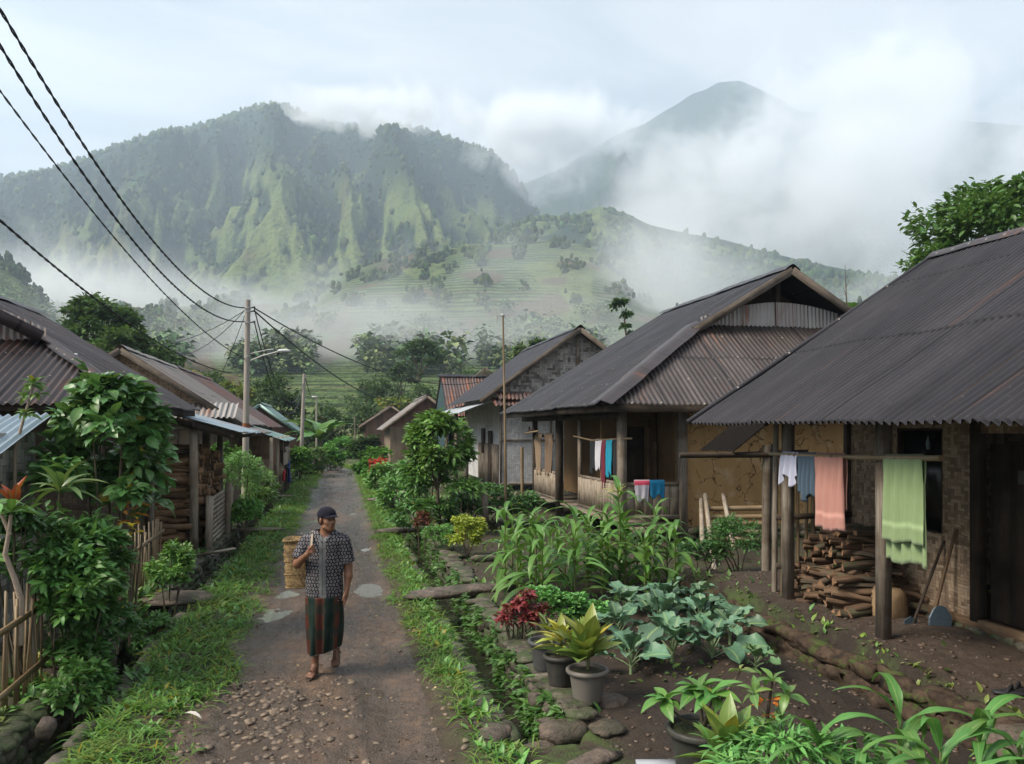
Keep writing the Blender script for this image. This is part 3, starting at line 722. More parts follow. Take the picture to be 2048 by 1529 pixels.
# forest: trees too many to count on the slopes, as lumpy crowns
VT = []
def forest():
    g = rng(12); A, D, Z, k, t, gr_, X, Y, px, py = HL
    n = 90000
    a = g.uniform(-.72, .72, n); d = np.exp(g.uniform(math.log(170), math.log(1540), n))
    z, kk, tt = terrain(a, d); px = a * 1600 + 1024
    cl = pf(a * 40, d / 45, 3); cl2 = pf(a * 12 + 4, d / 200, 3)
    ai = np.clip(np.searchsorted(avals, a), 0, len(avals) - 1); di = np.clip(np.searchsorted(dvals, d), 0, len(dvals) - 1)
    gg = gr_[di, ai]
    keep = np.zeros(n, bool)
    keep |= (kk == 4) & (gg < .35) & (g.random(n) < .30)
    keep |= (kk == 4) & (gg >= .35) & (cl > .34) & (g.random(n) < .5)
    keep |= (kk == 1) & (cl > .30) & (g.random(n) < .6) 
    keep |= (kk == 3) & (cl > .05) & (g.random(n) < .5)
    keep |= (kk == 2) & (cl > .1) & (g.random(n) < .3)
    keep |= (kk == 0) & (d > 200) & (cl2 > .02) & (cl > -.05) & (g.random(n) < .45)
    vm = keep & (d < 450); VT.append((a[vm], d[vm])); keep &= ~vm
    # the crest line carries trees
    m = 2600; ac = g.uniform(-.7, .02, m); dc = 1500 + g.uniform(-25, 10, m)
    a = np.concatenate([a[keep], ac]); d = np.concatenate([d[keep], dc]); z = terrain(a, d)[0]
    near = np.where(d < 760)[0]; rep = np.repeat(near, 6); ja = g.normal(0, 2.0, len(rep)); jd = g.normal(0, 2.2, len(rep)); jz = np.abs(g.normal(0, 2.6, len(rep)))
    a = np.concatenate([a, a[rep] + ja / d[rep]]); z = np.concatenate([z, z[rep] + jz]); d = np.concatenate([d, d[rep] + jd]); small = np.ones(len(a)); small[len(small) - len(rep):] = .55; small[near] = .7
    keepn = len(a); x, y = camxy(a, d)
    # low-poly crown: 12-vertex lump
    ph = (1 + 5 ** .5) / 2
    iv = np.array([(-1,ph,0),(1,ph,0),(-1,-ph,0),(1,-ph,0),(0,-1,ph),(0,1,ph),(0,-1,-ph),(0,1,-ph),(ph,0,-1),(ph,0,1),(-ph,0,-1),(-ph,0,1)]) / math.sqrt(1 + ph * ph)
    F = np.array([(0,11,5),(0,5,1),(0,1,7),(0,7,10),(0,10,11),(1,5,9),(5,11,4),(11,10,2),(10,7,6),(7,1,8),(3,9,4),(3,4,2),(3,2,6),(3,6,8),(3,8,9),(4,9,5),(2,4,11),(6,2,10),(8,6,7),(9,8,1)])
    s = small * g.uniform(1.6, 4.2, keepn) * (.55 + .45 * np.clip(d / 700, .25, 1.15)); h = s * g.uniform(.8, 1.9, keepn)
    V = iv[None] * np.stack([s, s, h], -1)[:, None] * g.uniform(.65, 1.25, (keepn, 12, 1)) + np.stack([x, y, z + h * .55], -1)[:, None]
    FF = (F[None] + (np.arange(keepn) * 12)[:, None, None]).reshape(-1, 3)
    c = vary(g, (.045, .075, .026), keepn, .45, .2); c[g.random(keepn) < .18] *= 1.6
    mb = MB(); mb.add(V.reshape(-1, 3), FF, uv=V.reshape(-1, 3)[:, :2], col=np.repeat(c, 12, 0))
    o = mb.build('forest', m_vcol('far_crowns', .95, .5, .8, .8, .05, .6), smooth=True, loc=(0, 300, 0))
    tag(o, 'dense dark green forest on the slopes of the mountain under the clouds', 'forest', kind='stuff')
    va, vd = VT[0]; x, y = camxy(va, vd); z = terrain(va, vd)[0]; nt = len(va); mb = MB(); m = 46
    hh = g.uniform(3., 8., nt) * (1 + .5 * (g.random(nt) < .15)); rr = hh * g.uniform(.22, .42, nt)
    u = g.normal(size=(nt, m, 3)); u /= np.linalg.norm(u, axis=2)[..., None]; u *= g.uniform(.35, 1., (nt, m, 1)) ** .6
    nz = 1 + .5 * np.sin(u[..., 2:3] * 5 + g.uniform(0, 6, (nt, 1, 1))) * .5
    P = np.stack([x, y, z + hh * .6], -1)[:, None] + u * np.stack([rr, rr, hh * .42], -1)[:, None] * nz; P = P.reshape(-1, 3); k_ = len(P)
    cc = np.repeat(vary(g, (.11, .17, .075), nt, .4, .2), m, 0) * g.uniform(.7, 1.3, (k_, 1)); az = np.arctan2(u[..., 1], u[..., 0]).ravel() + g.normal(0, .5, k_)
    scatter(mb, leaf_t(1, .7, .4, .15, 2, .5), P, az, g.normal(.2, .5, k_), g.normal(0, .5, k_), np.repeat(rr, m) * g.uniform(.45, .8, k_), cc)
    tag(mb.build('valley_trees', m_vcol('valley_leaves', .8, .3, 2., .3, .1), smooth=True, loc=(0, 300, 0)), 'misty woods standing among the terraced fields below the mountain', 'wood', kind='stuff')
    return keepn
forest()
# ------------------------------------------------------------------ building helpers
def prism(mb, P, off, uv=None, col=None, mi=0):
    P = np.array([tuple(p) for p in P], float); off = np.array(off, float); n = len(P)
    U = np.array([(uv(p) if uv else (p[0] + p[1], p[2])) for p in P])
    mb.add(np.concatenate([P, P + off]), np.arange(n)[None], uv=U[None], col=col, mi=mi)
    mb.add(P + off, np.arange(n)[::-1][None], uv=U[::-1][None], col=col, mi=mi)
    for i in range(n):
        j = (i + 1) % n
        mb.add(np.array([P[i], P[j], P[j] + off, P[i] + off]), np.arange(4)[None], uv=np.array([U[i], U[j], U[j] + .03, U[i] + .03])[None], col=col, mi=mi)

def wall(mb, p0, p1, z0, z1, t=.05, holes=(), mi=0):
    """upright panel between two ground points with openings (u0,u1,za,zb)"""
    p0 = np.array(p0[:2], float); p1 = np.array(p1[:2], float); d = p1 - p0; L = np.linalg.norm(d); d /= L; nrm = np.array((-d[1], d[0])) * t
    def rect(a, b, za, zb):
        if b - a < .01 or zb - za < .01: return
        q = [(*(p0 + d * a), za), (*(p0 + d * b), za), (*(p0 + d * b), zb), (*(p0 + d * a), zb)]
        prism(mb, q, (*nrm, 0), uv=lambda p: ((p[0] - p0[0]) * d[0] + (p[1] - p0[1]) * d[1], p[2]), mi=mi)
    cut = sorted(holes); a = 0
    for u0, u1, za, zb in cut:
        rect(a, u0, z0, z1); rect(u0, u1, z0, za); rect(u0, u1, zb, z1); a = u1
    rect(a, L, z0, z1)

def sheet(mb, O, U, W, u0, u1, wlo, whi, pitch=.09, amp=.014, rows=6, seed=0, sag=.030, rag=.04, sub=6):
    """corrugated sheets: O eave origin, U along the eave, W up the slope; wlo/whi are functions of u"""
    O = np.array(O, float); U = np.array(U, float); U /= np.linalg.norm(U); W = np.array(W, float); W /= np.linalg.norm(W); N = np.cross(U, W); N = N if N[2] > 0 else -N
    u = np.arange(u0, u1 + 1e-6, pitch / sub); g = rng(seed + 7)
    shoff = g.uniform(-rag, rag, 200); shn = g.uniform(0, .012, 200)
    si = (np.abs(u) / .85).astype(int) % 200
    lo = np.array([wlo(a) for a in u]) - np.where(np.array([wlo(a) for a in u]) < .01, shoff[si] * .8 + .01, 0); hi = np.array([whi(a) for a in u])
    hi = np.maximum(hi, lo + .01)
    t = np.linspace(0, 1, rows + 1)
    Wg = lo[None] + (hi - lo)[None] * t[:, None]; Ug = np.tile(u, (rows + 1, 1))
    h = amp * np.cos(Ug * 2 * PI / pitch) + sag * pf(Ug * .7 + seed, Wg * .6, 3) + shn[si][None] * .6 + .012 * pf(Ug * 2.4, Wg * .3 + seed, 2)
    V = O + Ug[..., None] * U + Wg[..., None] * W + h[..., None] * N
    mb.grid(V, uv=np.stack([Ug + seed * 3.1, Wg], -1))

def ridge_cap(mb, p0, p1, r=.14, drop=.55, wob=.015, seed=0):
    """folded metal strip over a ridge or hip"""
    p0 = np.array(p0, float); p1 = np.array(p1, float); d = p1 - p0; L = np.linalg.norm(d); d /= L
    s = np.cross(d, (0, 0, 1)); s /= np.linalg.norm(s); g = rng(seed + 99)
    k = max(2, int(L / .4)); V = []
    for i in range(k + 1):
        c = p0 + d * L * i / k + np.array((0, 0, g.uniform(-wob, wob)))
        V.append([c - s * r + (0, 0, -r * drop), c - s * r * .4 + (0, 0, -.01), c + (0, 0, .03), c + s * r * .4 + (0, 0, -.01), c + s * r + (0, 0, -r * drop)])
    V = np.array(V); uv = np.stack(np.meshgrid(np.arange(k + 1) * L / k, np.arange(5) * r * .5, indexing='ij'), -1)
    mb.grid(V, uv=uv)

def part(parent, name, mat, fn, smooth=False, label=None):
    mb = MB(); fn(mb); o = mb.build(name, M[mat] if isinstance(mat, str) else mat, parent, smooth)
    if label: o['label'] = label
    return o

# ================================================================== right house in the foreground
def house_r1():
    h = thing('bamboo_house', 'bamboo walled house with dark corrugated roof, nearest on the right, towels on its porch', 'house', (6.4, 6, .3))
    ex, ez, rx, rz, y0, y1 = 4.6, 2.50, 8.41, 4.93, .8, 10.06
    sl = np.array((rx - ex, 0, rz - ez)); SL = np.linalg.norm(sl)
    def roofs(mb):
        sheet(mb, (ex, y0, ez), (0, 1, 0), sl, 0, y1 - y0, lambda u: 0, lambda u: SL, rows=12, seed=1, pitch=.10, amp=.024)
        sheet(mb, (2 * rx - ex, y0, ez), (0, 1, 0), (-(rx - ex), 0, rz - ez), 0, y1 - y0, lambda u: 0, lambda u: SL, rows=4, seed=2, sub=4)
    rf = part(h, 'roof', 'roof_black', roofs, True)
    part(rf, 'ridge_cap', 'roof_brown', lambda mb: ridge_cap(mb, (rx, y0, rz + .04), (rx, y1 + .05, rz + .05), .13, .6), True)
    part(rf, 'verge_trim', 'roof_black', lambda mb: mb.tube([(ex - .03, y1 + .02, ez + .03), ((ex + rx) / 2, y1 + .02, (ez + rz) / 2 + .03), (rx, y1 + .02, rz + .03)], .035, 8), True)
    def raf(mb):
        for y in np.arange(1.2, 10, .9): mb.beam((ex + .15, y, ez + .02), (rx, y, rz - .08), .06, .10)
        mb.beam((ex + .62, y0, ez + .27), (ex + .62, y1 - .3, ez + .27), .08, .12)
    part(rf, 'rafters', 'wood_dark', raf)
    wx = 6.33
    part(h, 'front_wall', 'woven_brown', lambda mb: wall(mb, (wx, 2.4), (wx, 8.98), .52, 3.4, .05, [(3.45, 4.5, .3, 2.4), (5.0, 5.72, 1.32, 2.45)]))
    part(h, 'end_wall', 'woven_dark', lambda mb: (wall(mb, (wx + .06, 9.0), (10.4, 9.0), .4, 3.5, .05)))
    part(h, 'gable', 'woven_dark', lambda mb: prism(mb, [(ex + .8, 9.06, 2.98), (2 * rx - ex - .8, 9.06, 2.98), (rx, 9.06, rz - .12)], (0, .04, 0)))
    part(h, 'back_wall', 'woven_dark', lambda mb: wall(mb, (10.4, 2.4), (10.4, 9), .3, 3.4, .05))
    part(h, 'sill_beam', 'wood_brown', lambda mb: (mb.beam((wx - .03, 2.3, .46), (wx - .03, 9.05, .46), .12, .13, jit=.006)))
    def fst(mb):
        g = rng(4)
        for y in np.arange(2.4, 8.9, .17):
            for z in (.30, .39):
                blob(mb, (wx - .05 + g.uniform(-.02, .02), y + g.uniform(-.03, .03), z), (.16, .19, .12), g, 8, 6, col=(g.uniform(.3, .9),) * 3)
    part(h, 'foundation', 'stone', fst, True)
    for y in (9.02, 6.93, 5.75): part(h, 'wall_post', 'wood_dark', lambda mb: mb.beam((wx - .035, y, .5), (wx - .035, y, 3.3), .11, .10, up=(0, 1, 0)))
    win = part(h, 'window', 'wood_dark', lambda mb: [mb.beam(a, b, .06, .07, up=(1, 0, 0)) for a, b in (((wx - .01, 7.4, 1.30), (wx - .01, 8.13, 1.30)), ((wx - .01, 7.4, 2.45), (wx - .01, 8.13, 2.45)), ((wx - .01, 7.4, 1.3), (wx - .01, 7.4, 2.45)), ((wx - .01, 8.13, 1.3), (wx - .01, 8.13, 2.45)))])
    part(win, 'pane', 'dark_in', lambda mb: mb.box((wx + .03, 7.77, 1.88), (.01, .7, 1.12)))
    dr = part(h, 'door', 'wood_dark', lambda mb: [mb.box((wx + .02, 5.97 + i * .24, 1.42), (.045, .232, 1.75), jit=.004) for i in range(4)], label='dark plank door of the foreground house')
    part(dr, 'notice', 'vcol', lambda mb: mb.box((wx - .012, 6.42, 1.98), (.004, .09, .13), col=(.12, .12, .10)))
    for (px, py, s) in ((1576, 1214, .105), (1768, 1297, .11)):
        p = gr(px, py, .30)
        po = part(h, 'porch_post', 'wood_grey', lambda mb: mb.beam((p.x, p.y, .34), (p.x, p.y, 2.78), s, s, up=(0, 1, 0), jit=.008), label='weathered square post carrying the eave of the foreground porch')
        part(po, 'post_base', 'slab', lambda mb: blob(mb, (p.x, p.y, .31), (.32, .32, .11), rng(int(p.y * 10)), 12, 7, .06), True)
    p = gr(1553, 1205, .28)
    part(h, 'porch_pole', 'wood_grey', lambda mb: mb.tube([(p.x, p.y + .05, .2), (p.x + .02, p.y + .04, 2.75)], .035, 7), True)
    return h
house_r1()

def bamboo_screen():
    s = thing('bamboo_screen', 'screen of upright bamboo poles closing the porch end behind the firewood heap', 'screen', (5.7, 9.05, .3))
    g = rng(5)
    for i, x in enumerate(np.arange(5.36, 6.3, .105)):
        part(s, 'bamboo_pole', 'bamboo', lambda mb: mb.tube([(x, 9.02, .28), (x + g.uniform(-.02, .02), 9.02, 1.9 + g.uniform(-.15, .1))], g.uniform(.02, .03), 7), True)
    for z in (.75, 1.35): part(s, 'rail', 'wood_dark', lambda mb: mb.beam((5.25, 8.97, z), (6.3, 8.97, z + .02), .04, .07))
bamboo_screen()

def lean_to():
    l = thing('lean_to', 'low lean-to on round poles, roof black as painted shade, between the two dark roofed houses', 'lean-to', (6.3, 10.9, .1))
    part(l, 'roof', material('shade_black_roof', lambda k: prin(k, k.mix(k.noise(k.pos(), 18, 4), (.016, .014, .013), (.006, .005, .005)), .95, spec=.05)), lambda mb: (sheet(mb, (5.55, 10.6, 2.12), (0, 1, 0), (1.6, 0, 1.15), 0, 1.15, lambda u: 0, lambda u: 1.9, seed=8, rows=3)), True)  # near-black colour paints in the shade of the roof's underside
    part(l, 'fascia', 'wood_dark', lambda mb: (mb.tube([(4.75, 10.75, 2.06), (6.9, 10.6, 2.06)], .04, 8), mb.tube([(5.3, 11.6, 2.02), (6.9, 10.9, 2.1)], .03, 8)), True)
    for i, (px, dy) in enumerate(((1532, 10.7), (1545, 11.2))):
        x = aty(px, 900, dy).x
        part(l, 'pole', 'wood_grey', lambda mb: mb.tube([(x, dy, 0.0), (x + .02, dy, 2.2)], .07 if i == 0 else .045, 8), True)
    x = aty(1562, 900, 10.6).x
    part(l, 'pole', 'wood_dark', lambda mb: mb.tube([(x, 10.5, 0.0), (x, 10.5, 2.1)], .06, 8), True)
lean_to()

# ================================================================== middle house with the Dutch gable
M['mud_dark'] = material('dark_brown_mud', lambda k: prin(k, k.mix(k.noise(k.vmul(k.pos(), (3, 3, 1)), 2, 5), (.19, .12, .06), (.07, .045, .025)), .95, k.bump(k.noise(k.pos(), 12, 4), .5, .01), spec=.1))  # darker brown mud for the porch walls than for the front wall
def house_r2():
    h = thing('veranda_house', 'mud walled house with a veranda and dark gabled roof, second on the right', 'house', (6.8, 17, 0))
    ex, ez, rx, rz, yf, yg, yb = 4.8, 2.9, 10.25, 6.2, 14.5, 17.2, 24.4
    hx, hz_ = 8.02, 4.85
    sl = np.array((rx - ex, 0, rz - ez)); SL = np.linalg.norm(sl); wh = SL * (hx - ex) / (rx - ex)
    def left(mb):
        sheet(mb, (ex, yf, ez), (0, 1, 0), sl, 0, yb - yf, lambda u: 0, lambda u: SL if u >= yg - .35 - yf else wh * u / (yg - yf), rows=10, seed=11)
    rf = part(h, 'roof', 'roof_black', left, True)
    def right(mb):
        sheet(mb, (2 * rx - ex, yf, ez), (0, 1, 0), sl * (-1, 1, 1), 0, yb - yf, lambda u: 0, lambda u: SL if u >= yg - .35 - yf else wh * u / (yg - yf), rows=5, seed=12, sub=4)
    part(rf, 'far_slope', 'roof_black', right, True)
    fs = np.array((0, yg - yf, hz_ - ez)); FL = np.linalg.norm(fs); wid = 2 * (rx - ex); k = FL / (hx - ex)
    part(rf, 'hip_slope', corr('roof_hip', (.115, .097, .092), (.045, .036, .036), (.18, .08, .05), .30, .7, .42, .45), lambda mb: sheet(mb, (ex, yf, ez), (1, 0, 0), fs, 0, wid, lambda u: 0, lambda u: min(FL, k * u + .05, k * (wid - u) + .05), rows=8, seed=13, pitch=.115, amp=.019), True, label='lower front roof slope streaked with rust')
    part(rf, 'hip_cap', M['roof_brown'], lambda mb: (ridge_cap(mb, (ex - .02, yf - .02, ez + .05), (hx, yg, hz_ + .06), .27, .22, seed=1)), True)
    part(rf, 'ridge_cap', 'roof_black', lambda mb: ridge_cap(mb, (rx, yg - .4, rz + .05), (rx, yb + .05, rz + .05), .2, .55, seed=3), True)
    for s in (-1, 1):
        a = Vector((rx + s * 2.42, yg - .37, rz - 2.42 * .605 - .08)); b = Vector((rx, yg - .37, rz - .08))
        part(h, 'barge_board', 'wood_barge', lambda mb: mb.beam(a, b, .04, .17, up=(0, 0, 1), jit=.006))
    part(h, 'gable_sheet', 'gable_tin', lambda mb: sheet(mb, (rx - 2.15, yg + .04, hz_ - .05), (1, 0, 0), (0, 0.05, 1), 0, 4.3, lambda u: 0, lambda u: .22 + .42 * math.sin(PI * u / 4.3), rows=3, seed=15, pitch=.1), True, label='grey corrugated sheet with rusty lower edge closing the foot of the gable')
    part(h, 'gable_post', 'wood_dark', lambda mb: (mb.beam((rx, yg + .3, hz_), (rx, yg + .3, rz - .1), .12, .12, up=(0, 1, 0)), prism(mb, [(rx - 2.2, yg + .9, hz_ - .1), (rx + 2.2, yg + .9, hz_ - .1), (rx, yg + .9, rz - .15)], (0, .04, 0))))
    part(h, 'eave_beam', 'wood_dark', lambda mb: (mb.beam((ex + .12, yf + .1, ez - .06), (ex + .12, yb - .1, ez - .06), .06, .16), mb.beam((ex + .1, yf + .06, ez - .06), (2 * rx - ex, yf + .06, ez - .06), .06, .16), mb.beam((5.48, 15.2, 2.72), (5.48, 24, 2.72), .12, .14), [mb.beam((ex + .1, y, ez - .06), (ex + .1 + min(2.2, (y - 14.5) * 1.0), y, ez - .06 + .6 * min(2.2, (y - 14.5) * 1.0)), .07, .09) for y in np.arange(15, 24, .8)]))
    # walls
    fl = .55
    part(h, 'mud_wall', 'mud', lambda mb: (wall(mb, (6.72, 15.28), (14.2, 15.28), .38, 2.95, .12), wall(mb, (14.2, 15.28), (14.2, 24), .3, 2.95, .1)), label='ochre mud plaster wall full of cracks')
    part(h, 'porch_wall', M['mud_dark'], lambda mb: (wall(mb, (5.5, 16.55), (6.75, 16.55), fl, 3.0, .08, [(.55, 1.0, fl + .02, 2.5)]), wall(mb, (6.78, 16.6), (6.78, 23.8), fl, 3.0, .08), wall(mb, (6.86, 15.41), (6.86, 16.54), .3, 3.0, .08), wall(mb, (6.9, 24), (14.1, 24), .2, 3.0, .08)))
    part(h, 'door', 'wood_dark', lambda mb: mb.box((6.28, 16.6, 1.52), (.44, .04, 1.94)))
    def plk(mb):
        for i in range(4): mb.box((6.02 + i * .02 + (i > 1) * .5, 16.5, 1.6), (.05, .05, 2.1), jit=.005)
    part(h, 'door_frame', 'wood_brown', plk)
    part(h, 'ceiling', 'wood_dark', lambda mb: mb.box((6.1, 19.6, 3.05), (1.3, 8.8, .04)))
    part(h, 'floor', 'wood_grey', lambda mb: (mb.box((6.13, 15.86, fl - .04), (1.36, 1.34, .06)), mb.box((6.13, 18.9 - .3, fl - .04), (1.3, 4.1, .05)), mb.box((6.13, 22.1, fl - .04), (1.3, 1.9, .05))))
    xs = 5.48
    def post(x, y, zb, s=.13, m='wood_grey'): part(h, 'veranda_post', m, lambda mb: mb.beam((x, y, zb), (x, y, 2.85), s, s, up=(0, 1, 0), jit=.009))
    post(6.78, 15.22, 0.02, .17); post(xs, 15.2, .1, .15); post(xs, 18.06, .2, .09); post(xs, 19.9, .0, .17, 'wood_dark'); post(xs, 22.5, .1, .13, 'wood_dark')
    def railing(a, b, z0, z1, nm):
        a = np.array(a); b = np.array(b); L = np.linalg.norm(b - a); d = (b - a) / L; n = max(3, int(L / .17)); g = rng(int(a[1] * 7) + 3)
        r = part(h, 'railing', 'wood_pale', lambda mb: [mb.beam((*(a + d * (L * (i + .5) / n)), z0 + .03), (*(a + d * (L * (i + .5) / n)), z1 - .02 + g.uniform(-.01, .01)), L / n * .93, .022, up=(d[1], -d[0], 0) if abs(d[1]) < .5 else (0, 1, 0), jit=.004) for i in range(n)])
        for zz, ww in ((z1, .07), (z0, .09)): part(r, 'rail', 'wood_grey', lambda mb: mb.beam((*a, zz), (*b, zz), ww, .075, jit=.005))
    railing((xs, 15.3), (xs, 18.02), .66, 1.33, 0); railing((xs + .08, 15.2), (6.70, 15.2), .66, 1.33, 1); railing((xs, 19.95), (xs, 22.4), .62, 1.28, 2)
    part(h, 'porch_bench', 'wood_grey', lambda mb: (mb.box((5.36, 16.65, .60), (.34, 3.2, .05), jit=.004), mb.box((5.36, 21.2, .56), (.34, 2.7, .05), jit=.004), mb.box((6.15, 15.08, .40), (1.1, .06, .16), jit=.004)))
    def fnd(mb):
        g = rng(8)
        for x in np.arange(6.7, 10.4, .26):
            for z in (.08, .24, .36):
                blob(mb, (x + g.uniform(-.05, .05), 15.22 + g.uniform(-.04, .03), z), (.30, .26, .16), g, 9, 6, col=(g.uniform(.45, 1.),) * 3)
    part(h, 'foundation', 'stone', fnd, True)
    for (x, y) in ((5.48, 15.2), (5.48, 18.06), (5.48, 22.5)): part(h, 'post_stone', 'stone', lambda mb: blob(mb, (x, y, .1), (.34, .34, .26), rng(int(y)), 9, 6, col=(.7,) * 3), True)
    for i, y in enumerate((16.7, 17.4, 20.6, 21.3)):
        part(h, 'shutter', 'wood_brown', lambda mb: mb.box((6.72, y, 1.7), (.03, .55, .9)))
    return h
house_r2()
def sticks():
    s = thing('laundry_pole', 'thin peeled stick tied between the veranda posts holding the washing', 'pole', (5.48, 17, 2.2))
    part(s, 'stick', 'bamboo', lambda mb: mb.tube([(5.40, 18.3, 2.26), (5.44, 17, 2.18), (5.5, 15.1, 2.24), (5.6, 14.95, 2.25)], .022, 7), True)
    s = thing('roof_poles', 'bundle of thin poles stored under the far veranda eave', 'pole', (5.3, 21, 2.4))
    for i in range(3): part(s, 'stick', 'wood_dark' if i else 'bamboo', lambda mb: mb.tube([(4.9 + i * .12, 19.8 + i, 2.38 + i * .05), (5.35, 23.3 - i * .3, 2.30 + .05 * i)], .025, 6), True)
sticks()

# ================================================================== grey woven gable house, third on the right
def gable_house(name, label, x0, x1, y0, y1, ez, rz, wallmat, roofmat, wz0=.2, inset=.6, seed=0, over=.35, barge='wood_barge', base=0., rows=5, pitch=.11, gmat=None, left_in=None, sub=5):
    rx = (x0 + x1) / 2; h = thing(name, label, 'house', (rx, (y0 + y1) / 2, base))
    sl = np.array((rx - x0, 0, rz - ez)); SL = np.linalg.norm(sl)
    rf = part(h, 'roof', roofmat, lambda mb: (sheet(mb, (x0, y0 - over, ez), (0, 1, 0), sl, 0, y1 - y0 + 2 * over, lambda u: 0, lambda u: SL, seed=seed, rows=rows, pitch=pitch, sub=sub),
                                          sheet(mb, (x1, y0 - over, ez), (0, 1, 0), sl * (-1, 1, 1), 0, y1 - y0 + 2 * over, lambda u: 0, lambda u: SL, seed=seed + 1, rows=rows, pitch=pitch, sub=sub)), True)
    part(rf, 'ridge_cap', roofmat, lambda mb: ridge_cap(mb, (rx, y0 - over - .03, rz + .05), (rx, y1 + over, rz + .05), .2, .6, seed=seed), True)
    for s in (-1, 1):
        part(h, 'barge_board', barge, lambda mb: mb.beam((rx + s * (rx - x0), y0 - over - .02, ez - .09), (rx, y0 - over - .02, rz - .09), .05, .17))
    li = inset if left_in is None else left_in
    wt = ez + .25 * inset
    part(h, 'wall', wallmat, lambda mb: (wall(mb, (x0 + li, y0), (x1 - inset, y0), wz0, wt, .06), wall(mb, (x1 - inset, y0 + .06), (x1 - inset, y1), wz0, wt, .06), wall(mb, (x0 + li, y1), (x0 + li, y0 + .06), wz0, wt, .06)))
    m = (rz - ez) / (rx - x0); e = .35
    part(h, 'gable', gmat or wallmat, lambda mb: prism(mb, [(x0 + e, y0 + .08, ez + (e - .1) * m), (x1 - e, y0 + .08, ez + (e - .1) * m), (rx, y0 + .08, rz - .1 * m - .05)], (0, .05, 0)))
    return h
def house_r3():
    h = gable_house('woven_house', 'tall house with grey woven bamboo gable, behind the veranda house on the right', 4.9, 12.4, 28.8, 37.5, 3.5, 6.2, 'woven_white', 'roof_black', .35, .9, 21, gmat=M['woven_grey'], left_in=.8)
    part(h, 'gable_post', 'wood_grey', lambda mb: (mb.beam((8.65, 28.76, 3.5), (8.65, 28.76, 6.1), .12, .05, up=(0, 1, 0)),))
    part(h, 'skirt_roof', 'roof_rust', lambda mb: (sheet(mb, (5.3, 27.9, 3.25), (1, 0, 0), (0, .9, .32), 0, 6, lambda u: 0, lambda u: .95, seed=22, rows=2, pitch=.15, amp=.03), sheet(mb, (5.5, 28.2, 3.5), (1, 0, 0), (0, .45, .3), 0, 5.6, lambda u: 0, lambda u: .5, seed=23, rows=2, pitch=.15, amp=.03)), True, label='rusty corrugated skirt below the woven gable')
    part(h, 'wall_frame', 'wood_grey', lambda mb: [mb.beam(a, b, .08, .05) for a, b in (((5.7, 28.77, 2.02), (11.4, 28.77, 2.0)), ((5.7, 28.77, .42), (11.4, 28.77, .42)), ((5.7, 28.76, .3), (5.7, 28.76, 3.4)), ((7.6, 28.76, .3), (7.6, 28.76, 3.4)))])
    part(h, 'side_boards', 'wood_grey', lambda mb: [mb.box((5.66, 29.2 + i * .27, 1.1), (.03, .25, 1.5), jit=.005) for i in range(16)])
    part(h, 'door', 'wood_dark', lambda mb: mb.box((5.64, 30.6, 1.35), (.04, .7, 2.)))
    part(h, 'window', 'wood_dark', lambda mb: mb.box((5.64, 32.2, 1.95), (.04, .6, 1.0)))
    part(h, 'porch_roof', 'roof_pale', lambda mb: sheet(mb, (4.15, 28.4, 3.0), (0, 1, 0), (1.2, 0, .45), 0, 10, lambda u: 0, lambda u: 1.25, seed=24, rows=2, pitch=.12), True)
    for y in (28.8, 31.5, 34.5): part(h, 'porch_post', 'wood_grey', lambda mb: mb.beam((4.45, y, .1), (4.45, y, 3.05), .12, .12, up=(0, 1, 0)))
house_r3()

def house_r4():
    h = thing('rusty_roof_house', 'blue walled house whose steep rusty red roof faces the viewer, behind the woven gable', 'house', (8, 45, 0))
    x0, x1, y0, y1, ez, rz = 5.5, 11.5, 42.4, 48.5, 3.1, 5.45
    ry = 45.6; sl = np.array((0, ry - y0, rz - ez)); SL = np.linalg.norm(sl)
    rf = part(h, 'roof', 'roof_rust', lambda mb: (sheet(mb, (x0, y0, ez), (1, 0, 0), sl, 0, x1 - x0, lambda u: 0, lambda u: SL, seed=31, rows=4, pitch=.17, amp=.03), sheet(mb, (x0, 2 * ry - y0, ez), (1, 0, 0), sl * (1, -1, 1), 0, x1 - x0, lambda u: 0, lambda u: SL, seed=32, rows=3, pitch=.17, sub=4)), True)
    part(rf, 'ridge_cap', 'roof_black', lambda mb: ridge_cap(mb, (x0 - .1, ry, rz + .05), (x1, ry, rz + .05), .2, .5), True)
    part(h, 'gable', m_vcol('blue_boards', .8, .5), lambda mb: prism(mb, [(x0 + .08, y0 + .3, ez - 1.8), (x0 + .08, 2 * ry - y0 - .3, ez - 1.8), (x0 + .08, 2 * ry - y0 - .3, ez + .1), (x0 + .08, ry, rz - .1), (x0 + .08, y0 + .3, ez + .1)], (.05, 0, 0), col=(.035, .075, .085)))
    part(h, 'wall', 'woven_dark', lambda mb: (wall(mb, (x0 + .4, y0 + .7), (x1, y0 + .7), .2, ez + .3, .08), wall(mb, (x0 + .4, 48), (x0 + .4, y0 + .8), .2, ez + .2, .08)))
    part(h, 'side_panel', 'wood_pale', lambda mb: [mb.box((6.9 + 0, y0 + .64, .9 + i * .2), (1.2, .05, .18)) for i in range(8)])
    part(h, 'dormer_gable', 'wood_grey', lambda mb: (mb.beam((7.55, ry - .2, rz), (8.1, ry - .2, rz + .5), .08, .09), mb.beam((8.65, ry - .2, rz), (8.1, ry - .2, rz + .5), .08, .09), prism(mb, [(7.7, ry - .1, rz), (8.5, ry - .1, rz), (8.1, ry - .1, rz + .4)], (0, .05, 0))))
house_r4()
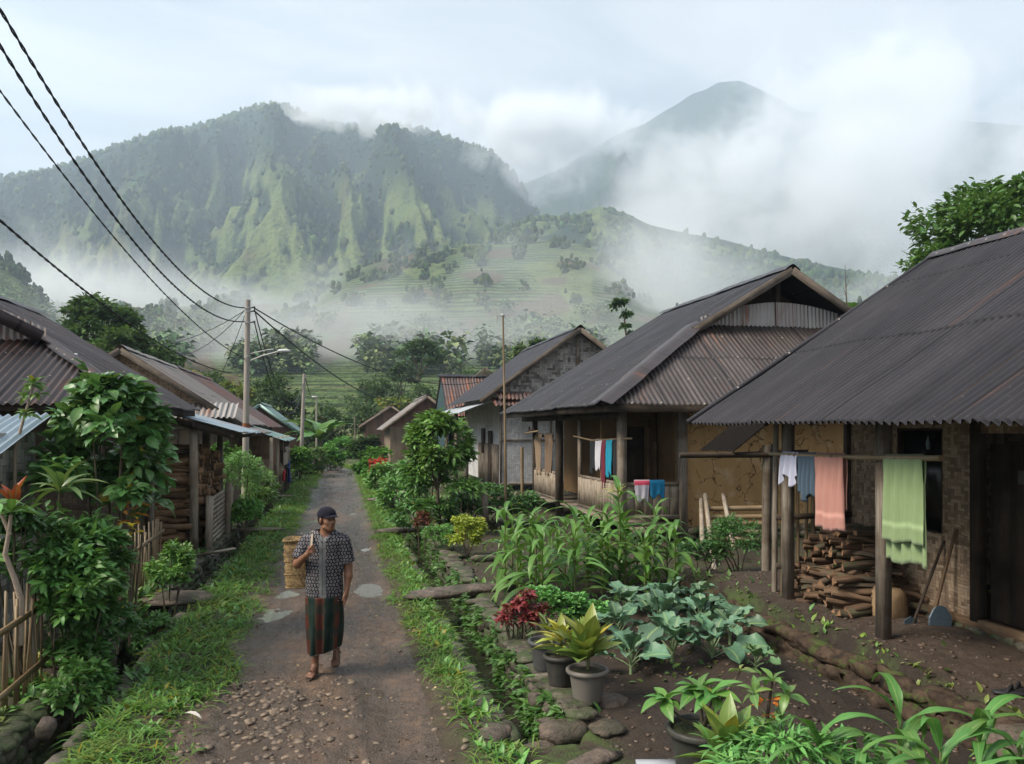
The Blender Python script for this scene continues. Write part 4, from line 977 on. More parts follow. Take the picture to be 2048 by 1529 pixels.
def m_plain(name, c, c2): return material(name, lambda k: prin(k, k.mix(k.ramp(k.noise(k.vmul(k.pos(), (1, 1, .35)), 2.2, 5), [(.4, 0.), (.65, 1.)]), c, c2), .9, k.bump(k.noise(k.pos(), 14, 4), .3, .01), spec=.15))
M['brick'] = m_plain('old_plaster_pink', (.17, .10, .075), (.10, .065, .05))
M['beige'] = m_plain('beige_plaster', (.22, .175, .13), (.13, .10, .075))
gable_house('gabled_house', 'small brownish house with a grey roof, down the right side of the road', 2.7, 9.0, 56, 64, 2.35, 4.75, 'beige', M['roof_grey'], 0, .6, 41, barge='wood_grey', rows=3, pitch=.2, gmat=M['brick'], sub=4)
gable_house('gabled_house', 'brown roofed house squeezed between the rusty roof and the pale edged roof', 4.6, 11.5, 49.6, 54, 2.9, 4.7, 'beige', M['roof_rust'], 0, .7, 43, barge='wood_pale', rows=3, pitch=.2, gmat=M['roof_rust'], sub=4)
gable_house('gabled_house', 'little orange walled house at the far right bend of the road', 1.6, 7.5, 76, 83, 2.6, 4.6, 'brick', M['roof_rust'], 0, .6, 45, barge='wood_grey', base=.4, rows=3, pitch=.25, sub=4)
gable_house('gabled_house', 'dim grey roofed house at the very end of the road', -4.6, -.3, 88, 95, 2.6, 4.0, 'beige', M['roof_grey'], 0, .6, 47, base=.8, rows=3, pitch=.3, sub=4)

# ================================================================== left side of the road
def house_l1():
    h = thing('hip_roof_house', 'dark house with a brown corrugated hipped roof, nearest on the left', 'house', (-6.8, 15.5, 0))
    ex, ez, rx, rz, yf, yg = -2.85, 2.8, -6.78, 5.08, 12.26, 14.5
    hx = -4.75; hz_ = ez + (rz - ez) * (ex - hx) / (ex - rx)
    sl = np.array((rx - ex, 0, rz - ez)); SL = np.linalg.norm(sl); wh = SL * (ex - hx) / (ex - rx)
    def top(u): return SL if u >= yg - .3 - yf else wh * u / (yg - yf)
    def low(u): return 0 if u < 5.2 else SL * (u - 5.2) / 2.9
    def rt(mb): sheet(mb, (ex, yf, ez), (0, 1, 0), sl, 0, 8.05, low, top, rows=10, seed=51, pitch=.09)
    rf = part(h, 'roof', 'roof_brown', rt, True)
    part(rf, 'far_slope', 'roof_brown', lambda mb: sheet(mb, (2 * rx - ex, yf, ez), (0, 1, 0), sl * (-1, 1, 1), 0, 8, lambda u: 0, top, rows=4, seed=52, sub=4), True)
    fs = np.array((0, yg - yf, hz_ - ez)); FL = np.linalg.norm(fs); wid = 2 * (ex - rx); k = FL / (ex - hx)
    part(rf, 'hip_slope', 'roof_brown', lambda mb: sheet(mb, (2 * rx - ex, yf, ez), (1, 0, 0), fs, 0, wid, lambda u: 0, lambda u: min(FL, k * u + .05, k * (wid - u) + .05), rows=8, seed=54, pitch=.115, amp=.02), True, label='front roof slope of dark corrugated sheets with a few rusty streaks')
    part(rf, 'hip_cap', 'roof_brown', lambda mb: ridge_cap(mb, (ex, yf, ez + .05), (hx, yg, hz_ + .06), .15, .35, seed=7), True)
    part(rf, 'flashing', 'vcol', lambda mb: (mb.beam(at(203, 760, 12.3) + Vector((0, 0, .05)), at(216, 752, 12.5) + Vector((0, 0, .05)), .05, .02, col=(.6, .62, .62)), mb.beam(at(145, 722, 12.9) + Vector((0, 0, .06)), at(152, 716, 13.) + Vector((0, 0, .06)), .06, .03, col=(.6, .62, .62))))
    part(rf, 'ridge_cap', 'roof_brown', lambda mb: ridge_cap(mb, (rx, yg - .35, rz + .05), (rx, yf + 8.1, rz + .05), .2, .55, seed=8), True)
    part(h, 'gable_sheet', 'gable_tin', lambda mb: (sheet(mb, (rx - 2., yg + .04, hz_ - .05), (1, 0, 0), (0, .05, 1), 0, 4., lambda u: 0, lambda u: .25 + .6 * math.sin(PI * u / 4.), rows=3, seed=55, pitch=.1)), True)
    for s in (-1, 1): part(h, 'barge_board', 'roof_brown', lambda mb: mb.beam((rx + s * 2.05, yg - .32, hz_ + .02), (rx, yg - .32, rz - .08), .05, .2))
    part(h, 'wall', 'woven_dark', lambda mb: (wall(mb, (-10.4, 13.1), (-3.55, 13.1), .1, 3.0, .08), wall(mb, (-3.55, 13.2), (-3.55, 16.1), .1, 3.0, .08), wall(mb, (-10.4, 19.4), (-10.4, 13.2), .1, 3, .08)))
    part(h, 'eave_beam', 'wood_dark', lambda mb: (mb.beam((ex - .12, yf + .1, ez - .05), (ex - .12, 17.4, ez - .05), .06, .12), mb.beam((-10.6, yf + .08, ez - .05), (ex - .1, yf + .08, ez - .05), .06, .12)))
    for x in (-3.6, -5.6, -7.8): part(h, 'post', 'wood_dark', lambda mb: mb.beam((x, 12.9, .1), (x, 12.9, 2.95), .13, .13, up=(0, 1, 0)))
house_l1()

def shed_l0():
    h = thing('garden_shed', 'small shed with blue streaked tin roof and grey woven wall, far left edge', 'shed', (-4.9, 9.6, .1))
    part(h, 'roof', 'roof_blue', lambda mb: sheet(mb, (-6.3, 8.9, 2.20), (1, 0, 0), (0, 1.5, .42), 0, 2.97, lambda u: 0, lambda u: 1.5, seed=61, rows=3, pitch=.1, amp=.02), True)
    part(h, 'wall', 'woven_grey', lambda mb: (wall(mb, (-6.2, 9.2), (-3.5, 9.2), .2, 2.2, .05), wall(mb, (-3.5, 9.3), (-3.5, 10.3), .2, 2.4, .05)))
    part(h, 'frame', 'wood_grey', lambda mb: (mb.beam((-3.5, 9.17, .1), (-3.5, 9.17, 2.25), .09, .06, up=(0, 1, 0)), mb.beam((-6.3, 9.0, 2.17), (-3.4, 9.0, 2.17), .06, .08)))
shed_l0()

def wood_shed():
    h = thing('wood_shed', 'open firewood shed with a pale blue tin lean-to roof on grey posts', 'shed', (-3.2, 17.5, .2))
    part(h, 'roof', 'roof_blue', lambda mb: sheet(mb, (-1.88, 16.0, 2.36), (0, 1, 0), (-2.1, 0, .56), 0, 3.9, lambda u: 0, lambda u: 2.15, seed=63, rows=4, pitch=.1), True)
    part(h, 'roof_beam', 'wood_dark', lambda mb: (mb.beam((-2.0, 16.1, 2.30), (-3.95, 16.1, 2.82), .06, .12), mb.beam((-2.75, 16.0, 2.52), (-2.75, 19.9, 2.52), .08, .1), mb.beam((-3.9, 16.3, 2.0), (-2.7, 16.3, 1.98), .05, .06), mb.beam((-2.05, 16.05, 2.29), (-2.05, 19.85, 2.29), .05, .07)))
    for px, y, s, zt in ((388, 16.25, .13, 2.55), (303, 15.9, .10, 1.55), (413, 18.0, .14, 2.5), (440, 19.6, .12, 2.5)):
        x = aty(px, 900, y).x
        part(h, 'post', 'wood_pale' if s > .12 else 'wood_grey', lambda mb: mb.beam((x, y, .0), (x, y, zt), s, s, up=(0, 1, 0), jit=.008))
    part(h, 'floor_beam', 'wood_brown', lambda mb: (mb.beam((-4.3, 16.05, .18), (-2.75, 16.05, .16), .2, .22, jit=.02), mb.beam((-4.1, 16.0, .62), (-2.75, 16.0, .60), .07, .09)))
    part(h, 'back_wall', 'woven_dark', lambda mb: wall(mb, (-4.35, 20.0), (-4.35, 16.0), .2, 2.8, .05))
    # a window band of the neighbour glimpsed through the shed is its own wall
wood_shed()

def plank_gate():
    h = thing('plank_fence', 'low fence panel of stacked horizontal planks beside the firewood shed', 'fence', (-2.55, 18, 0))
    part(h, 'boards', 'wood_pale', lambda mb: [mb.beam((-2.57, 16.5, .12 + i * .098), (-2.57, 18.9, .16 + i * .098), .025, .09, jit=.006) for i in range(10)])
    for y, z, w in ((16.35, 1.14, .14), (18.95, 1.22, .13), (19.35, 1.1, .1)):
        part(h, 'post', 'wood_pale', lambda mb: mb.beam((-2.52, y, -.1), (-2.5, y + .05, z), w, .1, up=(0, 1, 0), jit=.012))
plank_gate()

h = gable_house('weathered_house', 'house with a pale weathered roof and woven bamboo gable behind the left dark roof', -9.9, -2.9, 25.9, 33, 2.56, 4.85, 'beige', M['roof_grey'], 0, .5, 71, gmat=M['woven_brown'])
part(h, 'skirt_roof', 'gable_tin', lambda mb: sheet(mb, (-6.3, 25.0, 2.75), (1, 0, 0), (0, .95, .5), 0, 3.2, lambda u: 0, lambda u: 1., seed=72, rows=2, pitch=.16, amp=.03), True)
part(h, 'window_frame', 'wood_grey', lambda mb: [mb.beam((x, 25.85, 1.0), (x, 25.85, 2.4), .12, .05, up=(0, 1, 0)) for x in (-5.4, -4.9, -4.2, -3.7)] + [mb.beam((-5.6, 25.8, z), (-3.4, 25.8, z), .06, .07) for z in (1.0, 1.85, 2.45)])
gable_house('weathered_house', 'second house on the left with a long pinkish brown roof edge', -10.2, -3.0, 35, 43, 2.5, 4.95, 'brick', M['roof_rust'], 0, .5, 75, rows=3, pitch=.16, sub=4)
gable_house('green_edged_house', 'brick coloured house with green metal roof edges beyond the utility pole', -7.0, -1.95, 47, 53, 1.95, 3.85, 'brick', M['roof_green'], 0, .45, 77, barge=M['roof_green'], rows=3, pitch=.18, sub=4)
def stall():
    h = thing('roadside_stall', 'wooden roadside stall with a green tin awning and cloths hung on its posts', 'stall', (-2.7, 31, 0))
    part(h, 'awning', 'roof_green', lambda mb: sheet(mb, (-1.85, 28.2, 2.0), (0, 1, 0), (-1.9, 0, .6), 0, 6.4, lambda u: 0, lambda u: 2., seed=81, rows=2, pitch=.14), True)
    part(h, 'upper_roof', 'roof_grey', lambda mb: sheet(mb, (-2.35, 25.4, 2.3), (0, 1, 0), (-1.6, 0, .5), 0, 3.4, lambda u: 0, lambda u: 1.7, seed=82, rows=2, pitch=.14), True)
    for i, y in enumerate((26.0, 28.4, 30.4, 32.4, 34.2)):
        part(h, 'post', 'wood_pale', lambda mb: mb.beam((-2.15, y, -.1), (-2.15, y, 2.15), .11, .11, up=(0, 1, 0), jit=.01))
    part(h, 'counter', 'wood_pale', lambda mb: (mb.box((-2.5, 31.5, .75), (.6, 5.2, .06)), [mb.box((-2.25, 29.3 + i * .5, .42), (.03, .42, .6)) for i in range(10)]))
    part(h, 'back_wall', 'wood_dark', lambda mb: wall(mb, (-3.7, 34.4), (-3.7, 26), 0, 2.5, .06))
    part(h, 'front_panel', 'wood_brown', lambda mb: wall(mb, (-3.7, 28.3), (-2.3, 28.3), 1.4, 2.2, .04))
stall()
# ------------------------------------------------------------------ trees
T_FAR = leaf_t(1., .62, .35, .12, 2, .45)
T_BROAD = leaf_t(1., .42, .45, .14, 5, .42)
T_BIG = leaf_t(1., .50, .5, .16, 6, .55, wave=.10)
T_NARROW = leaf_t(1., .20, .5, .12, 5, .35)
T_BLADE = leaf_t(1., .05, .9, .2, 4, .3)
PLANTG = 'trees beyond the village houses'

def tree(name, label, base, top, rad, n=2600, leaf=.34, base_col=(.0508, .1015, .029), r0=.18, seed=0, clumps=34, cr=.34, group=None, low=None, mat='leaf_far', T=None, cat='tree', split=.55, yellow=0., tr_col=None, lean=(0, 0)):
    g = rng(seed + 500); b = Vector(base); h = thing(name, label, cat, b, group)
    cz = top - rad[2]; c = (b.x + lean[0], b.y + lean[1], cz)
    mb = MB(); cl = foliage(mb, g, c, rad, n, T or T_FAR, leaf, base_col, clumps, cr, yellow=yellow)
    mb.build('crown', M[mat], h, True)
    tips = cl[g.choice(len(cl), min(9, len(cl)), False)]
    mb = MB(); limbs(mb, g, b - Vector((0, 0, .2)), tips, r0, split=split); mb.build('trunk', M['bark'], h, True)
    return h
def gb(px, D, dz=0.):
    p = at(px, 857, D); z = Hs(p.x, p.y) if D < 60 else float(terrain(np.array([(px - 1024) / 1600.]), np.array([float(D)]))[0][0])
    return Vector((p.x, p.y, z + dz))
def zt(py, D): return CAMZ + (857 - py) / 1600 * D
TC = (.0435, .0899, .029); TY = (.1232, .174, .0406); TD = (.0261, .058, .0203)
tree('broad_tree', 'large broad tree rising behind the left houses, its crown in two domes', gb(205, 46), zt(588, 46), (2.7, 2.4, 2.6), 5200, .34, (.0508, .1087, .0319), .3, 1, 60, .24)
tree('broad_tree', 'lower tree filling the gap right of the large broad tree', gb(255, 44), zt(655, 44), (1.9, 1.8, 1.7), 2400, .32, (.058, .116, .0348), .2, 2, 30)
tree('light_tree', 'thin pale green tree behind the weathered gable roof on the left', gb(325, 52), zt(678, 52), (1.3, 1.3, 2.0), 1300, .32, (.087, .1595, .0508), .14, 3, 22)
k_ = 0
for (px, top, D, rx, rz, cc, lab) in (
 (375, 745, 66, 2.4, 2.4, TY, 'yellowish green tree just above the far end of the weathered roof'),
 (425, 735, 74, 2.6, 3.0, TC, 'round green tree left of the utility pole'),
 (470, 760, 70, 2.2, 2.2, TY, 'yellow flowering tree directly behind the utility pole'),
 (535, 742, 78, 3.0, 3.4, TC, 'tall tree right of the utility pole above the green edged roof'),
 (570, 775, 72, 2.0, 2.2, TD, 'dark palm like tree right above the green edged roof'),
 (662, 806, 76, 2.4, 2.8, (.0377, .0841, .029), 'round dark tree standing at the end of the road'),
 (735, 755, 118, 3.6, 5.0, TC, 'misty tree left of the tall dark oval tree in mid distance'),
 (772, 748, 100, 3.0, 4.2, TD, 'tall dark oval tree in mid distance beyond the right houses'),
 (745, 810, 82, 2.4, 2.4, (.0653, .116, .0508), 'small grey green tree above the little orange house'),
 (790, 792, 88, 3.0, 2.3, TY, 'yellow green tree in front of the dark oval tree'),
 (845, 770, 92, 2.6, 2.6, TC, 'leafy tree right behind the pale edged gable roof'),
 (735, 870, 62, 1.5, 1.8, TD, 'dark tree in front of the little orange house'),
 (1045, 688, 60, .9, 2.0, (.087, .145, .058), 'slim feathery sapling left of the woven gable peak'),
 (1082, 678, 56, 1.1, .9, TC, 'small flat crowned tree just left of the woven gable'),
 (615, 835, 68, 1.7, 2.0, TC, 'bushy tree behind the second grey pole'),
 (940, 735, 130, 4.0, 4.5, TC, 'hazy tree above the rusty roof'),
 (640, 700, 330, 6.0, 9.0, TC, 'distant tall tree standing alone in the misty fields'),
 (695, 690, 340, 9.0, 12.0, TC, 'distant clump tree right of the one alone in the misty fields'),
 (560, 705, 300, 7.0, 7.0, TC, 'distant tree above the street lamp arm')):
    k_ += 1; dd = D
    tree('tree', lab, gb(px, dd), zt(top, dd), (rx, rx * .9, rz), int(900 + rx * 260), .30 + dd * .0012 + (.4 if dd > 200 else 0), cc, .08 * rx, 10 + k_, 26, .36, PLANTG, yellow=.12 if cc is TY else 0.)
tree('umbrella_tree', 'tall umbrella shaped tree with open branches in the mist', gb(838, 112), zt(680, 112), (3.6, 3.2, 2.6), 2600, .5, (.0435, .087, .0362), .32, 40, 26, .30, split=.75)
tree('umbrella_tree', 'lower leafy lobe of tree left of the open branched umbrella tree', gb(808, 108), zt(725, 108), (2.4, 2.2, 2.0), 1200, .45, (.0435, .087, .0362), .2, 41, 18, .34)
def spindly():
    b = gb(1250, 48); h = thing('spindly_tree', 'thin leaning tree with a tufted top above the veranda house roof', 'tree', b); g = rng(77); mb = MB()
    tr = [at(1258, 760, 48), at(1255, 700, 48), at(1250, 650, 48), at(1247, 622, 48)]
    for (px, py, r, n) in ((1243, 612, .62, 420), (1256, 632, .4, 200), (1252, 655, .28, 120), (1262, 668, .25, 100), (1250, 690, .3, 120)):
        foliage(mb, g, at(px, py, 48), (r, r, r * .6), n, T_FAR, .24, (.0508, .1087, .0435), 9, .45)
    mb.build('crown', M['leaf_far'], h, True)
    mb = MB(); mb.tube([b] + tr, [.12, .09, .07, .05, .04], 6); mb.build('trunk', M['bark'], h, True)
spindly()
tree('leafy_tree', 'big bright leafed tree rising behind the foreground roof at the right edge', gb(1985, 24), zt(352, 24), (2.9, 2.8, 2.7), 9500, .24, (.0551, .1377, .0319), .22, 50, 75, .20, mat='leaf', T=leaf_t(1, .5, .35, .12, 3, .5), cat='tree')
tree('leafy_tree', 'lower left branch mass of tree against the foreground roof', gb(1885, 24), zt(490, 24), (1.15, 1.2, 1.5), 2300, .22, (.0508, .1305, .0319), .12, 51, 30, .26, mat='leaf', T=leaf_t(1, .5, .35, .12, 3, .5), cat='tree')

def banana(label, b, h, n, L, w, seed, stems=1, group=None):
    g = rng(seed); t = thing('banana_plant', label, 'banana plant', b, group)
    T = leaf_t(1, w, .75, .10, 12, .35, wave=.25)
    part(t, 'stem', M['pstem'], lambda mb: mb.tube([b - Vector((0, 0, .1)), b + Vector((.03, 0, h * .5)), b + Vector((0, .02, h))], [.12, .1, .06], 9), True)
    for i in range(n):
        az = i * 2.4 + g.uniform(-.3, .3); el = g.uniform(.35, 1.3)
        mb = MB(); scatter(mb, T, np.array([[b.x, b.y, b.z + h * g.uniform(.92, 1.02)]]), np.array([az]), np.array([el]), np.array([g.normal(0, .4)]), [L * g.uniform(.8, 1.15)], vary(g, (.087, .2175, .0508), 1, .2))
        mb.build('leaf', M['leaf'], t, True)
M['pstem'] = material('soft_stem', lambda k: prin(k, k.mix(k.noise(k.vmul(k.pos(), (4, 4, 1)), 6, 3), (.13, .17, .05), (.09, .075, .04)), .6))
banana('banana plant between the second grey pole and the road', gb(642, 44), 1.9, 11, 2.2, .30, 5)
banana('banana plant showing its torn leaves between the two dark roofs on the right', gb(1725, 25) + Vector((0, 0, 1.6)), zt(655, 25) - 1.7, 7, 1.35, .30, 6)
def twig():
    h = thing('bare_sapling', 'thin bare sapling sticking up between the two dark roofs', 'sapling', gb(1692, 24))
    part(h, 'stem', 'bark', lambda mb: (mb.tube([at(1698, 700, 24), at(1693, 600, 24), at(1690, 530, 24)], [.03, .02, .006], 5), mb.tube([at(1694, 600, 24), at(1686, 572, 24)], [.012, .004], 4), mb.tube([at(1692, 575, 24), at(1699, 560, 24)], [.01, .004], 4)))
twig()

# ------------------------------------------------------------------ shrubs
def shrub(name, label, c, rad, n, leaf, col0, T=None, seed=0, mat='leaf', group=None, cat='shrub', clumps=30, cr=.34, yellow=0., stems=5, ground=None, el0=.2, dv=.28, flowers=None):
    col = tuple(q * 1.4 for q in col0); g = rng(seed + 900); c = Vector(c); gz = ground if ground is not None else Hs(c.x, c.y)
    h = thing(name, label, cat, (c.x, c.y, gz), group)
    mb = MB(); cl = foliage(mb, g, c, rad, n, T or T_BROAD, leaf, col, clumps, cr, dv, yellow, el0); mb.build('foliage', M[mat], h, True)
    mb = MB()
    for i in range(stems):
        t = cl[g.integers(0, len(cl))]; b = np.array((c.x + g.uniform(-.15, .15) * rad[0], c.y + g.uniform(-.15, .15) * rad[1], gz - .05)); m = (b + t) / 2 + g.normal(0, .05, 3)
        mb.tube([b, m, t], [.025 * rad[2] + .006, .015 * rad[2] + .004, .004], 5)
    mb.build('stems', M['bark'], h, True)
    if flowers:
        colr, nf, fs = flowers; mb = MB(); k = g.integers(0, len(cl), nf)
        P = cl[k] + g.normal(0, .06, (nf, 3)) + (np.array(cl[k]) - np.array(c)) * .15
        for q in range(5): scatter(mb, leaf_t(1, .6, .4, .1, 2, .6), P, g.uniform(0, .4, nf) + q * 1.256, np.full(nf, .5), g.normal(0, .2, nf), np.full(nf, fs), vary(g, colr, nf, .2))
        mb.build('flowers', M['leaf'], h, True)
    return h
G1 = (.07, .17, .03); G2 = (.0653, .174, .0362); G3 = (.11, .22, .035)
# left foreground
p = at(200, 930, 9.3)
shrub('broadleaf_shrub', 'tall glossy broad leaved shrub standing left of the firewood shed', p + Vector((0, 0, .1)), (.72, .8, .98), 1900, .20, (.0464, .1276, .0348), T_BIG, 1, 'leaf_gloss', clumps=44, cr=.26, yellow=.012, ground=.1)
shrub('broadleaf_shrub', 'right wing of large leaves of shrub reaching out before the firewood shed', at(262, 985, 9.8), (.36, .4, .5), 420, .21, (.0522, .1377, .0377), T_BIG, 2, 'leaf_gloss', clumps=14, yellow=.03, ground=.1)
shrub('leafy_bush', 'undergrowth of mixed leaves at the foot of the tall broad leaved shrub', at(150, 1185, 7.4), (.42, .5, .40), 2200, .11, (.05, .14, .03), T_BROAD, 11, clumps=44, cr=.24)
shrub('leafy_bush', 'creeping leafy plants hanging over the near left stone bank', at(160, 1370, 7.2), (.30, .6, .26), 1200, .085, (.05, .14, .03), T_BROAD, 12, clumps=34, cr=.26)
p = at(190, 1130, 7.9)
shrub('leafy_bush', 'dense mid green bush with pointed leaves growing through the gap in the bamboo fence', p + Vector((-.12, 0, 0)), (.44, .66, .50), 3400, .12, (.0464, .1334, .0319), leaf_t(1, .34, .4, .14, 4, .35), 3, clumps=50, cr=.24)
shrub('leafy_bush', 'dark leafy bush spilling over the foot of the bamboo fence gap', at(185, 1265, 7.7), (.38, .45, .36), 1900, .10, (.029, .0899, .0232), leaf_t(1, .4, .4, .14, 4, .35), 4, clumps=36, cr=.26)
shrub('leafy_bush', 'low dark bush behind the front bamboo fence panel at the left edge', at(45, 1100, 7.4), (.55, .5, .45), 1300, .12, (.0319, .0957, .0261), T_BROAD, 5, clumps=34, cr=.26)
shrub('leafy_bush', 'leafy bush with fine shoots left of the ditch slab', at(345, 1140, 10.9), (.3, .45, .42), 1500, .09, (.0725, .174, .0377), leaf_t(1, .42, .4, .14, 4, .35), 6, clumps=30, cr=.28)
shrub('leafy_bush', 'small bush trailing over the left ditch edge below the slab', at(300, 1275, 9.4), (.28, .5, .24), 900, .08, (.0493, .1305, .029), T_BROAD, 7, clumps=24)
def frangipani():
    h = thing('frangipani', 'frangipani with bare pale crooked branch and big leaves behind the front fence', 'small tree', (-3.0, 6.9, .1))
    D = 6.9
    part(h, 'trunk', M['palebark'], lambda mb: (mb.tube([at(40, 1290, D), at(42, 1200, D), at(30, 1160, D), at(10, 1110, D), at(18, 1065, D), at(22, 1030, D)], [.035, .03, .025, .022, .018, .014], 8), mb.tube([at(20, 1070, D), at(6, 1035, D), at(-10, 1010, D)], [.018, .016, .012], 7)), True)
    g = rng(31)
    for (px, py, n, s) in ((22, 1025, 8, .24), (-8, 1010, 7, .22), (-20, 1120, 7, .2)):
        p = at(px, py, D); az = np.arange(n) * 2.4 + g.uniform(0, 1); mb = MB()
        scatter(mb, leaf_t(1, .30, .35, .18, 6, .6), np.tile(np.array(p), (n, 1)), az, g.uniform(.1, .9, n), g.normal(0, .3, n), s * g.uniform(.8, 1.2, n), vary(g, (.087, .2175, .0435), n))
        mb.build('leaf_cluster', M['leaf_gloss'], h, True)
M['palebark'] = material('pale_bark', lambda k: prin(k, k.mix(k.noise(k.pos(), 30, 4), (.34, .28, .22), (.18, .13, .1)), .8, k.bump(k.noise(k.pos(), 60, 3), .4, .004)))
frangipani()
def tuft(name, label, p, n, L, w, col, cat, seed, el=(.3, 1.2), droop=.6, mat='leaf_gloss', pot=None, group=None, spread=.0, seg=8, stem=None, tcol=None, parent=None):
    """rosette of strap or lance leaves"""
    g = rng(seed); p = Vector(p); h = parent or thing(name, label, cat, p, group); mb = MB()
    T = leaf_t(1, w, droop, .2, seg, .45, wave=.06)
    az = np.arange(n) * 2.399 + g.uniform(0, 6); el_ = np.linspace(el[1], el[0], n) + g.normal(0, .08, n)
    P = np.tile(np.array(p), (n, 1)) + np.stack([np.cos(az) * spread, np.sin(az) * spread, g.uniform(0, .03, n)], 1)
    if stem: P[:, 2] += stem * np.linspace(1, .35, n)
    scatter(mb, T, P, az, el_, g.normal(0, .25, n), L * g.uniform(.65, 1.2, n), vary(g, col, n, .35, .15, .03))
    mb.build('leaves', M[mat], h, True)
    if stem: part(h, 'stem', 'pstem', lambda mb: mb.tube([p - Vector((0, 0, .05)), p + Vector((.01, 0, stem * .5)), p + Vector((0, 0, stem))], [.016, .013, .008], 6), True)
    return h
def bromeliad():
    D = 7.0; h = thing('dracaena', 'upright dracaena with arching pale green blades beside the tall shrub', 'plant', gr(120, 1250, .1))
    tuft('', '', at(120, 985, 7.9), 18, .42, .17, (.1, .17, .05), '', 41, (.15, 1.3), parent=h)
    part(h, 'stem', 'bark', lambda mb: mb.tube([at(100, 1290, 7.9), at(112, 1100, 7.9), at(120, 985, 7.9)], [.022, .018, .014], 6), True)
    h = thing('red_bract_plant', 'plant with an upright rusty red bract near the left edge', 'plant', at(30, 1100, 7.3))
    g = rng(5); mb = MB(); n = 7
    scatter(mb, leaf_t(1, .3, .2, .3, 5, .5), np.tile(np.array(at(28, 1015, 7.3)), (n, 1)), np.arange(n) * .9, g.uniform(1.0, 1.5, n), g.normal(0, .3, n), g.uniform(.2, .32, n), vary(g, (.34, .045, .02), n, .3))
    mb.build('bract', M['leaf_gloss'], h, True)
    part(h, 'stem', 'bark', lambda mb: mb.tube([at(30, 1290, 7.3), at(28, 1015, 7.3)], [.016, .01], 6))
    tuft('', '', at(28, 1030, 7.3), 14, .34, .24, (.0435, .1232, .0319), '', 42, (-.1, .9), parent=h)
    h = thing('slender_tree', 'slender pale stemmed young tree with leaf tufts rising before the left house', 'small tree', at(32, 1090, 8.6))
    part(h, 'stem', M['palebark'], lambda mb: (mb.tube([at(28, 1180, 8.6), at(30, 900, 8.6), at(44, 850, 8.6), at(62, 790, 8.6), at(66, 770, 8.6)], [.024, .02, .016, .013, .01], 7), mb.tube([at(46, 845, 8.6), at(50, 820, 8.6)], [.012, .008], 5)), True)
    for i, (px, py, n, s) in enumerate(((66, 772, 16, .17), (48, 800, 10, .14), (52, 832, 12, .15), (75, 795, 8, .13))):
        tuft('', '', at(px, py, 8.6), n, s, .34, (.1015, .203, .0508), '', 50 + i, (-.2, 1.2), mat='leaf', parent=h)
bromeliad()
def colour_spray(label, px, py, D, col, n, L, seed, w=.35):
    g = rng(seed); p = at(px, py, D); h = thing('croton', label, 'plant', Vector((p.x, p.y, .1)))
    mb = MB(); scatter(mb, leaf_t(1, w, .4, .18, 5, .45), np.array(p) + g.normal(0, .06, (n, 3)), g.uniform(0, 6.28, n), g.uniform(-.2, 1.0, n), g.normal(0, .5, n), L * g.uniform(.7, 1.2, n), vary(g, col, n, .35)); mb.build('leaves', M['leaf_gloss'], h, True)
    part(h, 'stem', 'bark', lambda mb: mb.tube([Vector((p.x, p.y, .05)), p], [.014, .008], 5))
colour_spray('orange leaved croton glowing at the foot of the tall broad leaved shrub', 262, 1030, 9.0, (.42, .16, .03), 16, .15, 60)
colour_spray('yellow leaved croton between the tall shrub and the bamboo fence', 258, 1058, 8.8, (.5, .4, .03), 14, .13, 61)
colour_spray('dry cream and yellow leaves hanging on plant over the bamboo fence', 235, 1100, 8.5, (.42, .36, .2), 12, .17, 62)
colour_spray('yellow tinted leaves low on plant near the wood shed corner', 250, 980, 9.2, (.32, .34, .04), 12, .14, 63)
# left side further along
shrub('green_bush', 'bright feathery green bush beside the firewood shed and the utility pole', at(482, 960, 20), (.55, 1.0, .75), 3000, .12, (.0798, .1885, .0435), T_NARROW, 8, clumps=44, cr=.26)
shrub('green_bush', 'tall grassy leaved bush right of the utility pole', at(520, 985, 22), (.45, 1.1, .75), 2200, .17, (.087, .174, .0435), T_NARROW, 9, clumps=34, cr=.28, flowers=((.5, .18, .06), 26, .05))
shrub('green_bush', 'round bright green bush at the foot of the bush by the firewood shed', at(492, 1030, 18.6), (.42, .65, .42), 2000, .10, (.0725, .203, .0362), T_BROAD, 10, clumps=40, cr=.24)
for i, (px, py, D, rx, rz, c, lab) in enumerate((
 (660, 925, 46, .9, 1.0, G2, 'bush at the foot of the banana plant'), (625, 930, 41, .8, .9, (.0725, .1305, .0435), 'brownish flowering bush in front of the second grey pole'),
 (600, 925, 36, .5, .7, G1, 'small bush hugging the far end of the roadside stall'), (690, 905, 62, 1.6, 1.2, G2, 'dark hedge at the far bend of the road'),
 (750, 930, 44, .9, 1.2, G1, 'bright bush leaning over the right side of the far road'), (735, 950, 38, .7, .7, G2, 'low dark bush above the right ditch far along'),
 (768, 968, 31, .7, .8, G2, 'dark shrub beside the white doorstep on the right'), (800, 1000, 24, .8, .9, G2, 'dark ferny shrub over the right ditch below the sapling'),
 (455, 935, 24, .7, .8, G1, 'bush between the firewood shed and the weathered house'))):
    p = at(px, py, D); shrub('roadside_bush', lab, p, (rx, rx * 1.1, rz), int(900 + 700 * rx), .12 + D * .002, c, T_BROAD if D < 30 else T_FAR, 20 + i, 'leaf' if D < 35 else 'leaf_far', 'bushes along the village road', clumps=26, flowers=((.45, .05, .03), 60, .07) if i == 6 else None)
shrub('red_shrub', 'shrub with crimson leaves by the doorstep on the right of the road', at(757, 945, 32.5), (.45, .5, .55), 700, .16, (.28, .03, .03), T_FAR, 33, 'leaf_far')
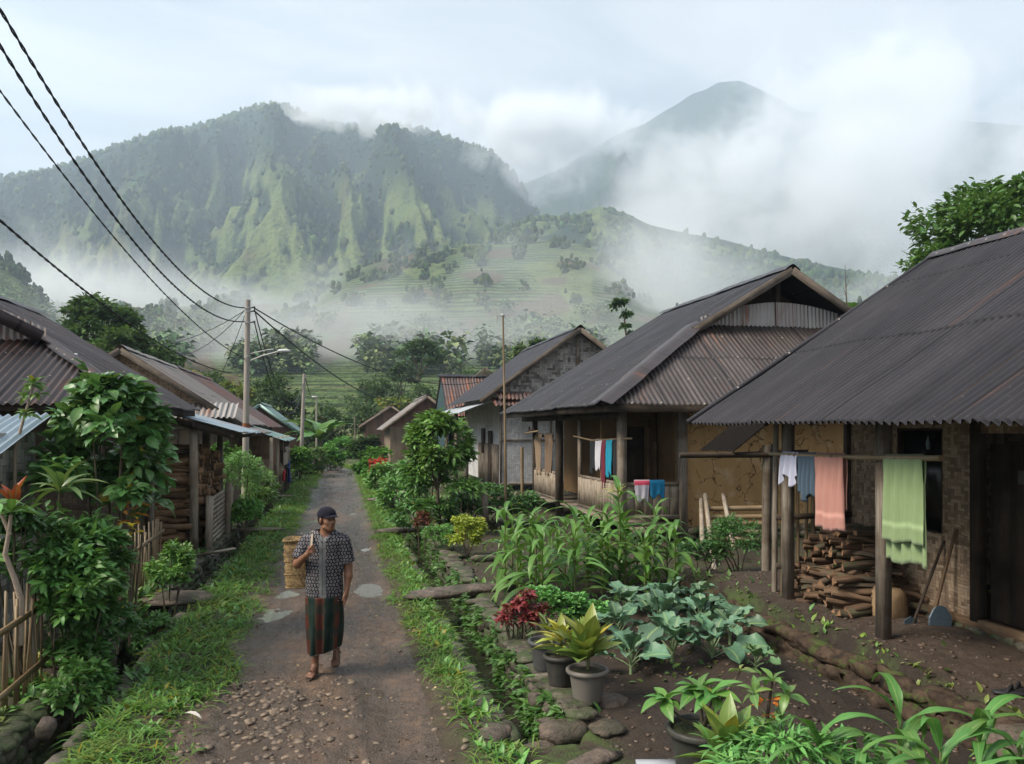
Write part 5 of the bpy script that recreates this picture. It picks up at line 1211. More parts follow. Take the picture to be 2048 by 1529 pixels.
# right side: the sapling with its young leaves
h = tree('young_tree', 'young bright green tree before the woven gable house, right of the road', (gr(880, 1068, .1)), zt(822, 19), (.78, .8, .98), 2600, .20, (.0986, .2175, .0435), .045, 60, 44, .25, mat='leaf', T=T_BROAD, cat='small tree')
shrub('young_tree', 'drooping lower boughs of the young tree with dark leaves', at(850, 960, 19), (.75, .75, .6), 1700, .19, (.0522, .1421, .0319), T_BROAD, 61, cat='small tree')
shrub('leafy_bush', 'big drooping leaves of a plant beside the thin bamboo mast', at(930, 985, 17.4), (.4, .4, .25), 420, .22, (.0725, .174, .0406), T_NARROW, 62)
shrub('hedge', 'dark green hedge in front of the woven bamboo house wall', at(985, 1010, 19.5), (1.35, .9, .55), 3800, .13, (.0377, .1087, .029), T_BROAD, 63, cat='hedge', clumps=70, cr=.2)
shrub('hedge', 'dark leafy hedge left of the one below the woven wall', at(850, 1035, 18), (.85, .9, .5), 2200, .12, (.0435, .1232, .029), T_BROAD, 64, cat='hedge', clumps=50, cr=.22, flowers=((.5, .2, .08), 12, .05))
shrub('yellow_bush', 'rounded yellow green bush on the garden edge in front of the hedge', at(933, 1068, 14.6), (.38, .42, .36), 3800, .06, (.2, .26, .025), leaf_t(1, .5, .4, .14, 3, .45), 65, clumps=60, cr=.22, flowers=((.75, .22, .02), 2, .06))
shrub('fern_bush', 'soft green feathery bush left of the yellow green one', at(880, 1075, 15.4), (.35, .4, .28), 2200, .06, (.0725, .1885, .0406), leaf_t(1, .3, .4, .14, 3, .45), 66, clumps=40, cr=.24)
shrub('maroon_shrub', 'small dark maroon plant at the head of the stone wall', at(845, 1045, 16.6), (.22, .25, .2), 500, .09, (.09, .015, .02), T_BROAD, 67, clumps=14)
shrub('leafy_bush', 'low dark leafy plants under the leaning bamboo poles by the mud wall', at(1475, 1085, 12.6), (.55, .6, .38), 1800, .09, (.0319, .1015, .0261), leaf_t(1, .3, .4, .14, 4, .4), 68, clumps=36)
shrub('leafy_bush', 'dark ground shrub between the corn and the foreground porch', at(1400, 1110, 12.4), (.6, .5, .22), 1000, .09, (.029, .087, .0261), T_BROAD, 69, clumps=26)
for i, (px, py) in enumerate(((1030, 1222), (1048, 1200), (1058, 1240), (1082, 1228), (1020, 1240))):
    shrub('coleus', 'crimson leaved coleus by the black flower pots at the garden wall', at(px, py, 8.7), (.12, .12, .1), 130, .085, (.15, .012, .03), T_BROAD, 70 + i, group='crimson coleus plants by the pots', clumps=8, cr=.4, ground=.12)
for i, (px, py, w_) in enumerate(((1135, 1200, .34), (1085, 1185, .26), (1190, 1215, .28))):
    shrub('herb_clump', ('low bright green herb clump between the corn and the potted croton', 'herb clump of small round leaves left of centre under the corn', 'herb clump next to the first blue green cabbage')[i], at(px, py + 14, 9.2), (w_, .3, .14), 1500, .055, (.0725, .2102, .0508), leaf_t(1, .8, .3, .1, 3, .5), 80 + i, clumps=40, cr=.22, ground=.12, cat='herb')

# ------------------------------------------------------------------ corn
def corn_proto(label, H_, n, L, seed, w=.085, tassel=False, col=(.087, .2175, .0435)):
    g = rng(seed); h = thing('corn_plant', label, 'corn', (0, 0, 0))
    part(h, 'stalk', 'pstem', lambda mb: mb.tube([(0, 0, -.05), (.01, 0, H_ * .5), (0, .01, H_ * .85)], [.018, .014, .007], 7), True)
    mb = MB()
    az = np.where(np.arange(n) % 2 == 0, 0, PI) + g.normal(0, .55, n) + g.uniform(0, 6)
    zz = np.linspace(.08, .85, n) * H_; el = np.linspace(.95, 1.42, n) + g.normal(0, .08, n)
    for i in range(n):
        T = leaf_t(1, w / (L * .9), g.uniform(.95, 1.75), .25, 14, .3, wave=.35, tip=.8)
        scatter(mb, T, np.array([[0, 0, zz[i]]]), az[i:i+1], el[i:i+1], np.array([g.normal(0, .3)]), [L * (1 - .35 * i / n) * g.uniform(.85, 1.15)], vary(g, col, 1, .25, .12))
    mb.build('blades', M['leaf'], h, True)
    if tassel:
        mb = MB(); m = 26
        scatter(mb, leaf_t(1, .10, .8, .1, 5, .4), np.tile((0, 0, H_ * .86), (m, 1)) + g.normal(0, .02, (m, 3)), g.uniform(0, 6.3, m), g.uniform(.6, 1.5, m), g.normal(0, .3, m), g.uniform(.15, .3, m), vary(g, (.32, .38, .1), m, .3))
        mb.build('tassel', M['leaf'], h, True)
    return h
protos = [corn_proto('', 1.15, 13, .85, 100 + i, .095, col=(.08, .2, .035)) for i in range(4)]
gc = rng(7)
spots = [(1010, 1175), (1035, 1190), (1070, 1200), (1100, 1180), (1130, 1165), (1150, 1190), (1175, 1172), (1205, 1190), (1215, 1160), (1250, 1185), (1275, 1165), (1300, 1180), (1335, 1172), (1060, 1165), (1310, 1150), (1180, 1150), (1085, 1215), (1115, 1150), (1150, 1210), (1240, 1165), (1350, 1190), (1290, 1200), (1025, 1160), (1205, 1145)]
for i, (px, py) in enumerate(spots):
    c = protos[i] if i < 4 else copy_tree(protos[i % 4])
    p = gr(px, py, .12); c.location = (p.x, p.y, Hs(p.x, p.y) - .01); c.rotation_euler.z = gc.uniform(0, 6.28); s = gc.uniform(.85, 1.12); c.scale = (s, s, s * gc.uniform(.85, 1.05))
    tag(c, 'green corn plant with arching blades in the patch before the veranda', 'corn', 'corn plants in the middle garden patch')
c = corn_proto('tall corn plant with a pale feathery tassel in front of the veranda', 1.62, 15, .85, 120, .115, True, (.08, .2, .035)); p = gr(1238, 1180, .12); c.location = (p.x, p.y, .12)
for i, (px, D, s) in enumerate(((1640, 4.7, .9), (1720, 4.4, .82), (1800, 4.9, 1.0), (1880, 4.5, .95), (1960, 4.7, .98), (2040, 4.9, .8), (1600, 4.4, .6), (1850, 4.0, .62), (1690, 4.1, .55), (1990, 4.15, .62), (1560, 4.7, .55), (1920, 4.2, .8), (2080, 4.4, .9), (1760, 4.05, .6))):
    if i < 4:
        c = corn_proto('', .95, 13, .95, 130 + i, .10, col=(.075, .2, .045)); bigp = (bigp if i else []) + [c]
    else: c = copy_tree(bigp[i % 4])
    p = at(px, 857, D); c.location = (p.x, p.y, Hs(p.x, p.y) - .12); c.rotation_euler.z = gc.uniform(0, 6.28); c.scale = (s * .98,) * 3
    tag(c, 'broad bladed corn plant close to the viewer at the bottom right', 'corn', 'corn plants in the near right corner')

# ------------------------------------------------------------------ cabbages
def cabbage(label, px, py, s, seed, n=15, col=(.075, .165, .12), group=None):
    g = rng(seed); p = gr(px, py, .14); h = thing('cabbage', label, 'cabbage', (p.x, p.y, .12), group); b = np.array((p.x, p.y, .13))
    az = np.arange(n) * 2.4 + g.uniform(0, 6); el = np.linspace(1.4, .62, n) + g.normal(0, .12, n); L = 1.12 * s * np.linspace(.7, 1.1, n) * g.uniform(.85, 1.1, n)
    st = .16 * s * 2
    # petioles then broad wavy blades
    mb = MB(); mp = MB()
    for i in range(n):
        d = np.array((math.cos(az[i]) * math.cos(el[i]), math.sin(az[i]) * math.cos(el[i]), math.sin(el[i])))
        o = b + (0, 0, st * (1 - i / n * .7)); e = o + d * L[i] * .38
        mp.tube([o, (o + e) / 2 + (0, 0, .01), e], [.009, .007, .005], 5)
        T = blade_t(1, .66, g.uniform(.25, .85), .42, 9, 7, .6, .12, int(g.integers(0, 999)))
        scatter(mb, T, e[None], az[i:i+1], el[i:i+1] - .1, np.array([g.normal(0, .25)]), [L[i] * .70 * g.uniform(.75, 1.15)], vary(g, col, 1, .3, .08))
    mp.tube([b - (0, 0, .1), b + (0, 0, st)], [.02, .014], 7)
    mb.build('leaves', M['cabbage'], h, True); mp.build('stem', M['cab_stem'], h, True)
M['cab_stem'] = material('pale_stem', lambda k: prin(k, (.2, .28, .14), .5))
for i, (px, py, s, lab) in enumerate(((1262, 1345, .40, 'blue green cabbage nearest the potted croton'), (1345, 1322, .46, 'large blue green cabbage in the middle of the front row'), (1425, 1325, .44, 'blue green cabbage at the right of the front row'), (1512, 1340, .26, 'small pale green young cabbage at the far right of the bed'),
  (1235, 1285, .40, 'cabbage behind the one nearest the potted croton'), (1318, 1265, .44, 'cabbage in the second row behind the large middle one'), (1400, 1262, .42, 'second row cabbage with upright leaf toward the porch'), (1252, 1232, .38, 'back row cabbage beside the herb clump'), (1330, 1222, .40, 'back row cabbage under the corn blades'), (1460, 1275, .34, 'cabbage at the right end of the second row'), (1395, 1215, .32, 'smallest back row cabbage toward the leaning poles'))):
    cabbage(lab, px, py, s, 200 + i, 9 if i == 3 else 13, (.09, .19, .08) if i == 3 else (.085, .18, .11), 'cabbages in the garden bed')

# ------------------------------------------------------------------ flower pots
def pot(parent, p, r, h_, col, lip=.018):
    pr = [(0, 0), (r * .72, 0), (r * .74, .01), (r * .92, h_ * .82), (r * .93, h_ * .84), (r + lip * .4, h_ * .85), (r + lip, h_ * .9), (r + lip, h_ * .97), (r + lip * .4, h_), (r * .93, h_), (r * .90, h_ * .9), (r * .85, h_ * .86), (0, h_ * .87)]
    part(parent, 'pot', 'pot', lambda mb: mb.lathe(pr, p, 32, col=col), True)
    g = rng(int(abs(p[0]) * 100)); part(parent, 'potting_soil', 'soil', lambda mb: blob(mb, (p[0], p[1], p[2] + h_ * .87), (r * 1.7, r * 1.7, .04), g, 16, 6, .1, col=(0, .5, 0)), True)
def potted():
    p = gr(1175, 1400, .14); h = thing('potted_croton', 'yellow green croton in a grey rimmed plastic pot on the stone ledge', 'potted plant', p); pot(h, p, .165, .27, (.13, .12, .11), .02)
    t = p + Vector((0, 0, .27)); tuft('', '', t, 30, .34, .34, (.2, .27, .05), '', 301, (.55, 1.5), .3, parent=h, stem=.16, spread=.02)
    tuft('', '', t + Vector((-.05, .02, .05)), 16, .32, .38, (.13, .21, .05), '', 302, (.5, 1.4), .3, parent=h, spread=.02)
    p = gr(1122, 1368, .14); h = thing('potted_croton', 'lemon yellow croton in a black plastic pot beside the grey pot', 'potted plant', p); pot(h, p, .15, .27, (.012, .016, .02))
    tuft('', '', p + Vector((0, 0, .27)), 22, .28, .32, (.33, .35, .05), '', 303, (.1, 1.3), .4, parent=h, stem=.14)
    p = gr(1092, 1338, .14); h = thing('potted_plant', 'dark bucket pot with a thin green plant, furthest of the pot row', 'potted plant', p); pot(h, p, .16, .28, (.035, .042, .05))
    tuft('', '', p + Vector((0, 0, .28)), 12, .24, .25, (.1, .12, .04), '', 304, (.1, 1.3), .4, parent=h, stem=.1)
    p = at(1405, 1565, 5.4); p.z = .14; h = thing('potted_shrub', 'forked shrub with lobed leaves in a big black pot at the bottom edge', 'potted plant', p); pot(h, p, .235, .30, (.01, .018, .018), .012)
    t = p + Vector((0, 0, .28)); g = rng(9); ends = [at(1330, 1405, 5.45), at(1400, 1385, 5.4), at(1425, 1395, 5.3), at(1480, 1345, 5.5), at(1355, 1420, 5.2)]
    part(h, 'stem', 'bark', lambda mb: [mb.tube([t, (t + e) / 2 + Vector(g.normal(0, .015, 3)), e], [.014, .010, .006], 6) for e in ends[:4]], True)
    for i, e in enumerate(ends[:3]): tuft('', '', e, 12, .20, .42, (.0798, .2175, .0435), '', 310 + i, (-.1, .9), .5, mat='leaf', parent=h)
    tuft('', '', ends[3], 5, .10, .4, (.145, .203, .058), '', 315, (0, .9), .5, mat='leaf', parent=h)
    p = at(1455, 1600, 5.0); p.z = .12; h = thing('variegated_croton', 'croton with cream edged green leaves right of the big black pot', 'plant', p)
    tuft('', '', p + Vector((0, 0, .10)), 24, .32, .36, (.14, .22, .05), '', 320, (.3, 1.4), .35, parent=h, stem=.22, spread=.02)
    p = at(1540, 1600, 4.9); p.z = .12; h = thing('flowering_stem', 'tall dark stemmed plant with orange blossoms and curled green leaves', 'plant', p); g = rng(11)
    part(h, 'stem', 'wood_dark', lambda mb: (mb.tube([p, at(1532, 1450, 4.9), at(1545, 1360, 4.9)], [.016, .012, .007], 6), mb.tube([p + Vector((0, 0, .02)), at(1500, 1480, 4.9)], [.012, .006], 5)), True)
    for i, (px, py) in enumerate(((1545, 1365), (1575, 1395), (1510, 1395), (1560, 1440), (1525, 1460))): tuft('', '', at(px, py, 4.9), 7, .13, .38, (.1015, .2175, .0508), '', 330 + i, (-.2, 1.2), .6, parent=h)
    mb = MB(); n = 34; P = np.array([at(px, py, 4.88) for px, py in ((1520, 1405), (1548, 1398), (1540, 1435), (1518, 1490))])[g.integers(0, 4, n)] + g.normal(0, .012, (n, 3))
    scatter(mb, leaf_t(1, .5, .4, .1, 3, .5), P, g.uniform(0, 6.3, n), g.uniform(-.5, 1.2, n), g.normal(0, .5, n), g.uniform(.03, .06, n), vary(g, (.65, .17, .02), n, .3)); mb.build('flowers', M['leaf'], h, True)
    shrub('leafy_bush', 'low tangle of green leaves below the near corn plants', at(1590, 1520, 4.75), (.55, .4, .16), 1100, .10, (.0725, .203, .0508), T_NARROW, 340, clumps=26, ground=.1)
potted()

# ------------------------------------------------------------------ grass on the verges and plants in the cracks: uncountable
def grass(name, label, n, fx, L, col, seed, T=None, width=None, dens=None, mat='grass'):
    g = rng(seed); y = 4.6 + (g.random(n) ** 1.9) * 52; x = fx(g, y, n); x = x + bend(y)
    keep = dens(x, y) > g.random(n) if dens else np.ones(n, bool); x = x[keep]; y = y[keep]; m = len(x)
    z = H(x, y); sc = 1.25 * L * g.uniform(.45, 1.25, m) * (1 + .5 * pf(x * 2.2, y * 2.2, 2)) * (1 + .02 * y)
    dry = sst(.1, .5, pf(x * 1.1 + 3, y * .9, 3)); c = vary(g, np.array(col) * 1.35, m, .35, .2, .03); c = c * (1 - .6 * dry[:, None]) + np.array((.22, .21, .06)) * .6 * dry[:, None] * g.uniform(.7, 1.2, (m, 1))
    mb = MB(); scatter(mb, T or T_BLADE, np.stack([x, y, z - .01], 1), g.uniform(0, 6.3, m), g.uniform(.55, 1.45, m), g.normal(0, .3, m), sc, c)
    tag(mb.build(name, M[mat], smooth=True, loc=(0, 10, 0)), label, 'grass', kind='stuff')
TB2 = leaf_t(1., .07, .9, .25, 3, .3)
ed = lambda y: .10 + .16 * pn(y * .9, 2.) + .09 * pn(y * 3.1, 5.)
grass('verge_grass', 'green grass verge between the road and the left ditch', 34000, lambda g, y, n: -1.22 + ed(y) - g.random(n) ** 1.15 * .85, .14, (.0754, .1668, .0319), 1, TB2, dens=lambda x, y: np.clip(.75 + pf(x * 2, y * .8, 3) * 1.2, .1, 1))
grass('verge_grass', 'green grass verge between the road and the right ditch', 22000, lambda g, y, n: right_edge(y) + .12 - ed(y + 9) + g.random(n) ** 1.1 * .52, .13, (.0798, .174, .0319), 2, TB2, dens=lambda x, y: np.clip(.75 + pf(x * 2, y * .8, 3) * 1.3, .1, 1) * (.35 + .65 * sst(6.2, 7.0, y)))
TW = leaf_t(1., .42, .4, .15, 3, .4)
grass('verge_weeds', 'small leaved weeds covering the near left verge', 9000, lambda g, y, n: -1.35 - g.random(n) * .72, .07, (.0653, .174, .0435), 3, TW, dens=lambda x, y: np.clip(.4 + pf(x * 2 + 7, y * 1.2, 3) * 2.2, 0, 1), mat='leaf')
grass('verge_weeds', 'small leaved weeds covering the right verge', 7000, lambda g, y, n: 1.0 + g.random(n) * .34, .07, (.0798, .203, .0435), 4, TW, dens=lambda x, y: np.clip(.5 + pf(x * 2 + 7, y * 1.2, 3) * 2.2, 0, 1) * (.4 + .6 * sst(6.2, 7.2, y)), mat='leaf')
grass('bank_plants', 'small ferns and weeds growing out of the left ditch bank', 9000, lambda g, y, n: -2.48 - g.random(n) * .55, .11, (.0551, .145, .0319), 5, TW, dens=lambda x, y: np.clip(.45 + pf(x * 2 + 1, y * 1.5, 3) * 2.2, 0, 1), mat='leaf')
grass('garden_weeds', 'scattered weeds on the dark soil of the right garden', 16000, lambda g, y, n: 1.9 + g.random(n) ** 1.6 * 9, .07, (.058, .145, .0319), 6, TW, dens=lambda x, y: np.clip(.16 + pf(x * .9 + 1, y * .9, 3) * 2.0, 0, 1) * sst(6, 8, y) + .25 * sst(13, 16, y), mat='leaf')
grass('platform_moss', 'mossy weeds along the edge of the foreground porch platform', 2600, lambda g, y, n: 4.86 + g.normal(0, .09, n), .06, (.087, .174, .029), 7, TW, dens=lambda x, y: (y < 10.5) * np.clip(.3 + pf(x * 3, y * 2, 3) * 2.2, 0, 1), mat='leaf')
def wallgreen():
    g = rng(44); n = 13000; y = 6.3 + g.random(n) ** 1.5 * 24; z = g.uniform(-.4, .16, n); d = np.clip(.25 + pf(y * 1.6, z * 3 + 4, 3) * 2.4, 0, 1) > g.random(n)
    y = y[d]; z = z[d]; m = len(y); x = 1.80 + .06 * pn(y * .9, 3.3) - .05 + g.uniform(-.03, .03, m) + z * .06
    mb = MB(); scatter(mb, TW, np.stack([x, y, z], 1), PI + g.normal(0, .7, m), g.uniform(-.2, 1.1, m), g.normal(0, .5, m), g.uniform(.05, .13, m), vary(g, (.0609, .1595, .0362), m, .4))
    tag(mb.build('wall_ferns', M['leaf'], smooth=True, loc=(1.8, 12, 0)), 'ferns and creepers covering the stone wall of the right ditch', 'fern', kind='stuff')
wallgreen()
# ------------------------------------------------------------------ poles, cables, mast
def util_pole(label, b, top, r, lean=(0, 0)):
    h = thing('utility_pole', label, 'pole', b); t = Vector((b.x + lean[0], b.y + lean[1], top))
    part(h, 'shaft', 'concrete', lambda mb: mb.tube([b - Vector((0, 0, .2)), t], [r * 1.15, r * .8], 14), True)
    return h, t
pb = gb(489, 22); up, pt = util_pole('tall concrete utility pole on the left of the road with many cables', pb, zt(600, 22), .085, (.09, 0))
part(up, 'rust_band', m_vcol('rust_band', .8), lambda mb: mb.tube([pb + (pt - pb) * .405, pb + (pt - pb) * .43], .094, 14, col=(.26, .10, .05)), True)
for i, dz in enumerate((.22, .32, .62, 1.55)):
    part(up, 'insulator', 'black', lambda mb: (mb.tube([pt - Vector((-.06, 0, dz)), pt - Vector((-.17, 0, dz - .02))], .018, 6), mb.lathe([(0, -.03), (.03, -.02), (.02, 0), (.03, .02), (0, .03)], pt - Vector((-.17, 0, dz - .02)), 8)), True)
    part(up, 'clamp', 'steel', lambda mb: mb.tube([pt - Vector((0, 0, dz + .02)), pt - Vector((0, 0, dz - .02))], .083, 12), True)
def lamp():
    a = at(501, 722, 22); h = thing('street_lamp', 'street lamp on a curved arm clamped to the tall utility pole', 'street lamp', a)
    part(h, 'arm', 'steel', lambda mb: (mb.tube([a, at(525, 712, 21.8), at(556, 704, 21.5)], .022, 8), mb.tube([at(500, 708, 22), at(535, 700, 21.8), at(548, 699, 21.6)], .012, 6)), True)
    part(h, 'lamp_head', m_vcol('lamp_shell', .4, .1), lambda mb: blob(mb, at(568, 702, 21.3), (.34, .16, .085), rng(1), 14, 9, .02, col=(.62, .64, .64), rz=-YAW + .1), True)
    part(h, 'photocell', 'black', lambda mb: mb.tube([at(557, 706, 21.4), at(554, 712, 21.4)], [.04, .02], 8), True)
lamp()
b2 = gb(600, 42); p2, pt2 = util_pole('second grey pole leaning slightly behind the roadside stall', b2, zt(748, 42), .10, (.22, 0))
part(p2, 'bracket', 'steel', lambda mb: mb.tube([at(607, 765, 42), at(613, 755, 42)], .02, 6))
b3 = gb(633, 62); p3, pt3 = util_pole('farthest thin pole with a small white lamp at its top', b3, zt(792, 62), .07)
part(p3, 'lamp_head', m_vcol('lamp_white', .4, .1), lambda mb: mb.box(at(629, 794, 61.8), (.42, .2, .09), col=(.7, .7, .7)))
b4 = gb(711, 70); h = thing('thin_pole', 'thin wooden pole in front of the little orange house', 'pole', b4); part(h, 'shaft', 'wood_grey', lambda mb: mb.tube([b4, at(709, 830, 70)], [.06, .05], 7), True)

def cable(label, a, b, sag, r=.012, n=26, twist=False, ups=(0, 0, 1)):
    a = Vector(a); b = Vector(b); P = [a.lerp(b, t) - Vector((0, 0, sag * 4 * t * (1 - t))) for t in np.linspace(0, 1, n)]
    mb = MB()
    if twist:
        m = n * 9; T = np.linspace(0, 1, m); Q = [a.lerp(b, t) - Vector((0, 0, sag * 4 * t * (1 - t))) for t in T]
        L = (b - a).length
        for k in range(2): mb.tube([q + Vector((math.cos(t * L * 14 + k * PI), 0, math.sin(t * L * 14 + k * PI))) * r * .8 for q, t in zip(Q, T)], r * .75, 5)
    else: mb.tube(P, r, 6)
    tag(mb.build('power_cable', M['black'], smooth=True), label, 'cable', 'overhead cables around the utility pole')
def pole_pt(dz): return pt - Vector((.09, 0, dz))
# the cables on the left run to a pole that stands beyond the left edge of the view
cable('uppermost cable crossing the upper left sky down to the utility pole', pole_pt(.22), at(-160, -262, 7.2), 1.0, .014, twist=True)
cable('second cable from the top crossing the upper left sky to the utility pole', pole_pt(.60), at(-170, -195, 7.4), 1.05, .014, twist=True)
cable('third thinner cable crossing the left sky lower down the utility pole', pole_pt(1.62), at(-160, -40, 8.0), .55, .010, twist=True)
cable('lowest heavy cable passing in front of the big tree on the left', at(395, 742, 25) + Vector((1.0, 0, -.05)), at(-120, 335, 8.5), .45, .013, twist=True)
cable('cable from the pole top to the weathered roof on the left', pole_pt(.3), at(300, 690, 30), .25, .010)
cable('cable from the pole top dropping behind the weathered house', pole_pt(.3), at(345, 712, 32), .35, .010)
cable('short cable from the pole down to the left house eave', pole_pt(.45), at(443, 748, 25), .05, .010)
cable('long cable from the utility pole to the rusty roof house', pt + Vector((.17, 0, -.22)), at(1000, 752, 44), 1.15, .018)
cable('cable from the utility pole toward the mid distance trees', pt + Vector((.17, 0, -.30)), at(850, 795, 62), 1.3, .022)
cable('left cable of the pair running from pole top to second grey pole', pt + Vector((.17, 0, -.24)), pt2 + Vector((-.05, 0, -.5)), 1.7, .016)
cable('right cable of the pair running from pole top to second grey pole', pt + Vector((.17, 0, -.60)), pt2 + Vector((.05, 0, -.2)), 2.2, .016)
cable('cable from the second grey pole to the farthest lamp pole', pt2 + Vector((.05, 0, -.2)), pt3 + Vector((0, 0, -.1)), .55, .02)

def mast():
    b = gr(1012, 1066, .0); h = thing('antenna_mast', 'thin tall bamboo mast with a small antenna at its top', 'antenna', b); D = 18.7
    part(h, 'pole', 'bamboo', lambda mb: mb.tube([b, at(1010, 850, D), at(1006, 634, D)], [.04, .03, .02], 8), True)
    an = part(h, 'antenna', 'steel', lambda mb: (mb.tube([at(993, 632, D), at(1018, 632, D)], .008, 5), mb.tube([at(994, 626, D), at(994, 643, D)], .010, 5), mb.tube([at(1015, 629, D), at(1019, 637, D)], .010, 5), mb.box(at(1006, 631, D), (.06, .05, .06))))
    b = gr(1045, 1035, .05); h = thing('bamboo_stake', 'pale yellow bamboo stake standing right of the antenna mast', 'stake', b)
    part(h, 'pole', 'bamboo', lambda mb: mb.tube([b, at(1044, 895, (2.4 * 1600) / 178)], .045, 8), True)
    b = gr(972, 1062, .1); h = thing('fence_post', 'weathered grey post stump in front of the hedge', 'post', b)
    part(h, 'post', 'wood_grey', lambda mb: mb.beam(b - Vector((0, 0, .1)), at(969, 982, 18.3), .13, .09, up=(0, 1, 0), jit=.015))
mast()

# ------------------------------------------------------------------ washing
def cloth_on(name, label, cat, a, b, front, back, col, seed, border=None, folds=3, amp=.018, taper=0., thick=.006, wob=.0, hem=None, col2=None, group=None):
    """a cloth hung over the straight line a to b; front = length toward the road"""
    a = Vector(a); b = Vector(b); U = (b - a); W = U.length; U.normalize(); nrm = Vector((U.y, -U.x, 0)).normalized()
    if nrm.x > 0: nrm = -nrm
    g = rng(seed); nu, nv = 26, 20; V = []; C = []; ph = g.uniform(0, 6)
    rows = [(-back * (1 - i / nv)) for i in range(nv)] + [0.0] + [front * (i + 1) / nv for i in range(nv)]
    for s in rows:
        r = []; cr = []
        for j in range(nu + 1):
            u = j / nu; side = 1 if s > 0 else -1; d = abs(s); k = min(1, d / .25)
            off = .022 * min(1, d / .04) + amp * k * math.sin(u * folds * 2 * PI + ph + d * 1.5) + .01 * k * fbm(u * 3, d * 3, seed)
            ln = d * (1 + wob * math.sin(u * 9 + ph) * (d / max(front, back)))
            uu = .5 + (u - .5) * (1 + taper * d / max(front, .1))
            p = a + U * (W * uu) + nrm * side * off + Vector((0, 0, -ln + .012 * (1 - min(1, d / .03))))
            c = np.array(col)
            if border and s > 0:
                for (x0, x1) in border:
                    if x0 < (front - d) < x1: c = np.minimum(c * 1.35 + .05, .9)
            if hem and (front - d if s > 0 else back - d) < .018: c = np.array(hem)
            if col2 and s > 0 and d < col2[0]: c = np.array(col2[1])
            r.append(p); cr.append(c)
        V.append(r); C.append(cr)
    mb = MB(); uv = np.stack(np.meshgrid(np.arange(len(V)) * .03, np.arange(nu + 1) * W / nu, indexing='ij')[::-1], -1)
    mb.grid(np.array([[tuple(q) for q in r] for r in V]), uv=uv, col=np.array(C)); o = mb.build(name, M['cloth'], smooth=True)
    md = o.modifiers.new('t', 'SOLIDIFY'); md.thickness = thick
    return tag(o, label, cat, group)
def wash1():
    A = at(1540, 908, 9.75); B = at(1882, 917, 6.95); dr = (B - A)
    h = thing('laundry_pole', 'bamboo pole tied across the foreground porch posts to carry towels', 'pole', A)
    part(h, 'pole', 'bamboo', lambda mb: mb.tube([A, A.lerp(B, .33) - Vector((0, 0, .012)), A.lerp(B, .66) - Vector((0, 0, .012)), B], [.022, .024, .026, .028], 10), True)
    for t in (.2, .45, .8): part(h, 'node', 'wood_brown', lambda mb: mb.tube([A.lerp(B, t) - Vector((0, 0, .012)), A.lerp(B, t + .004) - Vector((0, 0, .012))], .03, 10), True)
    def pt_(px):
        lo, hi = 0, 1
        for _ in range(30):
            m = (lo + hi) / 2; q = A.lerp(B, m); D = CY * q.y + SY * q.x; L = CY * q.x - SY * q.y
            if 1024 + L / D * 1600 < px: lo = m
            else: hi = m
        return A.lerp(B, lo) + Vector((0, 0, .022 - .012 * min(1, 6 * lo * (1 - lo))))
    cloth_on('towel', 'green bath towel with paler band hanging from the porch pole', 'towel', pt_(1770), pt_(1848), .80, 1.0, (.25, .34, .17), 5, [(.13, .19)], 4, .019, .05, wob=.02, hem=(.46, .58, .34))
    cloth_on('towel', 'salmon pink towel with pale band hanging from the porch pole', 'towel', pt_(1633), pt_(1690), .80, .58, (.47, .24, .20), 6, [(.12, .18)], 4, .019, .03, wob=.02, hem=(.72, .42, .38))
    cloth_on('shirt', 'dark slate blue shirt folded over the porch pole beside the pink towel', 'shirt', pt_(1598), pt_(1633), .48, .44, (.075, .115, .16), 7, None, 4, .028, .0, wob=.12)
    cloth_on('shirt', 'pale lavender shirt at the left end of the porch pole', 'shirt', pt_(1566), pt_(1597), .32, .24, (.52, .54, .68), 8, None, 3, .028, .25, wob=.22)
wash1()
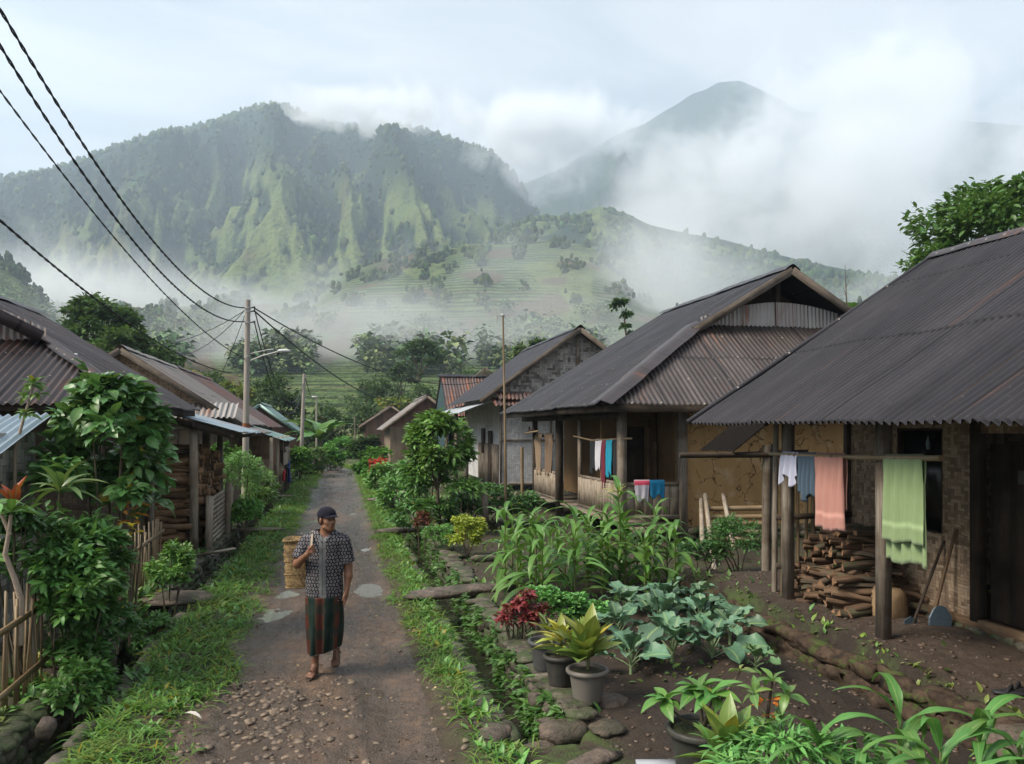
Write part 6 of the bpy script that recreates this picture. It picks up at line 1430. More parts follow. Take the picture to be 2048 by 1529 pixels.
def wash2():
    y = 17
    def q(px, py, D): return at(px, py, D)
    L = lambda px: atx(px, 873, 5.46)
    def ln(px0, px1, z, dz=0):
        a = L(px0); b = L(px1); a.z = z; b.z = z + dz; return a, b
    for lab, px0, px1, f, bk, c, kw in (('pale grey long sleeved shirt hung under the veranda eave', 1193, 1206, .62, .5, (.58, .58, .64), dict(taper=-.3)),
       ('maroon patterned cloth between the pale grey and turquoise shirts', 1206, 1214, .95, .6, (.16, .03, .05), {}),
       ('turquoise shirt hung under the veranda eave', 1214, 1226, .72, .5, (.02, .28, .42), dict(taper=-.2)),
       ('black shirt with pale print at the right end of the veranda washing', 1228, 1243, .85, .6, (.02, .02, .025), {}),
       ('dark navy garment hanging behind the pale grey shirt', 1182, 1193, .7, .5, (.02, .025, .03), {})):
        a, b = ln(px0, px1, 2.20); cloth_on('garment', lab, 'clothing', a, b, f, bk, c, int(px0), None, 2, .02, wob=.1, thick=.008, **kw)
    a = aty(1268, 966, 15.15); b = aty(1299, 966, 15.15); a.z = b.z = 1.40
    cloth_on('shirt', 'white child shirt with pink shoulders hung over the veranda railing', 'shirt', a, b, .40, .2, (.62, .58, .66), 9, None, 2, .012, -.25, wob=.1, col2=(.09, (.75, .09, .17)))
    a = aty(1299, 966, 15.13); b = aty(1329, 966, 15.13); a.z = b.z = 1.395
    cloth_on('cloth', 'blue cloth hung over the veranda railing beside the white shirt', 'cloth', a, b, .32, .2, (.015, .18, .36), 10, None, 2, .01, -.1, wob=.15)
    a = atx(1085, 880, 5.42); b = atx(1105, 880, 5.42)
    for i, (px0, px1, f, c, lab) in enumerate(((1072, 1086, 1.15, (.26, .19, .13), 'long beige cloth draped beside the far veranda post'), (1090, 1106, 1.1, (.20, .14, .095), 'brown cloth tied back in the far veranda opening'))):
        a = atx(px0, 880, 5.44); b = atx(px1, 880, 5.44); a.z = b.z = 2.3; cloth_on('curtain', lab, 'cloth', a, b, f, .1, c, 20 + i, None, 2, .03, -.35)
wash2()
def stall_cloth():
    for i, (y0, y1, z, f, c, lab) in enumerate(((29.6, 31.6, 1.75, .62, (.36, .31, .25), 'pale sagging canvas tied under the stall awning'), (30.5, 31.1, 1.1, .6, (.01, .012, .02), 'black garment hung at the stall front'), (31.6, 32.3, 1.2, .85, (.02, .05, .22), 'navy blue garment hung at the stall front'), (29.0, 29.5, 1.0, .4, (.5, .05, .05), 'red cloth on the stall counter'))):
        cloth_on('stall_cloth', lab, 'cloth', (-1.98, y0, z), (-1.98, y1, z), f, .15, c, 60 + i, None, 2, .05)
    h = thing('sack', 'cream sack standing on the stall counter', 'sack', (-2.2, 29.9, .8)); part(h, 'bag', 'vcol', lambda mb: blob(mb, (-2.2, 29.9, 1.0), (.3, .3, .5), rng(2), 12, 9, .1, col=(.45, .36, .26)), True)
stall_cloth()

# ------------------------------------------------------------------ firewood
def split_log(L, r, g):
    n = 3 + int(g.integers(0, 3)); a = np.sort(g.uniform(0, 2 * PI, n)) if n > 4 else np.linspace(0, 2 * PI, n, endpoint=False) + g.uniform(-.3, .3, n)
    prof = np.stack([np.cos(a), np.sin(a)], 1) * g.uniform(.7, 1.1, (n, 1)) * r; k = 5; V = []
    for i in range(k):
        t = i / (k - 1); s = 1 + g.uniform(-.12, .12); o = g.normal(0, r * .12, 2); V.append(np.stack([np.full(n, (t - .5) * L), prof[:, 0] * s + o[0], prof[:, 1] * s * .8 + o[1]], 1))
    V = np.array(V); mb = MB()
    uv = np.stack(np.meshgrid(np.arange(k) * L / k, np.arange(n) * r, indexing='ij')[::-1], -1)
    mb.grid(V, uv=uv, wrap=True); mb.add(V[0], np.arange(n)[::-1][None], mi=1); mb.add(V[-1], np.arange(n)[None], mi=1)
    return mb
def pile1():
    g = rng(15); ps = [split_log(g.uniform(.42, .62), g.uniform(.040, .062), g).build('firewood', [M['bark'] if i % 3 == 0 else M['firewood'], M['split_end']], loc=(0, 0, 0)) for i in range(8)]
    n = 0; zz = .37; layer = 0
    while zz < 1.28:
        f = 1 - (zz - .35) / 1.15; y0, y1 = 7.72 + .5 * (1 - f) * 1.1, 8.92
        y = y0
        while y < y1:
            for xo in ((5.62, 6.05) if f > .62 else (5.78 + (1 - f) * .15,)):
                o = ps[n] if n < 8 else ps[int(g.integers(0, 8))].copy()
                if n >= 8: COL.objects.link(o)
                o.location = (xo + (1 - f) * .12 + g.normal(0, .05), y + g.normal(0, .015), zz + g.normal(0, .012))
                o.rotation_euler = (g.uniform(0, 6), g.normal(0, .10), g.normal(-.45, .42)); tag(o, 'split firewood log in the heap on the foreground porch', 'firewood', 'split logs heaped on the porch'); n += 1
            y += .095
        zz += .066
    return n
print('logs', pile1())
def round_log(L, r, g):
    k = 6; x = np.linspace(-L / 2, L / 2, k); P = np.stack([x, g.normal(0, .018, k), g.normal(0, .014, k)], 1); n = 8
    mb = MB(); mb.tube(P, r * g.uniform(.85, 1.1, k), n, cap=False)
    for s, ring in ((0, 0), (1, k - 1)):
        v = mb.v[0].reshape(k, n, 3)[ring]; mb.add(v if s else v[::-1], np.arange(n)[None], mi=1)
    return mb
def pile2():
    g = rng(16); ps = []
    for i in range(10): ps.append(round_log(g.uniform(1.15, 1.4), (.035, .05, .06, .075)[i % 4], g).build('stacked_branch', [M['log_bright'] if i % 2 else M['wood_brown'], M['split_end']], loc=(0, 0, 0)))
    n = 0
    for (yy, xs_, dz, z0) in ((16.45, -3.52, .088, .66), (16.62, -3.40, .092, .62), (16.50, -3.60, .12, .33)):
        z = z0
        while z < (2.12 if z0 > .5 else .6):
            o = ps[n] if n < 10 else ps[int(g.integers(0, 10))].copy()
            if n >= 10: COL.objects.link(o)
            o.location = (xs_ + g.normal(0, .05), yy + g.normal(0, .03), z); o.rotation_euler = (g.uniform(0, 6), g.normal(0, .028), g.normal(0, .05))
            tag(o, 'long rough branch stacked in the firewood shed facing the viewer', 'firewood', 'branches stacked in the firewood shed'); n += 1; z += dz * g.uniform(.6, 1.0) * .62
    for y in np.arange(16.75, 19.5, .155):
        z = .25
        while z < 2.1 - .1 * (y - 16.7):
            o = ps[int(g.integers(0, 10))].copy(); COL.objects.link(o)
            o.location = (-3.38 + g.normal(0, .06), y + g.normal(0, .02), z); o.rotation_euler = (g.uniform(0, 6), g.normal(0, .03), g.normal(0, .06)); s = 1.25; o.scale = (1, s, s)
            tag(o, 'end on log stacked deeper in the firewood shed, seen from its cut end', 'firewood', 'cut log ends on the road side of the firewood shed'); n += 1; z += .125
    return n
print('branches', pile2())

# ------------------------------------------------------------------ things on the foreground porch
def porch_things():
    def base(px, py, z=.31): return gr(px, py, z)
    p = base(1805, 1262); h = thing('sack', 'round brown sack leaning against the porch wall behind the post', 'sack', p)
    part(h, 'bag', m_vcol('sacking', .9, .45, 30, .6), lambda mb: blob(mb, p + Vector((0.05, .3, .20)), (.36, .34, .44), rng(3), 16, 11, .12, col=(.34, .23, .13)), True)
    part(h, 'knot', m_vcol('sacking_knot', .9), lambda mb: blob(mb, p + Vector((.05, .3, .43)), (.1, .1, .08), rng(4), 8, 6, .2, col=(.28, .19, .11)), True)
    # hoe with wide blade, and a long handled spade
    b = base(1858, 1270); t = atx(1912, 1058, 6.27); h = thing('hoe', 'hoe with an orange brown handle and a broad blue grey blade', 'hoe', b)
    part(h, 'handle', 'wood_brown', lambda mb: mb.tube([b + Vector((0, 0, .02)), b.lerp(t, .5) + Vector((0, 0, .012)), t], [.021, .018, .017], 9), True)
    c = b + Vector((CY, -SY, 0)) * .10 + Vector((0, -.03, .15))
    def bl(mb):
        n = 22; a = np.linspace(0, 2 * PI, n, endpoint=False); ex = Vector((CY, -SY, .12)) * .115; ez = Vector((.05, .12, 1)) * .155
        P = [c + ex * math.cos(q) * (1 if math.sin(q) < .3 else .9) + ez * math.sin(q) for q in a]
        prism(mb, P, (-.006, .012, 0))
    bd = part(h, 'blade', 'blade', bl); part(bd, 'socket', 'wood_dark', lambda mb: mb.tube([b + Vector((-.02, 0, .0)), b + Vector((.02, -.01, .09))], .032, 9), True)
    b = base(1822, 1268); t = atx(1888, 1082, 6.27); h = thing('spade', 'dark thin handled spade leaning left of the hoe', 'spade', b)
    part(h, 'handle', 'wood_dark', lambda mb: mb.tube([b + Vector((0, 0, .05)), t], [.016, .015], 8), True)
    part(h, 'blade', 'blade', lambda mb: prism(mb, [b + Vector(v) for v in ((-.07, 0, .0), (.07, 0, .0), (.08, 0, .14), (0, 0, .18), (-.08, 0, .14))], (0, .01, 0)))
    p = base(1785, 1262); h = thing('metal_bowl', 'small dark metal bowl on the porch floor behind the post', 'bowl', p); part(h, 'bowl', 'blade', lambda mb: mb.lathe([(0, .01), (.05, .012), (.10, .06), (.11, .062), (.055, 0), (0, 0)], p, 20), True)
    for i, (px, py, lab, rz) in enumerate(((1985, 1305, 'black sandals lying near the foundation stones', .3), (2015, 1388, 'black strapped sandals near the porch edge by the stool', -.1))):
        p = base(px, py, .31); h = thing('sandals', lab, 'sandals', p)
        for s in (0, 1):
            o = p + Vector((.12 * s, .05 * s - .02, 0))
            sd_ = part(h, 'sandal', 'black', lambda mb: blob(mb, o + Vector((0, 0, .015)), (.10, .26, .035), rng(5 + s), 14, 6, .05, rz=1.2 + rz + s * .4), True)
            part(sd_, 'strap', 'black', lambda mb: mb.tube([o + Vector((-.05, -.02, .02)), o + Vector((0.02, 0, .075)), o + Vector((.06, .04, .02))], .014, 6), True)
    p = at(2082, 1375, 5.95); p.z = .3; h = thing('stool', 'pale wooden stool cut off by the right edge of the view', 'stool', p)
    part(h, 'seat', 'wood_pale', lambda mb: mb.box(p + Vector((.13, 0, .30)), (.30, .26, .045), jit=.004))
    for dx, dy in ((0, -.1), (0, .1), (.26, -.1), (.26, .1)): part(h, 'leg', 'wood_pale', lambda mb: mb.beam(p + Vector((dx, dy, 0)), p + Vector((dx, dy, .28)), .04, .04, up=(0, 1, 0)))
    p = at(2048, 1500, 5.3); p.z = .12
    tag_o = MB(); blob(tag_o, p + Vector((.05, 0, .12)), (.45, .5, .42), rng(6), 16, 11, .14, col=(1.1, .95, .85)); tag(tag_o.build('boulder', M['slab'], smooth=True), 'smooth brown boulder at the right edge above the near corn', 'boulder')
    p = base(1835, 1395, .08); mb = MB(); blob(mb, p + Vector((0, 0, .0)), (.55, .35, .07), rng(7), 14, 7, .16, col=(1, 1, 1)); tag(mb.build('stepping_stone', M['slab'], smooth=True), 'flat stepping stone at the foot of the foreground porch', 'stone')
    p = at(1900, 905, 7.3); h = thing('glass_bottle', 'narrow glass bottle hanging in the dark window of the foreground wall', 'bottle', atx(1856, 912, 6.22))
    q = atx(1856, 900, 6.26); part(h, 'glass', m_vcol('bottle_glass', .15, .1, spec=.9), lambda mb: mb.lathe([(0, 0), (.022, 0), (.024, .08), (.01, .12), (.01, .15), (0, .15)], q, 12, col=(.10, .14, .16)), True)
porch_things()

# leaning and stacked bamboo by the mud wall
def bamboo_rack():
    h = thing('bamboo_stack', 'stack of horizontal bamboo poles resting against the mud wall', 'bamboo poles', (7.4, 14.3, .1))
    for i, py in enumerate((1018, 1035, 1048, 1064, 1078)):
        a = aty(1418 + i * 3, py, 14.6 - .05 * i); b = aty(1545, py + (i - 2), 14.2 - .05 * i)
        part(h, 'bamboo_pole', 'bamboo', lambda mb: mb.tube([a, b], [.048, .052], 9), True)
    for i, (x0, y0, x1, y1) in enumerate(((1405, 1105, 1402, 1000), (1432, 1165, 1410, 990), (1468, 1095, 1446, 990))):
        a = at(x0, y0, 12.9 + (i != 1) * .8); b = aty(x1, y1, 14.95); h = thing('leaning_pole', ('short pale bamboo pole leaning at the corner stones', 'longest bamboo pole leaning from the garden to the mud wall', 'thin bamboo pole leaning across the horizontal stack')[i], 'bamboo pole', a)
        part(h, 'bamboo_pole', 'wood_pale', lambda mb: mb.tube([a, b], .042, 8), True)
bamboo_rack()

# ------------------------------------------------------------------ fence
def fence(label, y0, y1, n, hgt, rails, x=-2.72, seed=0):
    g = rng(seed); h = thing('bamboo_fence', label, 'fence', (x, y0, .05))
    for i in range(n):
        y = y0 + (y1 - y0) * (i + g.uniform(-.25, .25)) / (n - 1); z = Hs(x, y) - .12; t = hgt + g.uniform(-.12, .10)
        part(h, 'picket', 'bamboo', lambda mb: mb.beam((x + g.normal(0, .012), y, z), (x + g.normal(0, .03), y + g.normal(0, .035), t), .017, .010, up=(0, 1, 0), jit=.003))
    for z in rails: part(h, 'rail', 'bamboo', lambda mb: mb.beam((x + .03, y0 - .1, z - .03), (x + .035, y1 + .1, z + .03), .022, .05, jit=.004))
    for y in (y0 + .35, y1 - .1): part(h, 'post', 'wood_grey', lambda mb: mb.tube([(x - .04, y, -.1), (x - .04, y + .02, hgt + .02)], .03, 7), True)
fence('bamboo picket fence panel at the near left edge, slats leaning unevenly', 6.3, 8.15, 27, 1.02, (.28, .80), seed=1)
fence('bamboo picket fence panel in the middle, partly swallowed by the bush', 9.7, 11.2, 20, 1.02, (.80,), -2.76, 2)
fence('bamboo picket fence panel that ends beside the firewood shed', 11.9, 13.5, 21, 1.0, (.80,), -2.8, 3)

# ------------------------------------------------------------------ stones
def retaining(name, label, side, y0, y1, rows, seed, gap=(), x_of=None, ztop=.1):
    g = rng(seed); h = thing(name, label, 'stone wall', (x_of(y0), (y0 + y1) / 2, -.4)); mb = MB(); cap = MB()
    y = y0
    while y < y1:
        s = .17 * (1 + .035 * (y - y0)) * g.uniform(.8, 1.3)
        if not any(a < y < b for a, b in gap):
            for r in range(rows):
                z = -.42 + (r + .5) * (ztop + .42) / rows
                blob(mb, (x_of(y) + g.uniform(-.03, .02) * side, y + g.uniform(-.05, .05), z), (.22, s * 1.15, (ztop + .46) / rows * 1.15), g, 8, 6, .16, col=(g.uniform(.3, .75),) * 3)
            blob(cap, (x_of(y) + side * .05 + g.uniform(-.03, .03), y, ztop + g.uniform(.0, .04)), (g.uniform(.26, .40), s * 1.25, .07), g, 9, 6, .16, col=(g.uniform(.5, 1.2),) * 3, rz=g.uniform(-.4, .4))
        y += s * .95
    mb.build('wall_face', M['stone'], h, True); cap.build('cap_stones', M['stone'], h, True)
xr = lambda y: 1.84 + .06 * float(pn(y * .9, 3.3)) + float(bend(y))
xl = lambda y: -2.54 + .07 * float(pn(y * .8, 8.1)) + float(bend(y))
retaining('retaining_wall', 'dry stone retaining wall with flat cap stones along the right ditch', 1, 6.3, 27, 4, 1, [(10.8, 12.1)], xr)
retaining('retaining_wall', 'mossy stone bank under the bamboo fence along the left ditch', -1, 5.2, 24, 4, 2, [(10.7, 12.2)], xl, .04)
def kerb(label, xf, y0, y1, seed):
    g = rng(seed); h = thing('stone_kerb', label, 'kerb', (xf(y0), y0, 0)); mb = MB(); y = y0
    while y < y1:
        s = g.uniform(.2, .42)
        if g.random() < .8: blob(mb, (xf(y) + g.uniform(-.03, .03), y, .0), (.17, s, .10), g, 9, 6, .14, col=(g.uniform(.55, 1.),) * 3, rz=g.uniform(-.1, .1))
        y += s * 1.02
    mb.build('kerb_stones', M['stone'], h, True)
kerb('row of half buried grey stones edging the near left ditch', lambda y: -2.02 + .07 * float(pn(y * .8, 8.1)), 5.2, 16, 3)
kerb('row of flat stones edging the near right ditch', lambda y: 1.26 + .06 * float(pn(y * .9, 3.3)), 6.3, 17, 4)
def slabs():
    def slab(name, label, c, size, rz, seed, mat='slab', amp=.12, cat='stone slab', group=None):
        mb = MB(); blob(mb, c, size, rng(seed), 16, 7, amp, col=(1, 1, 1), rz=rz); return tag(mb.build(name, M[mat], smooth=True), label, cat, group)
    slab('stone_bridge', 'long flat stone footbridge over the right ditch beside the corn', (1.72, 11.45, .10), (1.7, .55, .13), .25, 1, cat='footbridge')
    slab('stone_bridge', 'second stone footbridge over the right ditch further up the road', (1.45, 18.6, .10), (1.3, .5, .10), .1, 2, cat='footbridge')
    slab('stone_bridge', 'third small footbridge over the right ditch far along', (1.35, 26.5, .12), (1.1, .6, .10), .0, 3, cat='footbridge')
    slab('stone_bridge', 'large square slab laid over the left ditch below the fence end', (-2.32, 12.0, .06), (1.15, .85, .12), .05, 4, amp=.07, cat='footbridge')
    slab('plank_bridge', 'narrow grey plank bridge over the left ditch by the plank fence', (-1.95, 19.4, .10), (1.3, .42, .07), .03, 5, 'plank_moss', .05, 'footbridge')
    slab('plank_bridge', 'short plank bridge over the left ditch in front of the stall', (-2.1, 28.5, .12), (1.1, .5, .08), 0, 6, 'plank_moss', .05, 'footbridge')
    for i, (px, py, sx, sy, lab) in enumerate(((1155, 1440, .62, .30, 'angular flagstone below the grey pot'), (1215, 1455, .30, .26, 'tilted small flagstone right of the others on the path'), (1060, 1478, .55, .22, 'long flagstone crossing the head of the right ditch'), (1185, 1510, .5, .22, 'flagstone at the bottom edge between path and pots'), (975, 1440, .34, .22, 'kerb flagstone left of the ditch head'), (985, 1465, .40, .24, 'larger kerb flagstone at the ditch corner'), (960, 1412, .3, .2, 'worn flagstone where the right verge begins'))):
        p = gr(px, py, .05); slab('flagstone', lab, (p.x, p.y, Hs(p.x, p.y) + .01), (sx, sy, .07), .2 * i, 20 + i, 'slab', .2)
    for i, (px, py, s, lab) in enumerate(((1142, 1418, (.50, .28, .17), 'long brown ledge stone under the grey pot'), (1222, 1415, (.33, .25, .18), 'rounded brown stone right of the grey pot'), (1130, 1452, (.42, .26, .16), 'lower dark stone supporting the ledge'), (1085, 1390, (.26, .26, .14), 'stone at the corner of the retaining wall by the black pots'))):
        p = gr(px, py, .05); slab('ledge_stone', lab, (p.x, p.y, .05 + (.02 if i < 2 else -.04)), s, -.2 + .1 * i, 40 + i, 'slab', .14)
    for i, (px, py, s, lab) in enumerate(((968, 1118, (.5, .16, .12), 'long rounded stone lying at the end of the upper stone wall'), (915, 1112, (.4, .3, .10), 'flat stone on the path into the corn'), (1015, 1175, (.28, .26, .28), 'mossy stump like stone at the bridge end'))):
        p = gr(px, py, .15); slab('garden_stone', lab, (p.x, p.y, .16), s, .1, 60 + i, 'stone', .12)
    p = gr(92, 1478, .0); slab('garden_stone', 'pale brown stone at the foot of the near bamboo fence', (p.x, p.y, .08), (.14, .12, .16), 0, 70)
    p = gr(370, 1433, .06)
    mb = MB(); scatter(mb, leaf_t(1, .35, .3, .3, 4, .5), np.array([p + Vector((0, 0, .03))]), np.array([-.4]), np.array([.05]), np.array([0.]), [.16], np.array([[.6, .58, .52]])); tag(mb.build('litter', M['cloth'], smooth=True), 'crumpled white scrap lying on the left verge', 'litter')
    for i, (x, y, r) in enumerate(((-2.3, 15.6, .3), (-2.2, 15.5, .9))):
        q = (x, y, .12 + i * .04); mb = MB(); mb.beam((x - .25, y, .12 + .04 * i), (x + .25, y + .1 * (i + 1), .17 + .04 * i), .1, .03, jit=.01); tag(mb.build('board', M['wood_pale']), ('loose pale board lying near the plank fence foot', 'second loose board crossed over the first near the plank fence')[i], 'board')
    mb = MB(); mb.box(gr(1320, 1527, .12) + Vector((0, -.02, .0)), (.34, .10, .03), rz=-YAW, col=(.36, .38, .42)); tag(mb.build('pale_block', M['vcol']), 'flat white edged block at the bottom edge beside the big black pot', 'block')
slabs()
def bank():
    g = rng(95); mb = MB(); y = 5.0
    while y < 10.6:
        e = .16 * float(pf(y * .8, 1.7, 3))
        for z in (.04, .19):
            s = g.uniform(.35, .75); blob(mb, (4.84 + e + g.uniform(-.05, .03) + (.26 - z) * -.15, y + g.uniform(-.12, .12), z), (.20, s, .17), g, 16, 9, .38, col=(g.uniform(.4, .8),) * 3)
        y += .26
    tag(mb.build('earth_bank', M['bank'], smooth=True), kind='structure')
def f_bank(k):
    p = k.pos(); n = k.noise(p, 8, 6, .7); c = k.mix(k.ramp(n, [(.36, 0.), (.62, 1.)]), (.075, .050, .034), (.022, .015, .011))
    c = k.mix(k.m('MULTIPLY', k.ramp(k.noise(p, 4.2, 5, .7), [(.53, 0.), (.62, 1.)]), .75), c, (.05, .085, .016))
    return prin(k, c, .9, k.bump(n, .9, .03), spec=.2)
M['bank'] = material('mossy_earth', f_bank)
bank()
def pebbles():
    g = rng(91); mb = MB(); pts = []
    # exposed cobbles in the near middle of the road
    for i in range(300):
        px = g.normal(525, 85); py = 1360 + abs(g.normal(0, 100)); p = gr(px, py); pts.append((p.x, p.y, g.uniform(.02, .08), .34))
    for i in range(380):
        y = 5 + g.random() ** 1.5 * 20; x = g.uniform(RE0 + .1, RE1 + .15); pts.append((x, y, g.uniform(.012, .042), .5))
    for i in range(160):
        y = 5 + g.random() ** 1.5 * 12; x = g.choice([g.normal(RE0, .08), g.normal(right_edge(y), .06)]); pts.append((x, y, g.uniform(.015, .06), .5))
    for i in range(260):
        y = 5.6 + g.random() ** 1.4 * 9; x = g.uniform(1.95, 5.2); pts.append((x, y, g.uniform(.008, .03), .5))
    for i in range(1500):
        y = 5.2 + g.random() ** 1.3 * 9; x = g.uniform(1.95, 6.1); pts.append((x, y, g.uniform(.012, .05), .55))
    nst = len(pts) - 1500
    for q_, (x, y, s, fl) in enumerate(pts):
        blob(mb, (x, y, Hs(x, y) + s * .02), (s * g.uniform(.9, 1.6), s, s * fl), g, 6, 4, .28, col=np.array((1, .93, .84)) * g.uniform(.35, 1.15) if q_ < nst else np.array((.26, .18, .13)) * g.uniform(.4, 1.3), rz=g.uniform(0, 3))
    tag(mb.build('gravel', M['slab2'], smooth=False, loc=(0, 10, 0)), 'loose stones and cobbles pressed into the dirt road', 'gravel', kind='stuff')
    g = rng(92); n = 900; y = 5 + g.random(n) ** 1.4 * 14; x = g.uniform(-1.4, 5, n); k = (x < 1.2) | (x > 2); x = x[k]; y = y[k]; n = len(x)
    mb = MB(); scatter(mb, leaf_t(1, .5, .3, .2, 3, .5), np.stack([x, y, H(x, y) + .008], 1), g.uniform(0, 6.3, n), g.normal(0, .15, n), g.normal(0, .4, n), g.uniform(.02, .055, n), np.where(g.random((n, 1)) < .3, np.array([[.42, .33, .18]]), np.array([[.13, .08, .045]])) * g.uniform(.6, 1.3, (n, 1)))
    tag(mb.build('fallen_leaves', M['cloth'], smooth=True, loc=(0, 10, 0)), 'dry fallen leaves and twigs scattered over road and garden soil', 'leaf litter', kind='stuff')
M['slab2'] = material('road_stone', lambda k: prin(k, k.mix(.7, k.mix(k.noise(k.pos(), 30, 4), (.21, .165, .125), (.13, .10, .078)), k.col(), 'MULTIPLY'), .6, k.bump(k.noise(k.pos(), 40, 3), .4, .004), spec=.4))
pebbles()
# ------------------------------------------------------------------ the walking man, grown as one smooth surface
def surfnet(F, o, h):
    nx, ny, nz = F.shape; S = F < 0
    c = [(0,0,0),(1,0,0),(0,1,0),(1,1,0),(0,0,1),(1,0,1),(0,1,1),(1,1,1)]
    E = [(0,1),(2,3),(4,5),(6,7),(0,2),(1,3),(4,6),(5,7),(0,4),(1,5),(2,6),(3,7)]
    sl = lambda A, k: A[k[0]:nx-1+k[0], k[1]:ny-1+k[1], k[2]:nz-1+k[2]]
    cs = [sl(S, k) for k in c]; act = np.zeros(cs[0].shape, bool)
    for k in cs[1:]: act |= (k != cs[0])
    I = np.argwhere(act); acc = np.zeros((len(I), 3)); cnt = np.zeros(len(I))
    cv = [sl(F, k)[act] for k in c]
    for a, b in E:
        fa, fb = cv[a], cv[b]; m = (fa < 0) != (fb < 0); t = np.where(m, fa / np.where(m, fa - fb, 1), 0)
        p = np.array(c[a])[None] + t[:, None] * (np.array(c[b]) - np.array(c[a]))[None]
        acc += np.where(m[:, None], p, 0); cnt += m
    V = (I + acc / cnt[:, None]) * h + o
    idx = np.full(act.shape, -1); idx[act] = np.arange(len(I)); Fs = []
    for ax in range(3):
        u, v = [(1, 2), (2, 0), (0, 1)][ax]
        d = [0, 0, 0]; d[ax] = 1
        s0 = S[:nx-1, :ny-1, :nz-1]; s1 = S[d[0]:nx-1+d[0], d[1]:ny-1+d[1], d[2]:nz-1+d[2]]
        e = np.argwhere(s0 != s1); e = e[(e[:, u] > 0) & (e[:, v] > 0)]
        du = np.zeros(3, int); du[u] = 1; dv = np.zeros(3, int); dv[v] = 1
        q = np.stack([idx[tuple((e).T)], idx[tuple((e - du).T)], idx[tuple((e - du - dv).T)], idx[tuple((e - dv).T)]], 1)
        ok = (q >= 0).all(1); q = q[ok]; e = e[ok]; inside = s0[tuple(e.T)]
        q = np.where(inside[:, None], q, q[:, ::-1]); Fs.append(q)
    return V, np.concatenate(Fs)
class SDF:
    def __init__(s, lo, hi, h):
        s.o = np.array(lo, float); s.h = h; n = ((np.array(hi) - lo) / h).astype(int) + 1
        ax = [s.o[i] + np.arange(n[i]) * h for i in range(3)]; s.X, s.Y, s.Z = np.meshgrid(*ax, indexing='ij'); s.F = np.full(s.X.shape, .2)
    def box(s, lo, hi):
        a = np.maximum(((np.array(lo) - s.o) / s.h).astype(int), 0); b = np.minimum(((np.array(hi) - s.o) / s.h).astype(int) + 2, s.F.shape)
        return tuple(slice(i, j) for i, j in zip(a, b))
    def comb(s, sl, d, k, cut=False):
        f = s.F[sl]
        if cut: f = -f
        hh = np.clip(.5 + .5 * (f - d) / k, 0, 1); r = f * (1 - hh) + d * hh - k * hh * (1 - hh)
        s.F[sl] = -r if cut else r
    def cap(s, a, b, ra, rb=None, k=.015, sc=(1, 1, 1), cut=False):
        rb = ra if rb is None else rb; a = np.array(a, float); b = np.array(b, float); m = max(ra, rb) * max(1, *sc) + .05
        sl = s.box(np.minimum(a, b) - m, np.maximum(a, b) + m); P = np.stack([s.X[sl], s.Y[sl], s.Z[sl]], -1); q = np.array(sc)
        A = a / q; B = b / q; P = P / q; AB = B - A; t = np.clip(((P - A) @ AB) / max(AB @ AB, 1e-9), 0, 1)
        s.comb(sl, (np.linalg.norm(P - A - t[..., None] * AB, axis=-1) - (ra + (rb - ra) * t)) * min(sc), k, cut)
    def chain(s, pts, rs, k=.015, sc=(1, 1, 1)):
        for i in range(len(pts) - 1): s.cap(pts[i], pts[i+1], rs[i], rs[i+1], k, sc)
    def ell(s, c, r, k=.01, rot=0., cut=False):
        m = max(r) + .04; c = np.array(c, float); sl = s.box(c - m, c + m); x = s.X[sl] - c[0]; y = s.Y[sl] - c[1]; z = s.Z[sl] - c[2]
        cr, sr = math.cos(rot), math.sin(rot); x, y = x * cr + y * sr, -x * sr + y * cr
        q = np.sqrt((x / r[0]) ** 2 + (y / r[1]) ** 2 + (z / r[2]) ** 2); s.comb(sl, (q - 1) * min(r), k, cut)
    def mesh(s): return surfnet(s.F, s.o, s.h)

